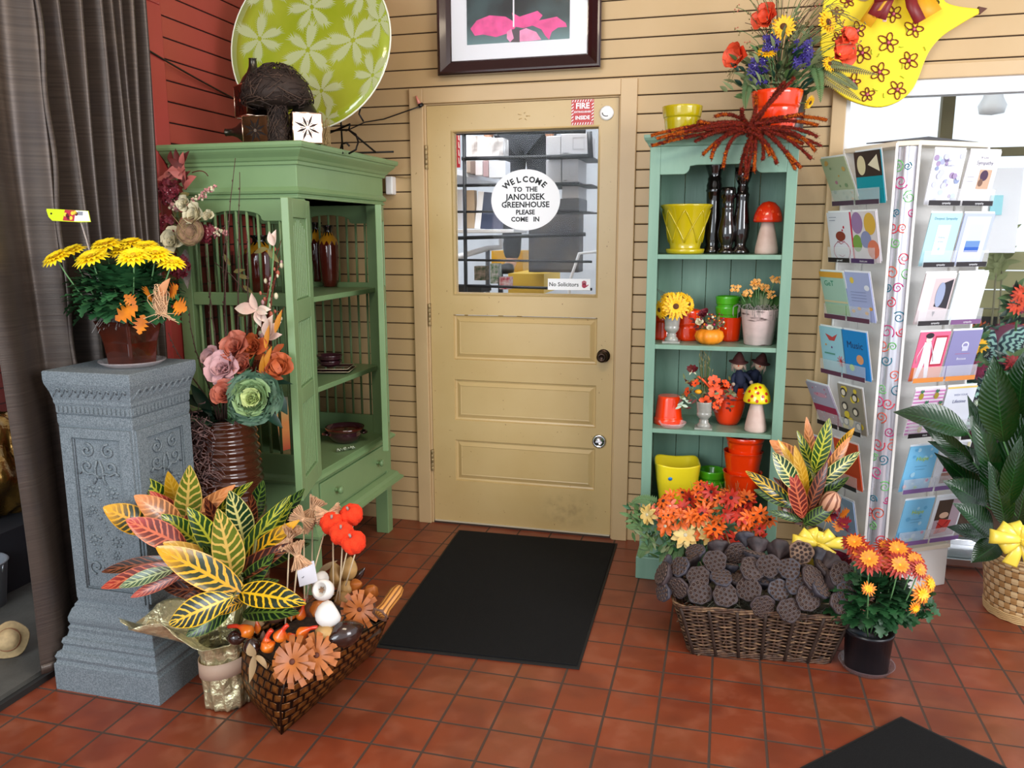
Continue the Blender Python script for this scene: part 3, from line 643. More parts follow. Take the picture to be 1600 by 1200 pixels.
m = MB(); sqsweep(m, [(.195, 0), (.195, .088), (.190, .092), (.188, .10), (.192, .112), (.186, .125), (.176, .13), (.172, .145), (.176, .155), (.172, .168), (.163, .172), (.158, .19), (.160, .202), (.154, .21), (.158, .222), (.158, .235), (.148, .262), (.142, .268)], M_st); m.build('base', root, bevel=.003)
m = MB(); sqsweep(m, [(.142, .262), (.142, .275), (.134, .285), (.134, .86), (.137, .875), (.137, .90)], M_st); m.build('shaft', root, bevel=.003)
m = MB(); sqsweep(m, [(.134, .90), (.137, .905), (.138, .93), (.141, .938), (.141, .948), (.143, .955), (.146, .97), (.153, .990), (.156, 1.0), (.157, 1.012), (.157, 1.034), (.154, 1.037)], M_st); m.build('capital', root, bevel=.002)
for k in range(4):
    F = Matrix.Rotation(k*pi/2, 4, 'Z') @ face((0, -.134, 0), (1, 0, 0), (0, 0, 1)) @ Matrix.Diagonal((1.12, 1, 1, 1)); m = MB(); m.M = F
    # raised frame
    for (a, b, c_, d_) in ((-.114, -.078, .30, .86), (.078, .114, .30, .86), (-.078, .078, .30, .335), (-.078, .078, .83, .86)): m.box(a, b, c_, d_, -.002, .007, M_st)
    m.tube([(-.074, .34, .002), (.074, .34, .002), (.074, .826, .002), (-.074, .826, .002), (-.074, .34, .002)], .003, M_st, 6)
    # scrolls, rosettes and garlands
    for sx in (-1, 1):
        def spir(cx, cz, r0, turns, a0, n=18): return [(sx*(cx+r0*(1-.85*i/n)*cos(a0+turns*2*pi*i/n)), cz+r0*(1-.85*i/n)*sin(a0+turns*2*pi*i/n), .003) for i in range(n+1)]
        m.tube(spir(.035, .79, .024, 1.3, 1.5), .0036, M_st, 6); m.tube(spir(.038, .74, .02, 1.1, -1.2), .0034, M_st, 6); m.tube(spir(.04, .41, .024, 1.2, -1.5), .0036, M_st, 6)
        m.tube([(sx*.002, .705, .003), (sx*.02, .72, .003), (sx*.035, .715, .003), (sx*.055, .725, .003), (sx*.064, .715, .003)], .0038, M_st, 6)
        m.tube([(sx*.004, .76, .003), (sx*.012, .735, .003), (sx*.012, .70, .003), (sx*.02, .685, .003)], .0036, M_st, 6)
        for (cx, cz, r_) in ((.036, .66, .017), (.034, .60, .012), (.05, .585, .009), (.036, .50, .016), (.03, .455, .012), (.05, .54, .009)):
            m.sphere((sx*cx, cz, .001), r_*.5, M_st, sz=.6, n=10)
            for j in range(7): a = 2*pi*j/7; m.sphere((sx*cx+r_*cos(a), cz+r_*sin(a), .0005), r_*.34, M_st, n=6)
    for j in range(26): m.sphere((rnd(-.012, .012)+.02*sin(j), .36+j*.0125, .0), rnd(.004, .007), M_st, n=6)
    m.build('carved_panel', root)
    F2 = Matrix.Rotation(k*pi/2, 4, 'Z'); m = MB(); m.M = F2
    for j in range(17): x = -.128+j*.016; m.box(x-.004, x+.004, -.1415, -.136, .908, .928, M_st)
    m.build('dentil_band', root); m = MB(); m.M = F2
    for j in range(9):
        x = -.118+j*.0295; m.tube([(x-.016, -.143, .958), (x-.004, -.1475, .972), (x+.006, -.151, .985), (x+.016, -.1525, .982), (x+.012, -.148, .974)], .0028, M_st, 6)
    m.build('leaf_band', root)

# ---------------------------------------------------------------- flowers kit
M_mumleaf = mat('mum_leaf', '#2c5c34', .5, noise=.35, nscale=25); M_mumstem = mat('mum_stem', '#5f8a56', .55)
M_ymum = mat('yellow_petal', '#ffd800', .5, col2='#ffea30', nscale=40); M_ymumd = mat('yellow_centre', '#d6a40a', .6)
def bloom(mb, c, nrm, r, n, layers, mp, mc, pw=.26, cup=.35, cr=.22, curl=.5, fold=.12, mp2=None, prof=None):
    nrm = V(nrm).normalized(); Rm = RotTo(nrm)
    prof = prof or (lambda t: (.45+.55*sin(pi*min(1, t*.9)))*(1 if t < .8 else (1-t)/.2*.75+.25))
    for L in range(layers):
        k = 1-.22*L; e = cup*(L+.6)/layers*1.4
        for i in range(n-2*L):
            a = 2*pi*(i+.5*L)/(n-2*L)+rnd(-.08, .08); d = Rm @ V((cos(a)*cos(e), sin(a)*cos(e), sin(e))); up = Rm @ V((-cos(a)*sin(e), -sin(a)*sin(e), cos(e)))
            mb.blade(V(c)+Rm @ V((cos(a)*r*cr*.4, sin(a)*r*cr*.4, L*r*.06)), d, up, r*k*rnd(.88, 1.05), r*pw, mp2 if (mp2 and L == layers-1) else mp, 4, curl, fold, prof)
    if mc: mb.sphere(V(c)+nrm*r*.08, r*cr, mc, sz=.6, n=10, R=Rm)
def lobed(mb, base, d, nrm, L, w, m):
    mb.blade(base, d, nrm, L, w, m, 8, rnd(.2, .9), .1, lambda t: sin(pi*min(1, t*.95+.04)**.9), lobes=.34)
def foliage(mb, c, rx, ry, rz, n, m, L=.05, w=.035, seed=0, fn=lobed, low=0):
    for i in range(n):
        a = rnd(0, 2*pi); e = rnd(-.5 if not low else low, 1.2); k = rnd(.45, 1)
        d = V((cos(a)*cos(e), sin(a)*cos(e), sin(e)*.8+.1)); p = V(c)+V((d.x*rx*k, d.y*ry*k, sin(e)*rz*k)); 
        dd = (d+V((0, 0, rnd(-.5, .4)))).normalized(); fn(mb, p, dd, (d*.3+V((0, 0, 1))), L*rnd(.7, 1.2), w*rnd(.7, 1.2), m)
# yellow chrysanthemum
PT = V((at(205, 565, 'z', 1.047).x, at(205, 565, 'z', 1.047).y, 1.0435)); PT = V((-1.80, -1.56, 1.0375))
m = MB(); m.lathe([(.075, 0), (.08, .002), (.098, .014), (.100, .018), (.096, .016), (.075, .003), (.0001, .002)], M_clear, n=40); o = m.build('clear_saucer', label='clear plastic saucer under the brown square pot on the stone pedestal', cat='saucer'); o.location = PT
B0 = PT+V((0, 0, .006)); root = thing('chrysanthemum_plant', B0, 'yellow chrysanthemum in a square brown glazed pot on the stone pedestal', 'plant')
def brown_glaze():
    n = NT('brown_reactive_glaze', .12); o = n.xyz(n.tc.outputs['Object']); c = n.mix(n.step(n.M('ADD', n.noise(14), n.M('MULTIPLY', o[2], 1.5)), .45, .8), lin('#4a1a0c'), lin('#2a0f08')); n.col(c); n.b.inputs['Coat Weight'].default_value = .7; return n.m
m = MB(); Rz = Matrix.Rotation(radians(-8), 4, 'Z'); m.M = Rz
def sq(r, z, k=.10): return [(x*r, y*r, z) for x, y in ((-1+k, -1), (1-k, -1), (1, -1+k), (1, 1-k), (1-k, 1), (-1+k, 1), (-1, 1-k), (-1, -1+k))]
rs = [sq(.051, 0), sq(.052, .01), sq(.058, .07), sq(.070, .125), sq(.075, .138), sq(.070, .138), sq(.065, .12), sq(.05, .10)]
for p, q in zip(rs, rs[1:]): m.add(p+q, [(i, (i+1) % 8, 8+(i+1) % 8, 8+i) for i in range(8)], brown_glaze() if 'brown_reactive_glaze' not in MATS else MATS['brown_reactive_glaze'])
m.add(rs[0], [range(7, -1, -1)], MATS['brown_reactive_glaze']); m.add(rs[-1], [range(8)], mat('potting_soil', '#2c2019', .9)); m.build('pot', root, bevel=.003)
m = MB(); M_moss = mat('grey_moss', '#8e8a86', .85)
for i in range(150):
    a = rnd(0, 6.28); r_ = rnd(.03, .072); p = V((r_*cos(a), r_*sin(a), .132)); q = p+V((rnd(-.03, .03), rnd(-.03, .03), rnd(-.005, .02))); m.tube([p, (p+q)/2+V((0, 0, rnd(.0, .02))), q, q+V((q.x*.2, q.y*.2, -rnd(0, .03)))], .0008, M_moss, 4, False)
m.build('moss', root, kind='stuff')
def Lp(u, v, y): return at(u, v, 'y', y)-B0
m = MB(); foliage(m, (-.005, 0, .205), .150, .115, .098, 520, M_mumleaf, .058, .045); m.build('foliage', root)
for (u, v, y, r_) in ((88, 402, -1.68, .048), (112, 392, -1.62, .046), (143, 402, -1.64, .055), (165, 383, -1.57, .055), (190, 392, -1.55, .045), (204, 380, -1.52, .045), (209, 400, -1.64, .052), (228, 385, -1.53, .045), (243, 396, -1.58, .05), (268, 410, -1.57, .042)):
    p = Lp(u, v, y); m = MB(); m.tube(bez(V((p.x*.25, p.y*.3, .13)), V((p.x*.7, p.y*.7, .2)), p+V((0, 0, -.004)), 5), .0022, M_mumstem, 6)
    dr = V((p.x*1.2, p.y*1.2-.25, .75)); bloom(m, p, dr, r_, 19, 3, M_ymum, M_ymumd, .24, .42, .2, .45); m.build('flower', root)
m = MB(); m.tube([V((-.04, -.04, .14)), Lp(135, 375, -1.62), Lp(124, 340, -1.67)], .0022, M_clear, 6)
Mt = face(Lp(72, 345, -1.68), (1, .0, -.04), (-.02, .2, 1)); wv = .155
tag_o = [(0, .030), (.008, .012), (.022, .001), (.12, .0), (.158, .002), (.148, .034), (.02, .036), (0, .036)]
m.poly(tag_o, .0008, mat('lime_tag', '#cfe21c', .4), Mt); Mo = Mt @ Matrix.Translation((0, 0, .0006))
m.poly([(.06, .003), (.10, .002), (.104, .034), (.066, .035)], 0, mat('tag_red', '#b52a3c', .5), Mo); m.poly([(.10, .002), (.156, .004), (.147, .033), (.104, .034)], 0, M_white, Mo)
for i in range(7): m.poly(circ(.006, 8), 0, mat('tag_dark', '#5a1220', .5) if i % 2 else mat('tag_yellow', '#f0d040', .5), Mo @ Matrix.Translation((.066+rnd(0, .045), .01+rnd(0, .018), .0004)))
m.poly([(.112, .02), (.13, .02), (.13, .031), (.112, .031)], 0, mat('tag_grey', '#8a8f98', .5), Mo @ Matrix.Translation((0, 0, .0004))); m.poly(circ(.003, 10), 0, M_black, Mo @ Matrix.Translation((.018, .022, .0004)))
m.build('plant_tag', root)
M_raf = mat('raffia', '#d8b088', .7); m = MB(); rc = Lp(250, 465, -1.68)
for i in range(110):
    a = rnd(0, 6.28); q = rc+V((rnd(-.022, .022), rnd(-.01, .01), rnd(-.03, .04))); m.tube(bez(q, q+V((rnd(-.03, .03), rnd(-.02, .01), rnd(-.02, .03))), rc+V((rnd(-.02, .02), 0, -.045)), 4), .0011, M_raf, 4, False)
for i in range(16): q = rc+V((0, 0, -.045)); m.tube(bez(q, q+V((rnd(-.02, .04), -.01, .0)), q+V((rnd(-.05, .08), rnd(-.02, .02), rnd(-.03, .0))), 4), .0011, M_raf, 4, False)
m.blade(rc, (.6, -.2, .9), (0, -1, .3), .07, .03, mat('corn_husk', '#cf8f60', .6), 6, .3); m.build('raffia_bow', root)
M_oak = mat('orange_oak_leaf', '#d98012', .5, col2='#b8621a', nscale=25)
def oak(mb, c, d, nrm, L, m_=None):
    mb.blade(c, d, nrm, L, L*.75, m_ or M_oak, 10, rnd(-.3, .6), .08, lambda t: sin(pi*min(1, t*.93+.05)), lobes=.45)
m = MB()
for (u, v, dx, dz, L) in ((215, 478, -.6, -.5, .075), (225, 492, -.2, -1, .06), (235, 470, .2, .4, .06), (272, 475, 1, -.3, .06), (265, 462, .7, .5, .055), (212, 475, -.5, .6, .04)): oak(m, Lp(u, v, -1.66), (dx, -.3, dz), (0, -1, .4), L)
m.build('oak_leaves', root)
# ---------------------------------------------------------------- curtain
def satin():
    n = NT('grey_brown_satin', .38); o = n.xyz(n.tc.outputs['Object']); cb = n.t.nodes.new('ShaderNodeCombineXYZ'); n.link(n.M('MULTIPLY', o[1], 3), cb.inputs[0]); n.link(n.M('MULTIPLY', o[2], 160), cb.inputs[2]); n.link(n.M('MULTIPLY', o[0], 3), cb.inputs[1])
    a = n.noise(1.0, cb.outputs[0], 3); c = n.mix(n.step(a, .35, .68), lin('#453b35'), lin('#544941')); c = n.mix(n.M('MULTIPLY', n.step(n.noise(6), .5, .65), .25), c, lin('#38343a')); n.col(c)
    n.b.inputs['Metallic'].default_value = .35; n.bump(n.M('ADD', a, n.M('MULTIPLY', n.noise(14), 1.2)), .18, .003); return n.m
M_sat = satin()
def curt(u, v):
    y = -1.765+.69*u; z = .055+v*2.42
    sw = .5-.5*cos(min(1, v*1.2)*pi*.5)
    # wide flat panel on the near side, tight folds on the far side
    w_ = [(0, .03, 1.6), (.28, .02, 4), (.30, .034, 6)]
    k = max(0, (u-.22)/.78); amp = .012+.046*min(1, k*4); fr = 3+5.5*k
    x = -2.10+amp*sin(2*pi*fr*u+.35*sin(3*v))+.012*sin(17*u+2.5*v)+.02*(1-v)*sin(5*u)
    y += .006*sin(9*v+20*u)-.01*(1-v)*(1-u)-.07*v*(1-u)
    return V((x+.03, y, z))
root = thing('curtain', (-2.05, -1.4, 0.05), 'long grey-brown satin curtain hanging in folds at the left edge', 'curtain')
m = MB(); m.grid(lambda u, v: curt(u, v)-V((-2.05, -1.4, .05)), 170, 60, M_sat); m.build('curtain_panel', root, solid=.003)
m = MB(); m.grid(lambda u, v: curt(.315+.018*u, v)-V((-2.05, -1.4, .05))+V((.012+.006*sin(40*v), 0, 0)), 4, 90, M_sat); m.build('hem_ruffle', root, solid=.002)
m = MB(); m.grid(lambda u, v: curt(u, v*.013+.0)-V((-2.05, -1.4, .05))+V((.003, 0, 0)), 170, 2, M_sat); m.build('bottom_hem', root, solid=.002)
# cable on the left wall
m = MB(); m.tube(bez(at(218, 70, 'x', -2.085), at(290, 115, 'x', -2.095), at(362, 152, 'x', -2.112), 12), .0035, M_black, 6); m.build('black_cable', label='thin black cable slanting across the red boarded wall', cat='cable')
# cable and clip by the door casing
m = MB(); pts = [at(657, 166, 'y', -.03), at(640, 172, 'y', -.03), at(600, 186, 'y', -.04), at(570, 191, 'y', -.05), at(540, 205, 'y', -.1)]
m.tube(pts, .003, M_black, 6); m.tube([at(655, 166, 'y', -.035), at(660, 163, 'y', -.02)], .009, M_black, 8); m.tube([at(563, 170, 'y', -.05), at(561, 178, 'y', -.055), at(568, 190, 'y', -.05)], .004, M_black, 6)
m.build('black_wire', label='black wire running from a clip on the door casing to the green platter', cat='wire')
m = MB(); m.tube([at(655, 162, 'y', -.03), at(650, 150, 'y', -.03)], [.009, .004], mat('pink_bulb', '#d88a78', .3), 8); m.build('pink_bulb', label='small pinkish bulb on the upper left corner of the door casing', cat='bulb')
root = thing('door_sensor', at(610, 290, 'y', -.03), 'white plastic sensor box on the yellow wall beside the armoire top', 'sensor')
m = MB(); m.box(-.018, .018, -.02, .03, -.042, .042, M_white); m.build('housing', root, bevel=.006); m = MB(); m.box(-.0195, -.017, -.008, .012, -.03, .02, M_black); m.build('lens', root)
m = MB(); m.tube([at(617, 276, 'y', -.01), at(635, 278, 'y', -.012), at(648, 275, 'y', -.012), at(651, 270, 'y', -.02)], .0022, mat('tan_wire', '#a58a5c', .5), 6); m.build('hook_wire', label='thin tan hook wire beside the white sensor box', cat='wire')

# ---------------------------------------------------------------- dried flower spray
WB = V((-2.0, -.985, 1.50)); root = thing('dried_flower_spray', WB, 'dried flower spray with a bird nest and cream roses hanging between red wall and armoire', 'flowers')
def Wp(u, v, y=-1.0): return at(u, v, 'y', y)-WB
M_ol2 = mat('dry_olive_leaf', '#6a6234', .65, noise=.3, nscale=20); M_bur = mat('burgundy_petal', '#6d1a28', .6, noise=.3, nscale=40); M_dkred = mat('dark_red_leaf', '#5c1c16', .6, noise=.3, nscale=30)
M_pk = mat('dusty_pink', '#c98a88', .7, noise=.2, nscale=60); M_crm = mat('cream_petal', '#d8cfae', .6); M_sal = mat('salmon_leaf', '#b9635a', .6, noise=.2)
m = MB()
for (u, v, n_, ms) in ((250, 400, 26, M_ol2), (290, 330, 20, M_ol2), (235, 350, 14, M_ol2), (280, 385, 14, M_ol2)):
    for i in range(n_): c = Wp(u+rnd(-18, 18), v+rnd(-30, 30)); m.blade(c, (rnd(-1, 1), -.4, rnd(-1, 1)), (0, -1, .2), rnd(.04, .075), .026, ms, 5, .3)
for i in range(24): c = Wp(280+rnd(-14, 14), 275+rnd(-18, 26)); m.blade(c, (rnd(-.6, 1), -.3, rnd(-.4, 1)), (0, -1, .3), rnd(.04, .08), .028, random.choice((M_dkred, M_sal, M_dkred)), 5, .5)
for (u, v) in ((262, 340), (275, 325), (285, 338), (258, 355)): m.blade(Wp(u, v, -1.02), (rnd(-1, 1), -.2, rnd(-.6, .6)), (0, -1, 0), .06, .05, M_sal, 6, .4)
m.build('leaves', root)
for (u, v, r_, mm) in ((262, 360, .05, M_bur), (265, 300, .045, M_bur), (280, 415, .04, M_bur), (325, 365, .03, M_bur)):
    m = MB()
    for i in range(46): a, e = rnd(0, 6.28), rnd(-.2, 1.4); c = Wp(u, v, -1.03)+V((cos(a)*cos(e)*r_, -sin(e)*r_*.5, sin(a)*cos(e)*r_)); bloom(m, c, (rnd(-.5, .5), -1, rnd(-.5, .5)), .011, 4, 1, mm, mat('bead_white', '#f0dede', .4) if i % 6 == 0 else None, .9, .3, .2)
    m.build('hydrangea_cluster', root)
for (u, v, du, dv) in ((300, 315, 38, -26), (322, 360, 33, 5), (298, 340, -6, -6), (268, 318, 8, 10)):
    m = MB()
    for i in range(60): t = rnd(0, 1); c = Wp(u+du*t+rnd(-7, 7)*(1-t*.6), v+dv*t+rnd(-8, 8)*(1-t*.6), -1.03+rnd(-.012, .012)); m.sphere(c, rnd(.003, .0065), random.choice((M_pk, M_pk, M_crm)), n=6)
    m.build('filler_spike', root)
def rose(mb, c, nrm, r, m_, n=5, layers=4):
    R = RotTo(nrm)
    for L in range(layers):
        rr = r*(1-.22*L); e = .35+.33*L
        for i in range(n):
            a = 2*pi*(i+.5*(L % 2))/n+rnd(-.2, .2); d = R @ V((cos(a)*cos(e), sin(a)*cos(e), sin(e))); up = R @ V((-cos(a)*sin(e), -sin(a)*sin(e), cos(e)))
            mb.blade(V(c)+R @ V((cos(a)*rr*.1, sin(a)*rr*.1, 0)), d, up, rr, rr*1.15, m_, 6, -.5+rnd(-.2, .9)*(1 if L < 2 else .2), .35, lambda t: (.5+.55*sin(pi*t*.75)) if t < .92 else .55, wave=.05)
for (u, v, r_) in ((309, 338, .048), (274, 378, .052), (290, 318, .03), (328, 338, .024)):
    m = MB(); rose(m, Wp(u, v, -1.045), (rnd(-.3, .2), -1, .3), r_, M_crm); m.build('cream_rose', root)
M_nest = mat('nest_fibre', '#94745a', .85, noise=.35, nscale=50); m = MB(); c = Wp(298, 362, -1.07); R = RotTo((.15, -1, .15)); m.lathe([(.046, -.012), (.051, .0), (.046, .012), (.035, .016), (.02, .004), (.0001, -.004)], M_nest, c, 24, R)
for i in range(130):
    a = rnd(0, 6.28); rr = rnd(.018, .053); z = .016-abs(rr-.038)*.6; m.tube([c+R @ V((rr*cos(a+q)*rnd(.97, 1.03), rr*sin(a+q), z+rnd(-.002, .004))) for q in (0, .25, .5, .75)], .0011, random.choice((M_nest, M_str)), 4, False)
m.tube([Wp(268, 335, -1.08), c+V((.0, -.03, 0))], .0013, M_str, 5); m.build('bird_nest', root)
m = MB(); M_fea = mat('grey_feather', '#8d8078', .7, noise=.3, nscale=60); m.blade(Wp(290, 390, -1.0), (-.05, 0, -1), (.2, -1, 0), .15, .045, M_fea, 8, .1, .2); m.build('feather', root)
m = MB(); m.tube(bez(Wp(228, 335), Wp(222, 372), Wp(250, 400), 8), .0012, M_str, 5); m.tube(bez(Wp(300, 270), Wp(318, 262), Wp(325, 275), 8), .002, M_dkred, 5); m.build('tendrils', root)

# ---------------------------------------------------------------- ribbed urn with an arrangement
UB = V((-1.735, -1.215, 0)); zb, zt = .0, .80
root = thing('ribbed_urn', UB, 'tall brown glazed urn with horizontal ribs, standing between pedestal and armoire', 'vase')
m = MB(); pr = []
for i in range(121):
    t = i/120; z = .0+t*.80; base = .085+.055*sin(pi*min(1, t*.72+.12))+.0; base = .088+.05*sin(pi*(t*.6+.22))
    pr.append((base+.0045*sin(z*2*pi/.0285), z))
pr += [(pr[-1][0]-.008, .802), (pr[-1][0]-.02, .78), (.0001, .74)]
def tilt(a, r, z): return 1
m.lathe(pr, mat('umber_glaze', '#4e2617', .12, coat=.7), n=48); U = m.build('body', root)
# slant the ribs a little, as on the photographed pot
for v_ in U.data.vertices:
    if .02 < v_.co.z < .78: v_.co.z += .018*cos(atan2(v_.co.y, v_.co.x)-.4)*-1*sin(pi*v_.co.z/.8)
m = MB(); M_spm = mat('spanish_moss', '#80625e', .85, noise=.3, nscale=60); M_spm2 = mat('spanish_moss_dark', '#3c2a2a', .85)
for i in range(1000):
    a = rnd(3.3, 5.02); z = rnd(.30, .85); r0 = .142+rnd(0, .040)*(1+max(0, .8-z)); da = rnd(-.35, .35); dz = rnd(-.09, .05)
    m.tube([V((r0*cos(a+da*t+.1*sin(6*t+i)), r0*sin(a+da*t+.1*sin(6*t+i)), z+dz*t+.008*sin(9*t+i))) for t in (0, .25, .5, .75, 1)], rnd(.0014, .0023), random.choice((M_spm, M_spm, M_spm2)), 4, False)
m.build('spanish_moss', root, kind='stuff')
AB = UB+V((0, 0, .745)); root = thing('flower_arrangement', AB, 'tall silk arrangement of roses, lilies, ornamental kale and twigs in the ribbed urn', 'flowers')
def Ap(u, v, y=-1.25): return at(u, v, 'y', y)-AB
M_rosep = mat('coral_rose_petal', '#c0705a', .6, col2='#a8503a', nscale=25); M_mauve = mat('mauve_petal', '#c79a9c', .6, noise=.12, nscale=20); M_lily = mat('rust_lily_petal', '#c4602e', .55, col2='#a9502c', nscale=20)
M_kale1 = mat('kale_green', '#48664f', .55, noise=.3, nscale=30); M_kale3 = mat('kale_sage', '#7f9c68', .55, noise=.2, nscale=40); M_kale2 = mat('kale_cream', '#b9c884', .55, noise=.15, nscale=40); M_dleaf = mat('deep_green_leaf', '#15382a', .4, noise=.2)
M_twig = mat('brown_twig', '#4a332b', .8); M_white_pt = mat('magnolia_petal', '#e8dccb', .5, col2='#dcb6a6', nscale=12)
for (u, v, y, r_, mm) in ((352, 578, -1.36, .062, M_mauve), (372, 545, -1.33, .055, M_rosep), (400, 545, -1.3, .05, M_lily), (355, 617, -1.40, .05, M_rosep), (385, 572, -1.34, .045, M_rosep), (333, 560, -1.3, .04, M_mauve), (438, 575, -1.26, .05, M_lily)):
    m = MB(); p = Ap(u, v, y); m.tube(bez(V((p.x*.2, 0, 0)), V((p.x*.6, p.y*.4, p.z*.7)), p, 5), .003, M_mumstem, 6); rose(m, p, (rnd(-.4, .2), -1, .5), r_, mm, 5, 4); m.build('rose', root)
for (u, v, y, r_) in ((425, 560, -1.27, .07), (418, 590, -1.3, .055)):
    m = MB(); p = Ap(u, v, y); m.tube([V((0, 0, 0)), p], .003, M_mumstem, 6); bloom(m, p, (.2, -.8, .6), r_, 6, 1, M_lily, None, .36, .5, .1, .9, .2); 
    for j in range(5): m.tube([p, p+V((rnd(-.02, .02), -.04, .03))], .0012, M_rosep, 4)
    m.build('lily', root)
m = MB(); p = Ap(398, 625, -1.40); n0 = V((.25, -.9, .35))
for L, (rr, mm) in enumerate(((.095, M_kale1), (.085, M_kale1), (.074, M_kale3), (.064, M_kale3), (.052, M_kale2), (.04, M_kale2), (.028, M_kale2))):
    R = RotTo(n0); e = -.15+.22*L
    for i in range(9-L//2):
        a = 2*pi*i/(9-L//2)+L*.4; d = R @ V((cos(a)*cos(e), sin(a)*cos(e), sin(e))); up_ = R @ V((-cos(a)*sin(e), -sin(a)*sin(e), cos(e)))
        m.blade(p, d, up_, rr*rnd(.8, 1.15), rr*.95, mm, 16, -.5, .2, lambda t: .25+.85*sin(pi*min(1, t*.8)), lobes=.22, wave=.12)
m.tube([V((0, 0, 0)), p], .004, M_mumstem, 6); m.build('ornamental_kale', root)
m = MB()
for (u0, v0, u1, v1, w_) in ((400, 600, 445, 590, .04), (420, 610, 450, 640, .05), (330, 640, 283, 610, .05), (335, 655, 285, 640, .05), (330, 650, 300, 600, .04), (405, 640, 440, 660, .04), (360, 600, 345, 590, .03)):
    a, b = Ap(u0, v0, -1.28), Ap(u1, v1, -1.26); m.blade(a, b-a, (0, -.6, 1), (b-a).length*1.2, w_, M_dleaf, 7, .5)
for i in range(26): a = rnd(0, 6.28); m.blade(V((.05*cos(a), .05*sin(a), .05)), (cos(a), sin(a)-.3, .5), (0, 0, 1), rnd(.08, .12), .035, random.choice((M_dleaf, M_kale1)), 6, .7)
m.build('leaves', root)
tw = [((360, 640), (340, 480), (368, 248)), ((370, 640), (372, 450), (375, 268)), ((365, 640), (345, 500), (352, 330)), ((375, 640), (395, 480), (385, 360)), ((400, 600), (408, 470), (440, 375)), ((405, 600), (425, 450), (438, 400)), ((395, 610), (400, 500), (432, 430)), ((355, 640), (330, 520), (322, 380)), ((345, 640), (300, 560), (295, 480)), ((350, 640), (318, 520), (330, 440)), ((340, 640), (300, 600), (262, 520)), ((380, 640), (410, 520), (445, 480))]
M_rtwig = mat('red_brown_twig', '#7a3320', .7)
for i, (a, b, c) in enumerate(tw):
    m = MB(); pts = bez(Ap(a[0], a[1], -1.24), Ap(b[0], b[1], -1.23), Ap(c[0], c[1], -1.2), 14); pts = [p+V((rnd(-.003, .003), 0, rnd(-.002, .002))) for p in pts]; pts[0] = V((pts[0].x*.4, pts[0].y*.4, -.0))
    mt_ = M_rtwig if i in (4, 5, 6, 11) else M_twig; m.tube(pts, [.0035-.0024*j/14 for j in range(15)], mt_, 6)
    for j in range(3, 14): m.sphere(pts[j]+V((rnd(-.003, .003), -.002, 0)), .003, mt_, sz=1.4, n=6)
    if i in (4, 5, 6, 11):
        for j in range(4, 14):
            q = pts[j]+V((rnd(-.02, .02), rnd(-.02, .01), rnd(-.01, .02))); m.tube([pts[j], q], .0012, mt_, 4); m.sphere(q, rnd(.004, .008), random.choice((M_rosep, M_crm, M_mauve)), sz=1.5, n=7)
    m.build('twig', root)
m = MB(); a, b = Ap(335, 410, -1.2), Ap(385, 458, -1.2); m.tube([a, (a+b)/2+V((.01, 0, .005)), b], .0018, M_twig, 5)
for (u, v, dx, dz) in ((360, 415, -.5, 1), (365, 425, 1, .2), (380, 446, .8, -.5), (372, 430, 1, -.2)): m.blade(Ap(u, v, -1.2), (dx, -.2, dz), (0, -1, .2), .05, .016, M_ol2, 5, .2)
m.build('leafy_twig', root)
for (u, v, y, L, parts) in ((402, 484, -1.27, .06, ((-1, .1, .085), (-.3, 1, .06), (.5, -.1, .05), (.8, -.8, .06), (.2, -.9, .06), (1, .1, .055))), (418, 528, -1.27, .05, ((.8, .9, .08), (.3, 1, .085), (1, .3, .06), (.1, .6, .07))), (428, 384, -1.24, .05, ((.2, 1, .055), (-.2, .8, .05)))):
    m = MB(); p = Ap(u, v, y)
    m.tube(bez(V((0, 0, .02)), V((p.x*.9, p.y, p.z*.5)), p, 6), .0028, M_mumstem, 6)
    for (dx, dz, LL) in parts: m.blade(p, (dx, -.25, dz), (-.1, -1, .3), LL, LL*.5, M_white_pt, 6, .35, .25)
    for (dx, dz) in ((-1, -.2), (.4, -.5)): m.blade(p+V((-.03, .01, -.01)), (dx, 0, dz), (0, -1, .5), .06, .022, M_ol2, 5, .2)
    m.build('magnolia', root)
m = MB()
for (u, v, dx, dz) in ((415, 545, .25, 1), (408, 590, .2, 1), (412, 575, .5, 1), (430, 520, .4, 1)): m.blade(Ap(u, v, -1.31), (dx, -.1, dz), (0, -1, 0), .085, .02, mat('amber_spear', '#c8811e', .5), 6, .1)
m.build('amber_spears', root)

# ---------------------------------------------------------------- crotons
def croton_mat(name, blade_, vein, mix_=None, edge=None, vw=.62, freq=9.5):
    n = NT(name, .28); u = n.xyz(n.tc.outputs['UV']); t, s_ = u[0], n.M('ABSOLUTE', n.M('SUBTRACT', n.M('MULTIPLY', u[1], 2), 1))
    ns = n.M('MULTIPLY', n.noise(35, det=2), .22)
    w_ = n.M('SINE', n.M('MULTIPLY', n.M('ADD', n.M('SUBTRACT', t, n.M('MULTIPLY', s_, .16)), n.M('MULTIPLY', ns, .35)), freq*2*pi))
    th = n.M('ADD', vw-.1, n.M('MULTIPLY', s_, .25)); vein_m = n.step(n.M('SUBTRACT', w_, th), -.1, .12)
    mid = n.step(s_, .13, .07); ed = n.step(s_, .90, .95); mask = n.M('MAXIMUM', n.M('MAXIMUM', vein_m, mid), n.M('MULTIPLY', ed, .9))
    b = n.mix(n.step(n.noise(7), .4, .65), lin(blade_), lin(mix_ or blade_)); b2 = b
    if edge: b2 = n.mix(n.step(n.M('ADD', t, n.M('MULTIPLY', n.noise(9), .3)), .75, 1.05), b, lin(edge))
    n.col(n.mix(mask, b2, lin(vein))); n.bump(mask, .25, .002); n.b.inputs['Coat Weight'].default_value = .25; return n.m
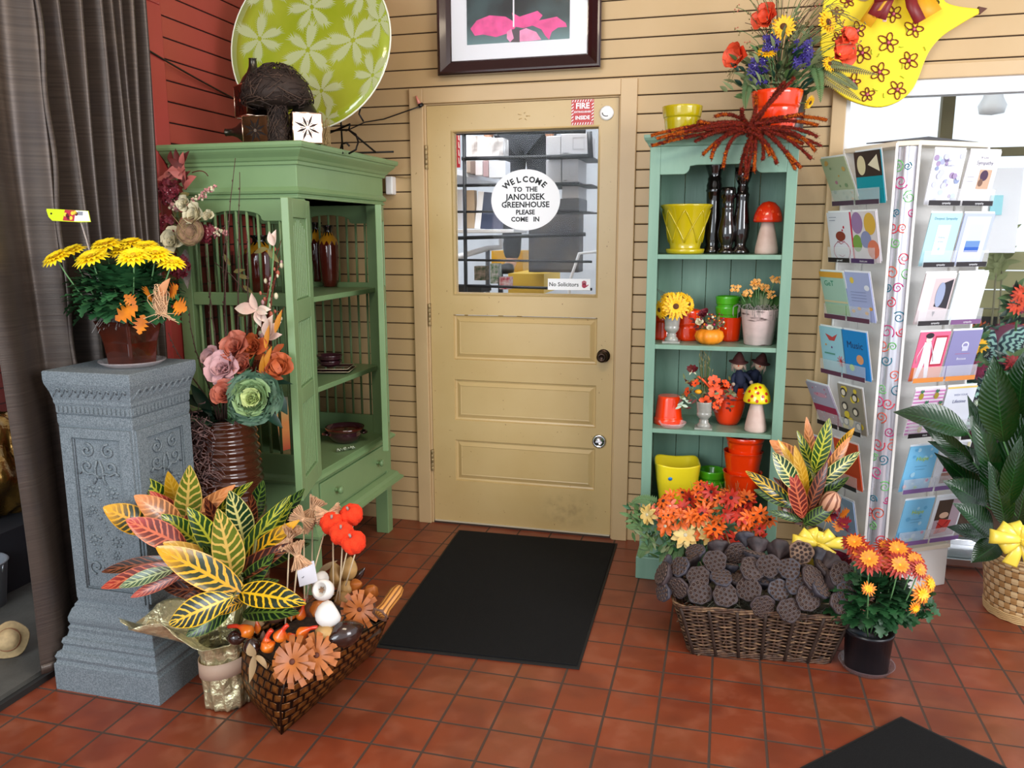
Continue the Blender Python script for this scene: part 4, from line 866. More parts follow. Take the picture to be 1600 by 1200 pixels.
CM = {'gy': croton_mat('croton_green_yellow', '#1c3d16', '#b9b834', '#2c5218'), 'gc': croton_mat('croton_green_cream', '#17391f', '#d7cf7e', '#2a5a34'), 'gp': croton_mat('croton_olive', '#55691f', '#d9b45c', '#6d7a26', vw=.5),
      'yo': croton_mat('croton_yellow', '#1d2c12', '#dba018', '#2a3412', '#d99c1c', .42), 'gY': croton_mat('croton_bold_yellow', '#10200e', '#e0b21a', '#15290f', None, .5), 'yl': croton_mat('croton_gold', '#c8951c', '#d9a83a', '#b98714', vw=.6),
      'op': croton_mat('croton_orange_pink', '#7a4a26', '#d88f55', '#8a5a30', '#d98548', .35), 'rd': croton_mat('croton_red', '#7c2a24', '#cf6a48', '#56241c', '#b0382e', .55), 'dr': croton_mat('croton_dark_red', '#3c1512', '#8d4a2a', '#2b1a10'),
      'dg': croton_mat('croton_dark_green', '#0e2413', '#5f7a2c', '#132f1a'), 'gr': croton_mat('croton_grey_green', '#3c5434', '#a7b07a', '#4a2f24')}
M_cst = mat('croton_stem', '#6f7040', .6)
def croton_leaf(root, O, tip, base, w, kind, y, stem, dy=-.08, wsc=.88):
    a = at(base[0], base[1], 'y', y)-O; b = at(tip[0], tip[1], 'y', y+dy)-O; m = MB(); d = b-a; L = d.length
    pxm = (at(base[0]+10, base[1], 'y', y)-at(base[0], base[1], 'y', y)).length/10
    view = (CAM-(O+a)).normalized(); 
    a0 = a-d*.16; L2 = L*1.17
    m.blade(a0, d, view+V((0, 0, .25))+V((rnd(-.25, .25), 0, rnd(-.1, .1))), L2, w*pxm*wsc, CM[kind], 16, .42, .16, lambda t: max(.03, sin(pi*min(1, (t*.97+.02))**.92))**.78, wave=.015)
    m.tube(bez(a0, a0*.6+stem*.4+V((0, .01, 0)), stem, 5), .0028, M_cst, 6); m.build('leaf', root)
CO = V((-1.455, -1.675, 0)); root = thing('croton_plant', CO, 'large croton with yellow, orange and red veined leaves, left of the gourd planter', 'plant')
spots = [((167, 791), (230, 825), 42, 'yo', -1.72), ((216, 775), (275, 818), 38, 'op', -1.68), ((230, 750), (268, 792), 26, 'gy', -1.6), ((262, 750), (280, 795), 26, 'yl', -1.58), ((300, 747), (290, 815), 40, 'gp', -1.62), ((343, 768), (298, 815), 26, 'op', -1.6), ((370, 760), (330, 812), 22, 'gy', -1.56),
 ((199, 810), (280, 850), 40, 'rd', -1.76), ((261, 806), (310, 850), 34, 'gy', -1.7), ((303, 800), (346, 872), 38, 'gy', -1.72), ((369, 780), (380, 842), 42, 'gc', -1.64), ((350, 812), (362, 896), 48, 'gp', -1.78), ((427, 788), (376, 878), 28, 'gy', -1.66), ((440, 820), (388, 876), 28, 'yo', -1.7),
 ((243, 850), (366, 920), 50, 'yo', -1.84), ((258, 845), (346, 893), 38, 'yl', -1.76), ((140, 914), (264, 888), 28, 'rd', -1.80), ((144, 888), (262, 876), 22, 'dr', -1.72), ((179, 914), (262, 892), 22, 'gr', -1.84), ((198, 934), (274, 902), 18, 'rd', -1.82), ((254, 975), (350, 938), 46, 'gY', -1.90), ((456, 932), (382, 926), 42, 'gY', -1.84), ((285, 903), (360, 924), 28, 'dr', -1.8),
 ((326, 956), (374, 942), 22, 'yo', -1.84), ((287, 995), (353, 955), 30, 'dg', -1.84), ((458, 776), (430, 828), 28, 'dg', -1.5), ((404, 766), (398, 805), 26, 'dg', -1.5), ((432, 856), (368, 900), 30, 'dr', -1.72), ((445, 948), (388, 958), 32, 'dg', -1.76), ((395, 790), (385, 830), 26, 'dr', -1.55), ((330, 860), (350, 900), 30, 'dg', -1.72), ((410, 880), (380, 920), 30, 'dg', -1.72), ((300, 880), (340, 915), 30, 'dg', -1.7), ((290, 930), (350, 930), 30, 'dr', -1.75), ((410, 905), (372, 935), 28, 'dg', -1.76), ((255, 915), (330, 925), 30, 'dr', -1.73), ((270, 890), (330, 905), 28, 'rd', -1.72), ((330, 790), (345, 840), 26, 'dr', -1.6), ((240, 770), (300, 830), 30, 'rd', -1.62), ((460, 850), (410, 880), 30, 'dg', -1.55), ((440, 800), (410, 850), 26, 'gy', -1.55)]
ct = at(372, 900, 'y', -1.76)-CO
for (tip, base, w_, kd, y) in spots: croton_leaf(root, CO, tip, base, w_, kd, y, ct+V((rnd(-.02, .02), rnd(-.01, .03), rnd(-.10, .02))))
m = MB(); m.tube([V((0, 0, .1)), ct+V((0, 0, -.08)), ct+V((0, .01, .08))], [.009, .007, .004], M_cst, 8); m.tube([V((0, 0, .1)), ct+V((.02, .02, -.05)), ct+V((.04, .04, .1))], [.008, .006, .004], M_cst, 8); m.build('trunk', root)
m = MB(); m.lathe([(.05, .02), (.058, .16), (.0001, .165)], mat('nursery_pot_soil', '#241c16', .9), n=20); m.build('nursery_pot', root)
M_foil = mat('gold_foil', '#e0dab0', .28, .75, bump=1, bscale=14); M_foil.node_tree.nodes['Bump'].inputs['Distance'].default_value = .03
GF = thing('gold_foil_wrap', CO, 'crinkled gold foil pot wrap with a beige band around the big croton', 'wrap')
m = MB()
def foil(u, v):
    a = u*2*pi; z = .004+v*.28
    r = .068+.012*v + (.0 if v < .72 else (v-.72)**1.3*.34)
    r *= 1+.05*sin(11*a+3*v)+.03*sin(23*a+9*v)+.03*sin(5*a-14*v)
    if .45 < v < .62: r *= .95
    zz = z+(.03*sin(3*a+1)+.02*sin(7*a) if v > .8 else 0)*(v-.8)*5
    d = max(0, v-.75)*4*.14*max(0, cos(a-3.85)); return V((r*cos(a)-d*.80, r*sin(a)-d*.60, zz+d*.25))
m.grid(foil, 72, 30, M_foil); m.build('foil', GF, solid=.001)
m = MB(); m.grid(lambda u, v: V((.081*cos(u*2*pi), .081*sin(u*2*pi), .115+.05*v+.012*cos(u*2*pi-.3))), 40, 2, mat('beige_band', '#bb9e88', .6)); m.build('paper_band', GF, solid=.0015)

# ---------------------------------------------------------------- planter with gourds
PBc = V((-1.185, -1.54, 0)); ang = atan2(.907, .42)
root = thing('tin_planter', PBc, 'boat-shaped bronze planter with an embossed scale pattern, filled with gourds and dried pods', 'planter', rz=ang)
def scale_mat():
    n = NT('embossed_bronze', .35); u = n.xyz(n.tc.outputs['UV']); X = n.M('MULTIPLY', u[0], 1/.038); Y = n.M('MULTIPLY', u[1], 1/.031)
    row = n.M('FLOOR', Y); xo = n.M('ADD', X, n.M('MULTIPLY', n.M('MODULO', row, 2), .5)); fx = n.M('SUBTRACT', n.M('FRACT', xo), .5); fy = n.M('SUBTRACT', n.M('FRACT', Y), .5)
    ax = n.M('ABSOLUTE', fx); ay = n.M('ABSOLUTE', n.M('ADD', fy, n.M('MULTIPLY', n.M('MULTIPLY', ax, ax), .6))); d_ = n.M('MAXIMUM', ax, ay); k = n.step(d_, .42, .33)
    c = n.mix(k, lin('#1c0d06'), n.mix(n.step(n.noise(40), .4, .6), lin('#9a622a'), lin('#6e401a'))); ring_ = n.M('MULTIPLY', n.step(d_, .20, .26), n.step(d_, .33, .28)); c = n.mix(n.M('MULTIPLY', ring_, .5), c, lin('#3a1e0c')); n.col(c)
    n.b.inputs['Metallic'].default_value = .55; n.bump(k, .7, .004); return n.m
M_sc = scale_mat(); root.rotation_euler = (0, 0, 0)
ZR = .21
_F, _L, _R = at(447, 1057, 'z', ZR), at(370, 1000, 'z', ZR), at(606, 970, 'z', ZR); _K = _L+_R-_F
_f, _l, _r = at(440, 1147, 'z', 0), at(388, 1090, 'z', 0), at(585, 1018, 'z', 0); _k = _l+_r-_f
_r = V((_r.x, _r.y, .0)); 
def panel(a0, b0, a1, b1, bulge, lift=0):
    """trapezium wall between bottom edge a0-b0 and rim edge a1-b1, swelling outward"""
    n_ = (b0-a0).cross(V((0, 0, 1))).normalized()
    def fn(u, v):
        p = (a0*(1-u)+b0*u)*(1-v)+(a1*(1-u)+b1*u)*v
        return p-PBc+n_*bulge*sin(pi*v)*sin(pi*min(1, max(0, u)))**.4+V((0, 0, .008*(2*u-1)**2*v))
    m = MB(); m.grid(fn, 20, 12, M_sc); L0 = (b1-a1).length; m.uv = [[(((i//13)/20)*L0, (i % 13)/12*.235) for i in f] for f in m.f]; return m
panel(_f, _r, _F, _R, .022).build('side_panel', root, solid=.003); panel(_k, _l, _K, _L, .022).build('side_panel', root, solid=.003)
panel(_l, _f, _L, _F, .028).build('end_panel', root, solid=.003); panel(_r, _k, _R, _K, .028).build('end_panel', root, solid=.003)
m = MB(); m.add([p-PBc+V((0, 0, .002)) for p in (_f, _r, _k, _l)], [(0, 1, 2, 3)], M_sc); m.build('bottom', root, solid=.003)
m = MB(); m.tube([p-PBc+V((0, 0, .009)) for p in (_F, _R, _K, _L, _F)], .0035, mat('dark_bronze_rim', '#2a1a12', .3, .6), 6, False); m.tube([_f-PBc, (_f+_F)/2-PBc+V((-.004, -.012, 0)), _F-PBc+V((0, 0, .008))], .003, MATS['dark_bronze_rim'], 6); m.build('rim', root)
m = MB(); c_ = (_F+_R+_K+_L)/4; m.poly([((c_+(p-c_)*.90)-PBc)[:2] for p in (_F, _R, _K, _L)], .02, mat('planter_fill', '#4a3424', .9, col2='#1a120c', nscale=60), Matrix.Translation((0, 0, .192))); m.build('filler', root)
# contents: every piece a thing
def PL(u, v, z=None, y=None):
    return at(u, v, 'y', y) if y is not None else at(u, v, 'z', z)
def gourd_mat():
    n = NT('orange_gourd', .25); u = n.xyz(n.tc.outputs['UV']); n.col(n.mix(n.step(n.M('ADD', u[1], n.M('MULTIPLY', n.noise(20), .2)), .3, .8), lin('#f0831c'), lin('#e0391c'))); n.b.inputs['Coat Weight'].default_value = .4; return n.m
M_go = gourd_mat()
def gooseneck(loc, pts, label, r=.019):
    m = MB(); loc = V(loc); P = [V(p) for p in pts]; n = 14; sp = bez(P[0], P[1], P[2], n); rad = [r*max(.22, (sin(pi*min(.5, t*1.6+.08)) if t < .3 else max(.3, 1-(t-.25)*1.9))) for t in [i/n for i in range(n+1)]]
    sp = [p-loc for p in sp]; ring = []; m.tube(sp, rad, M_go, 14); 
    # uv along the neck
    o = len(m.uv); N = 14
    m.uv = [[(0, (i//N)/n) for i in f] for f in m.f]
    o = m.build('orange_gourd', label=label, cat='gourd', group='orange gooseneck gourds in the tin planter'); o.location = loc
gd = [((368, 1015-20), (350, 985), (342, 968), 'tip', 0)]
def G(b, c, e, y, label, r=.019, dz=0):
    a_, b_, c_ = PL(*b, y=y), PL(*c, y=y-.01), PL(*e, y=y); gooseneck(a_, (a_, b_, c_), label, r)
G((392, 996), (383, 974), (357, 979), -1.80, 'orange gourd at the left end of the planter with its neck bent left', .021)
G((402, 990), (403, 972), (399, 964), -1.76, 'slim red-orange gourd standing upright near the left end of the planter', .011)
G((425, 1018), (408, 1000), (425, 984), -1.86, 'orange gourd at the planter front with its neck curling up', .022)
G((437, 1002), (438, 985), (450, 976), -1.84, 'orange gourd in the middle front with a short upright neck', .021)
G((451, 1000), (455, 988), (461, 994), -1.80, 'small orange gourd between two bigger gourds', .014)
G((466, 996), (478, 980), (497, 980), -1.80, 'orange gourd with a long neck pointing right', .018)
G((468, 968), (473, 955), (475, 936), -1.74, 'orange gourd standing tall with a straight neck behind the front gourds', .015)
G((455, 968), (456, 955), (457, 950), -1.70, 'orange gourd mostly hidden behind the bundle sticks', .013)
G((512, 944), (508, 940), (502, 941), -1.66, 'red gourd tip behind the white pods', .012)
M_curl = mat('orange_curl_petal', '#bb6a26', .38, col2='#9a531c', nscale=20)
def curl_flower(u, v, y, r, nrm, label, name='wood_curl_flower'):
    m = MB(); c = PL(u, v, y=y); bloom(m, (0, 0, 0), nrm, r, 13, 2, M_curl, mat('curl_centre', '#5c2c1a', .7), .27, .35, .13, .4, .02, prof=lambda t: .35+.65*min(1, t*1.3)); o = m.build(name, label=label, cat='dried flower', group='orange shaved wood flowers in the tin planter'); o.location = c
curl_flower(458, 1034, -1.90, .066, (0, -1, .55), 'orange wood-curl flower hanging over the planter front corner')
curl_flower(495, 1024, -1.86, .062, (.35, -.9, .6), 'orange wood-curl flower just right of the front corner one')
curl_flower(562, 952, -1.68, .056, (.3, -1, .35), 'orange wood-curl flower on the right rim of the planter')
curl_flower(530, 1000-60+40, -1.70, .035, (.2, -.6, 1), 'small orange wood-curl flower behind the big white pod')
M_wht = mat('white_pod', '#efece6', .4)
root = None
for (u, v, y, r_, nr, lb) in ((505, 922, -1.70, .032, (-.1, -1, .55), 'white round pod facing front with an open brown centre'), (500, 905, -1.62, .027, (-.5, .2, .5), 'white pod tilted away behind the open one'), (514, 959, -1.78, .037, (.75, .75, .45), 'largest white pod, its closed round side showing')):
    t_ = thing('white_pod', PL(u, v, y=y), lb, 'pod', 'white lacquered pods in the tin planter'); R = RotTo(nr); m = MB()
    m.lathe([(.006, -r_*1.05), (r_*.55, -r_*.9), (r_*.92, -r_*.4), (r_, .0), (r_*.93, r_*.4), (r_*.72, r_*.62), (r_*.62, r_*.60), (r_*.5, r_*.2), (.0001, r_*.1)], M_wht, n=26, R=R); m.build('shell', t_)
    m = MB(); 
    for k in range(6): a = k*pi/3; m.blade(R @ V((0, 0, r_*.2)), R @ V((cos(a), sin(a), .4)), R @ V((0, 0, 1)), r_*.35, r_*.2, M_nest, 4, .2)
    m.build('centre', t_)
M_pod = mat('glossy_brown_pod', '#2e1a14', .18, coat=.6, noise=.3, nscale=30); M_tanp = mat('tan_pod', '#b08a52', .5, noise=.2, nscale=30); M_brwn = mat('dull_brown_pod', '#6b4a38', .7, noise=.3, nscale=30)
def pod(u, v, y, r, L, d, mm, label, cat='pod', ribs=0, name='seed_pod'):
    m = MB(); pr = [(max(1e-4, r*sin(pi*t)**.8), -L/2+L*t) for t in [i/14 for i in range(15)]]
    m.lathe(pr, mm, n=24, R=RotTo(d), mod=(lambda a, rr, z: 1+.07*cos(ribs*a)) if ribs else None); o = m.build(name, label=label, cat=cat, group='dried pods in the tin planter'); o.location = PL(u, v, y=y)
pod(369, 996, -1.80, .022, .062, (1, .2, .05), M_pod, 'glossy dark brown pod at the far left tip of the planter')
pod(394, 1010, -1.86, .024, .058, (.1, -.3, 1), M_pod, 'round glossy brown pod beside the front left gourds')
pod(411, 1000, -1.82, .010, .06, (.1, 0, 1), M_brwn, 'slim striped brown pod standing beside the round glossy pod')
pod(508, 990, -1.80, .028, .075, (1, -.3, .1), M_tanp, 'tan ribbed pod behind the wood-curl flowers', ribs=8)
pod(540, 990, -1.78, .036, .12, (.55, .8, .1), M_pod, 'large glossy dark pod along the right rim of the planter')
pod(545, 890, -1.52, .027, .085, (.1, .2, 1), M_tanp, 'tall tan pod at the back of the planter', ribs=6)
pod(526, 900, -1.52, .024, .09, (-.2, .1, 1), M_tanp, 'slimmer tan pod leaning left at the back of the planter', ribs=6)
pod(541, 918, -1.56, .025, .05, (0, -.3, 1), M_tanp, 'small pumpkin-shaped tan pod behind the right wood-curl flower', ribs=9)
pod(535, 935, -1.60, .026, .04, (0, -.4, 1), M_tanp, 'squat wrinkled tan pod beside the white pods', ribs=11)
pod(560, 900, -1.50, .012, .07, (.6, .2, .8), M_pod, 'thin glossy dark pod at the back right of the planter')
pod(430, 962, -1.66, .030, .05, (0, 0, 1), M_brwn, 'round dull brown pod behind the front gourds')
pod(447, 950, -1.62, .032, .055, (.2, 0, 1), M_brwn, 'wrinkled brown pod behind the bundle sticks', ribs=9)
pod(395, 975, -1.72, .020, .07, (1, .3, 0), mat('tan_husk', '#a08560', .6), 'tan husk lying at the left back of the planter')
pod(500, 950, -1.72, .030, .05, (0, -.5, 1), M_curl, 'orange-brown pod between the white pods and gourds', ribs=7)
pod(580, 925, -1.58, .022, .06, (.5, -.3, .8), M_curl, 'ragged orange pod at the back right corner', ribs=7)
pod(486, 952, -1.70, .026, .055, (.3, -.3, 1), M_brwn, 'dark ribbed pod left of the white pods', ribs=7)
pod(575, 948, -1.62, .024, .05, (.5, -.3, .8), M_brwn, 'ribbed brown pod between curl flower and striped pod', ribs=9)
pod(555, 915, -1.55, .02, .06, (.8, -.2, .4), M_curl, 'frayed orange pod behind the right wood-curl flower', ribs=5)
t_ = thing('striped_pod', PL(610, 938, y=-1.66), 'long striped golden pod jutting over the right end of the planter', 'pod'); d_ = (PL(626, 915, y=-1.62)-PL(599, 952, y=-1.70)).normalized(); m = MB()
n_ = NT('striped_gold', .3); u_ = n_.xyz(n_.tc.outputs['UV']); n_.col(n_.mix(n_.step(n_.M('SINE', n_.M('MULTIPLY', u_[0], 2*pi*9)), .1, .5), lin('#c98a44'), lin('#7a4a20')))
m.lathe([(.020, -.055), (.022, -.05), (.017, -.03), (.018, .0), (.019, .03), (.013, .05), (.0001, .058)], n_.m, n=28, R=RotTo(d_), mod=lambda a, r, z: 1+.06*cos(9*a)); m.build('body', t_)
m = MB(); R = RotTo(-d_); m.lathe([(.012, .04), (.026, .055), (.022, .058), (.008, .05), (.0001, .048)], M_brwn, n=18, R=R, mod=lambda a, r, z: 1+.12*cos(6*a)); m.build('flared_end', t_)
m = MB(); m.blade((0, 0, 0), (-.2, -.3, .6), (0, -1, .3), .04, .03, mat('tan_husk', '#a08560', .6), 6, .8); m.blade((0, 0, 0), (.8, -.3, .1), (0, -.3, 1), .055, .018, mat('tan_husk', '#a08560', .6), 8, 1.6); m.blade((0, 0, .005), (.15, -.2, -1), (-.3, -1, 0), .075, .03, mat('tan_husk', '#a08560', .6), 8, -.6)
o = m.build('curled_husk', label='curled beige husk hanging over the left front rim of the planter', cat='husk'); o.location = PL(398, 1025, y=-1.90)
m = MB(); m.blade((0, 0, 0), (.6, .1, .5), (0, -1, .3), .07, .02, mat('tan_husk', '#a08560', .6), 8, .8); o = m.build('tan_sliver', label='curved tan pod sliver behind the small white card', cat='husk'); o.location = PL(498, 895, y=-1.5)
# straw bundle picks
M_tie = mat('jute_straw', '#dcb089', .8, noise=.2, nscale=80); M_stick = mat('pale_wood_stick', '#cbb592', .6)
def bundle(u, v, d, y, foot, label, fy=-1.72):
    c = PL(u, v, y=y); t_ = thing('straw_bundle_pick', PL(*foot, y=fy), label, 'pick', 'straw bundle picks'); c = c-t_.location; d = V(d).normalized(); R = RotTo(d); m = MB()
    for i in range(240):
        a = rnd(0, 6.28); r0 = rnd(0, .0085); r1 = rnd(.004, .031); r2 = rnd(.004, .031); a2 = a+rnd(-.3, .3)
        m.tube([c+R @ V((r2*cos(a2), r2*sin(a2), -rnd(.03, .038))), c+R @ V((r0*cos(a), r0*sin(a), 0)), c+R @ V((r1*cos(a), r1*sin(a), rnd(.030, .038)))], .0014, M_tie, 3, False)
    m.lathe([(.008, -.004), (.0095, 0), (.008, .004)], M_tie, c, 12, R); m.build('straw_bundle', t_)
    m = MB(); m.tube([V((0, 0, 0)), c-V((0, 0, .012))], .0022, M_stick, 6); m.build('stick', t_)
bundle(474, 812, (.8, 0, -.5), -1.62, (476, 940), 'straw bundle pick, the topmost left one of the five')
bundle(488, 796, (.35, .4, .75), -1.57, (487, 925), 'straw bundle pick behind the top left one', -1.62)
bundle(513, 803, (1, .3, .15), -1.60, (474, 950), 'straw bundle pick touching the top of the felt pumpkins')
bundle(452, 840, (.45, 0, .9), -1.72, (446, 975), 'straw bundle pick leaning at the far left of the planter', -1.76)
bundle(465, 868, (.35, -.1, -.9), -1.78, (455, 970), 'lowest straw bundle pick, hanging in front of the white card', -1.78)
M_felt = mat('orange_felt', '#f0380c', .9, noise=.12, nscale=60, bump=.5, bscale=200)
for (u, v, y, foot, lb) in ((519, 818, -1.62, (521, 930), 'orange felt pumpkin pick at the upper left of the four'), (549, 805, -1.58, (524, 940), 'orange felt pumpkin pick, highest and rightmost of the four'), (534, 834, -1.66, (530, 938), 'orange felt pumpkin pick in the middle front of the four'), (553, 848, -1.68, (540, 915), 'orange felt pumpkin pick, lowest of the four')):
    t_ = thing('felt_pumpkin_pick', PL(*foot, y=-1.66), lb, 'pick', 'felt pumpkin picks'); c = PL(u, v, y=y)-t_.location; tl = V((rnd(-.3, .3), -.45, 1)); R = RotTo(tl); m = MB()
    m.lathe([(.0001, -.026), (.018, -.029), (.031, -.018), (.037, 0), (.034, .016), (.024, .027), (.010, .026), (.0001, .019)], M_felt, c, 42, R, mod=lambda a, r, z: 1-.15*abs(cos(3.5*a))**5); m.build('pumpkin', t_)
    m = MB(); m.tube([c+R @ V((0, 0, .018)), c+R @ V((.002, 0, .034))], .0035, mat('grey_stem', '#9a8a80', .8), 8); m.build('stalk', t_); m = MB(); m.tube([V((0, 0, 0)), c+R @ V((0, 0, -.02))], .0022, M_stick, 6); m.build('stick', t_)
t_ = thing('price_card', PL(478, 895, y=-1.70), 'small white card stuck among the sticks in the planter', 'card'); m = MB(); F = face((0, 0, 0), (1, .1, .35), (-.2, .1, 1)); m.poly([(-.028, -.035), (.032, -.035), (.032, .028), (-.028, .028)], .0008, mat('card_white', '#e9e9f2', .6), F); m.tube([F @ V((-.015, -.01, .001)), F @ V((-.012, -.012, .001)), F @ V((-.008, -.008, .001))], .0008, M_black, 4); m.build('card', t_)
m = MB(); m.tube([F @ V((0, -.03, -.002)), V((0, 0, -.10))], .0015, M_clear, 6); m.build('stake', t_)
# ================================================================ UPPER WALL
M_fr = mat('dark_cherry_frame', '#2c1214', .22, coat=.5); M_matb = mat('picture_mat_white', '#eef0f6', .5)
root = thing('framed_picture', (-.934, -.02, 2.15), 'framed photograph of a pink flower in a dark cherry frame above the door', 'picture')
fx0, fx1, fz0, fz1 = -.370, .372, 0, .62
m = MB()
pr = [(0, 0), (0, -.028), (.006, -.034), (.014, -.034), (.040, -.022), (.058, -.012), (.062, -.012), (.062, 0)]
rs = [[(fx0+i, y, fz0+i), (fx1-i, y, fz0+i), (fx1-i, y, fz1-i), (fx0+i, y, fz1-i)] for i, y in pr]
for p, q in zip(rs, rs[1:]): m.add(p+q, [(i, (i+1) % 4, 4+(i+1) % 4, 4+i) for i in range(4)], M_fr)
m.build('frame', root)
m = MB(); m.box(fx0+.06, fx1-.06, -.008, .0, fz0+.06, fz1-.06, M_matb); m.build('mount', root)
def flowerpic():
    n = NT('flower_photo_backdrop', .4); u = n.xyz(n.tc.outputs['Object']); a = n.noise(5); c = n.mix(n.step(a, .4, .65), lin('#171c1f'), lin('#3f5658')); c = n.mix(n.step(u[2], .22, .12), c, lin('#6f8f92')); n.col(c); return n.m
m = MB(); m.box(-.235, .232, -.0095, -.007, .128, .50, flowerpic()); PR_ = m.build('print', root)
M_pnk = mat('photo_pink', '#f0579c', .45, noise=.18, nscale=24); M_pnk2 = mat('photo_pink_light', '#f79cc6', .45, noise=.15, nscale=30)
def pp(u, v): q = at(u, v, 'y', -.03); return V((q.x+.934, -.0105, q.z-2.15))
for ol, mm in (([(735, 45), (745, 32), (765, 24), (790, 26), (803, 34), (800, 20), (812, 26), (840, 17), (848, 24), (842, 32), (870, 26), (884, 36), (886, 42), (872, 43), (862, 50), (858, 62), (852, 56), (846, 46), (832, 40), (818, 44), (806, 42), (800, 50), (775, 58), (755, 54), (742, 56)], M_pnk),
               ([(792, 50), (799, 45), (803, 60), (797, 66), (792, 60)], M_pnk2), ([(812, 48), (822, 44), (838, 50), (846, 62), (830, 64), (812, 65)], M_pnk2)):
    m = MB(); P_ = [pp(*q) for q in ol]; m.add([V((p.x, -.0105 if mm is M_pnk else -.0112, p.z)) for p in P_], [list(range(len(P_)))[::-1]], mm); m.build('printed_petals', PR_)
m = MB(); m.add([pp(*q)+V((0, -.0005, 0)) for q in ((800, 46), (812, 44), (820, 55), (812, 66), (798, 66))], [range(4, -1, -1)], mat('photo_grey', '#5a5258', .5)); m.build('printed_centre', PR_)
m = MB(); m.add([V(p) for p in ((-.022, -.011, .19), (-.015, -.011, .19), (-.015, -.011, .5), (-.022, -.011, .5))], [(0, 1, 2, 3)], M_matb); m.build('printed_line', PR_)
m = MB(); m.box(fx0+.058, fx1-.058, -.0145, -.0135, fz0+.058, fz1-.058, mat('picture_glass', '#ffffff', .03, trans=1, alpha=.16, coat=1)); m.build('glazing', root)
# wooden bird
M_by = mat('lemon_yellow_paint', '#f6dd14', .45, noise=.05, nscale=4); M_bm = mat('maroon_line', '#7d1c12', .5); M_bpk = mat('bird_pink_dot', '#e06a80', .5)
BB = V((.60, -.06, 2.10)); root = thing('wooden_bird', BB, 'flat yellow wooden bird painted with maroon flowers, high on the wall', 'ornament')
def Bp(u, v): q = at(u, v, 'y', -.06); return (q.x-BB.x, q.z-BB.z)
outl = [(1532, 14), (1500, 10), (1478, 3), (1470, -12), (1455, -30), (1430, -40), (1400, -38), (1378, -20), (1365, -8), (1352, 2), (1330, -4), (1310, -14), (1292, -12), (1286, 10), (1282, 50), (1284, 95), (1296, 130), (1320, 152), (1350, 164), (1378, 167), (1405, 158), (1424, 142), (1436, 120), (1444, 98), (1455, 76), (1474, 55), (1500, 38), (1520, 26), (1533, 19)]
def smooth(pts, k=3):
    o = []; n = len(pts)
    for i in range(n):
        p0, p1, p2, p3 = [V((*pts[(i+j) % n], 0)) for j in (-1, 0, 1, 2)]
        for q in range(k): t = q/k; r = .5*((2*p1)+(p2-p0)*t+(2*p0-5*p1+4*p2-p3)*t*t+(3*p1-p0-3*p2+p3)*t**3); o.append((r.x, r.y))
    return o
Fb = face((0, 0, 0), (1, 0, 0), (0, 0, 1))
m = MB(); m.poly(smooth([Bp(*q) for q in outl])[::-1], .022, M_by, Fb); m.build('body', root, bevel=.004)
m = MB(); m.poly([Bp(*q) for q in ((1529, 10), (1543, 13), (1533, 21), (1530, 21))][::-1], .02, mat('beak_brown', '#5a2f1c', .6), Fb @ Matrix.Translation((0, 0, .001))); m.build('beak', root)
def bl(pts, r, mm): m.tube([Fb @ V((*Bp(*q), .0035)) for q in pts], r, mm, 5)
m = MB()
for (cx, cy, s_) in ((1340, 48, 13), (1347, 83, 15), (1388, 67, 17), (1428, 46, 15), (1420, 95, 16), (1374, 113, 15), (1355, 148, 11), (1402, 140, 14), (1396, 22, 13), (1333, 128, 13), (1325, 2, 11), (1307, 20, 10), (1310, 60, 11)):
    a0 = rnd(0, 6)
    m = MB()
    for k in range(5):
        a = a0+k*2*pi/5; L = s_*rnd(.85, 1.15); c, sn = cos(a), sin(a)
        bl([(cx+(L*.5+L*.5*cos(t))*c-L*.27*sin(t)*sn, cy+(L*.5+L*.5*cos(t))*sn+L*.27*sin(t)*c) for t in [2*pi*j/12 for j in range(13)]], .0022, M_bm)
    m.build('painted_flower', root)
m = MB()
for (cx, cy) in ((1340, 48), (1347, 83), (1388, 67), (1428, 46), (1420, 95), (1374, 113), (1355, 148), (1402, 140), (1396, 22), (1333, 128)): m.sphere(Fb @ V((*Bp(cx, cy), .004)), .006, M_bpk, n=8)
m.build('painted_dots', root)
m = MB(); 
for (cx, cy, r, a) in ((1372, 80, 11, 2.6), (1405, 50, 12, -.6), (1408, 65, 9, 1.2), (1437, 80, 9, -.8), (1398, 103, 12, -.3), (1372, 130, 12, 1.6), (1390, 148, 10, 2.6), (1405, 128, 9, -1.4), (1365, 82, 9, .2)): bl([(cx+r*cos(a+t), cy+r*sin(a+t)) for t in (0, .25, .5, .75)], .0016, mat('bird_green', '#a8c21c', .5))
m.build('painted_curls', root)
m = MB(); bl([(1464+3*cos(t), 4+3*sin(t)) for t in [k*pi/5 for k in range(11)]], .0022, M_black); m.build('eye', root)
RB = V((.60, -.10, 2.33)); r2 = thing('ribbon_bow', RB, 'maroon and orange ribbon bow tied at the neck of the yellow bird', 'bow')
def ribbon(mb, pts, w, m_, base, y=-.10, y2=-.12):
    P_ = [at(u, v, 'y', y+(y2-y)*i/(len(pts)-1))-base for i, (u, v) in enumerate(pts)]; vs = []
    for i, p in enumerate(P_):
        T = (P_[min(i+1, len(P_)-1)]-P_[max(0, i-1)]).normalized(); s_ = T.cross(V((0, -1, 0))).normalized()*w/2; vs += [p-s_, p+s_]
    mb.add(vs, [(2*i, 2*i+1, 2*i+3, 2*i+2) for i in range(len(P_)-1)], m_, True)
M_rm = mat('maroon_ribbon', '#7e1c1c', .45, noise=.2, nscale=20); M_ro = mat('orange_mesh_ribbon', '#e9a818', .5, alpha=.85); M_rw = mat('pink_white_ribbon', '#e6b9b4', .45)
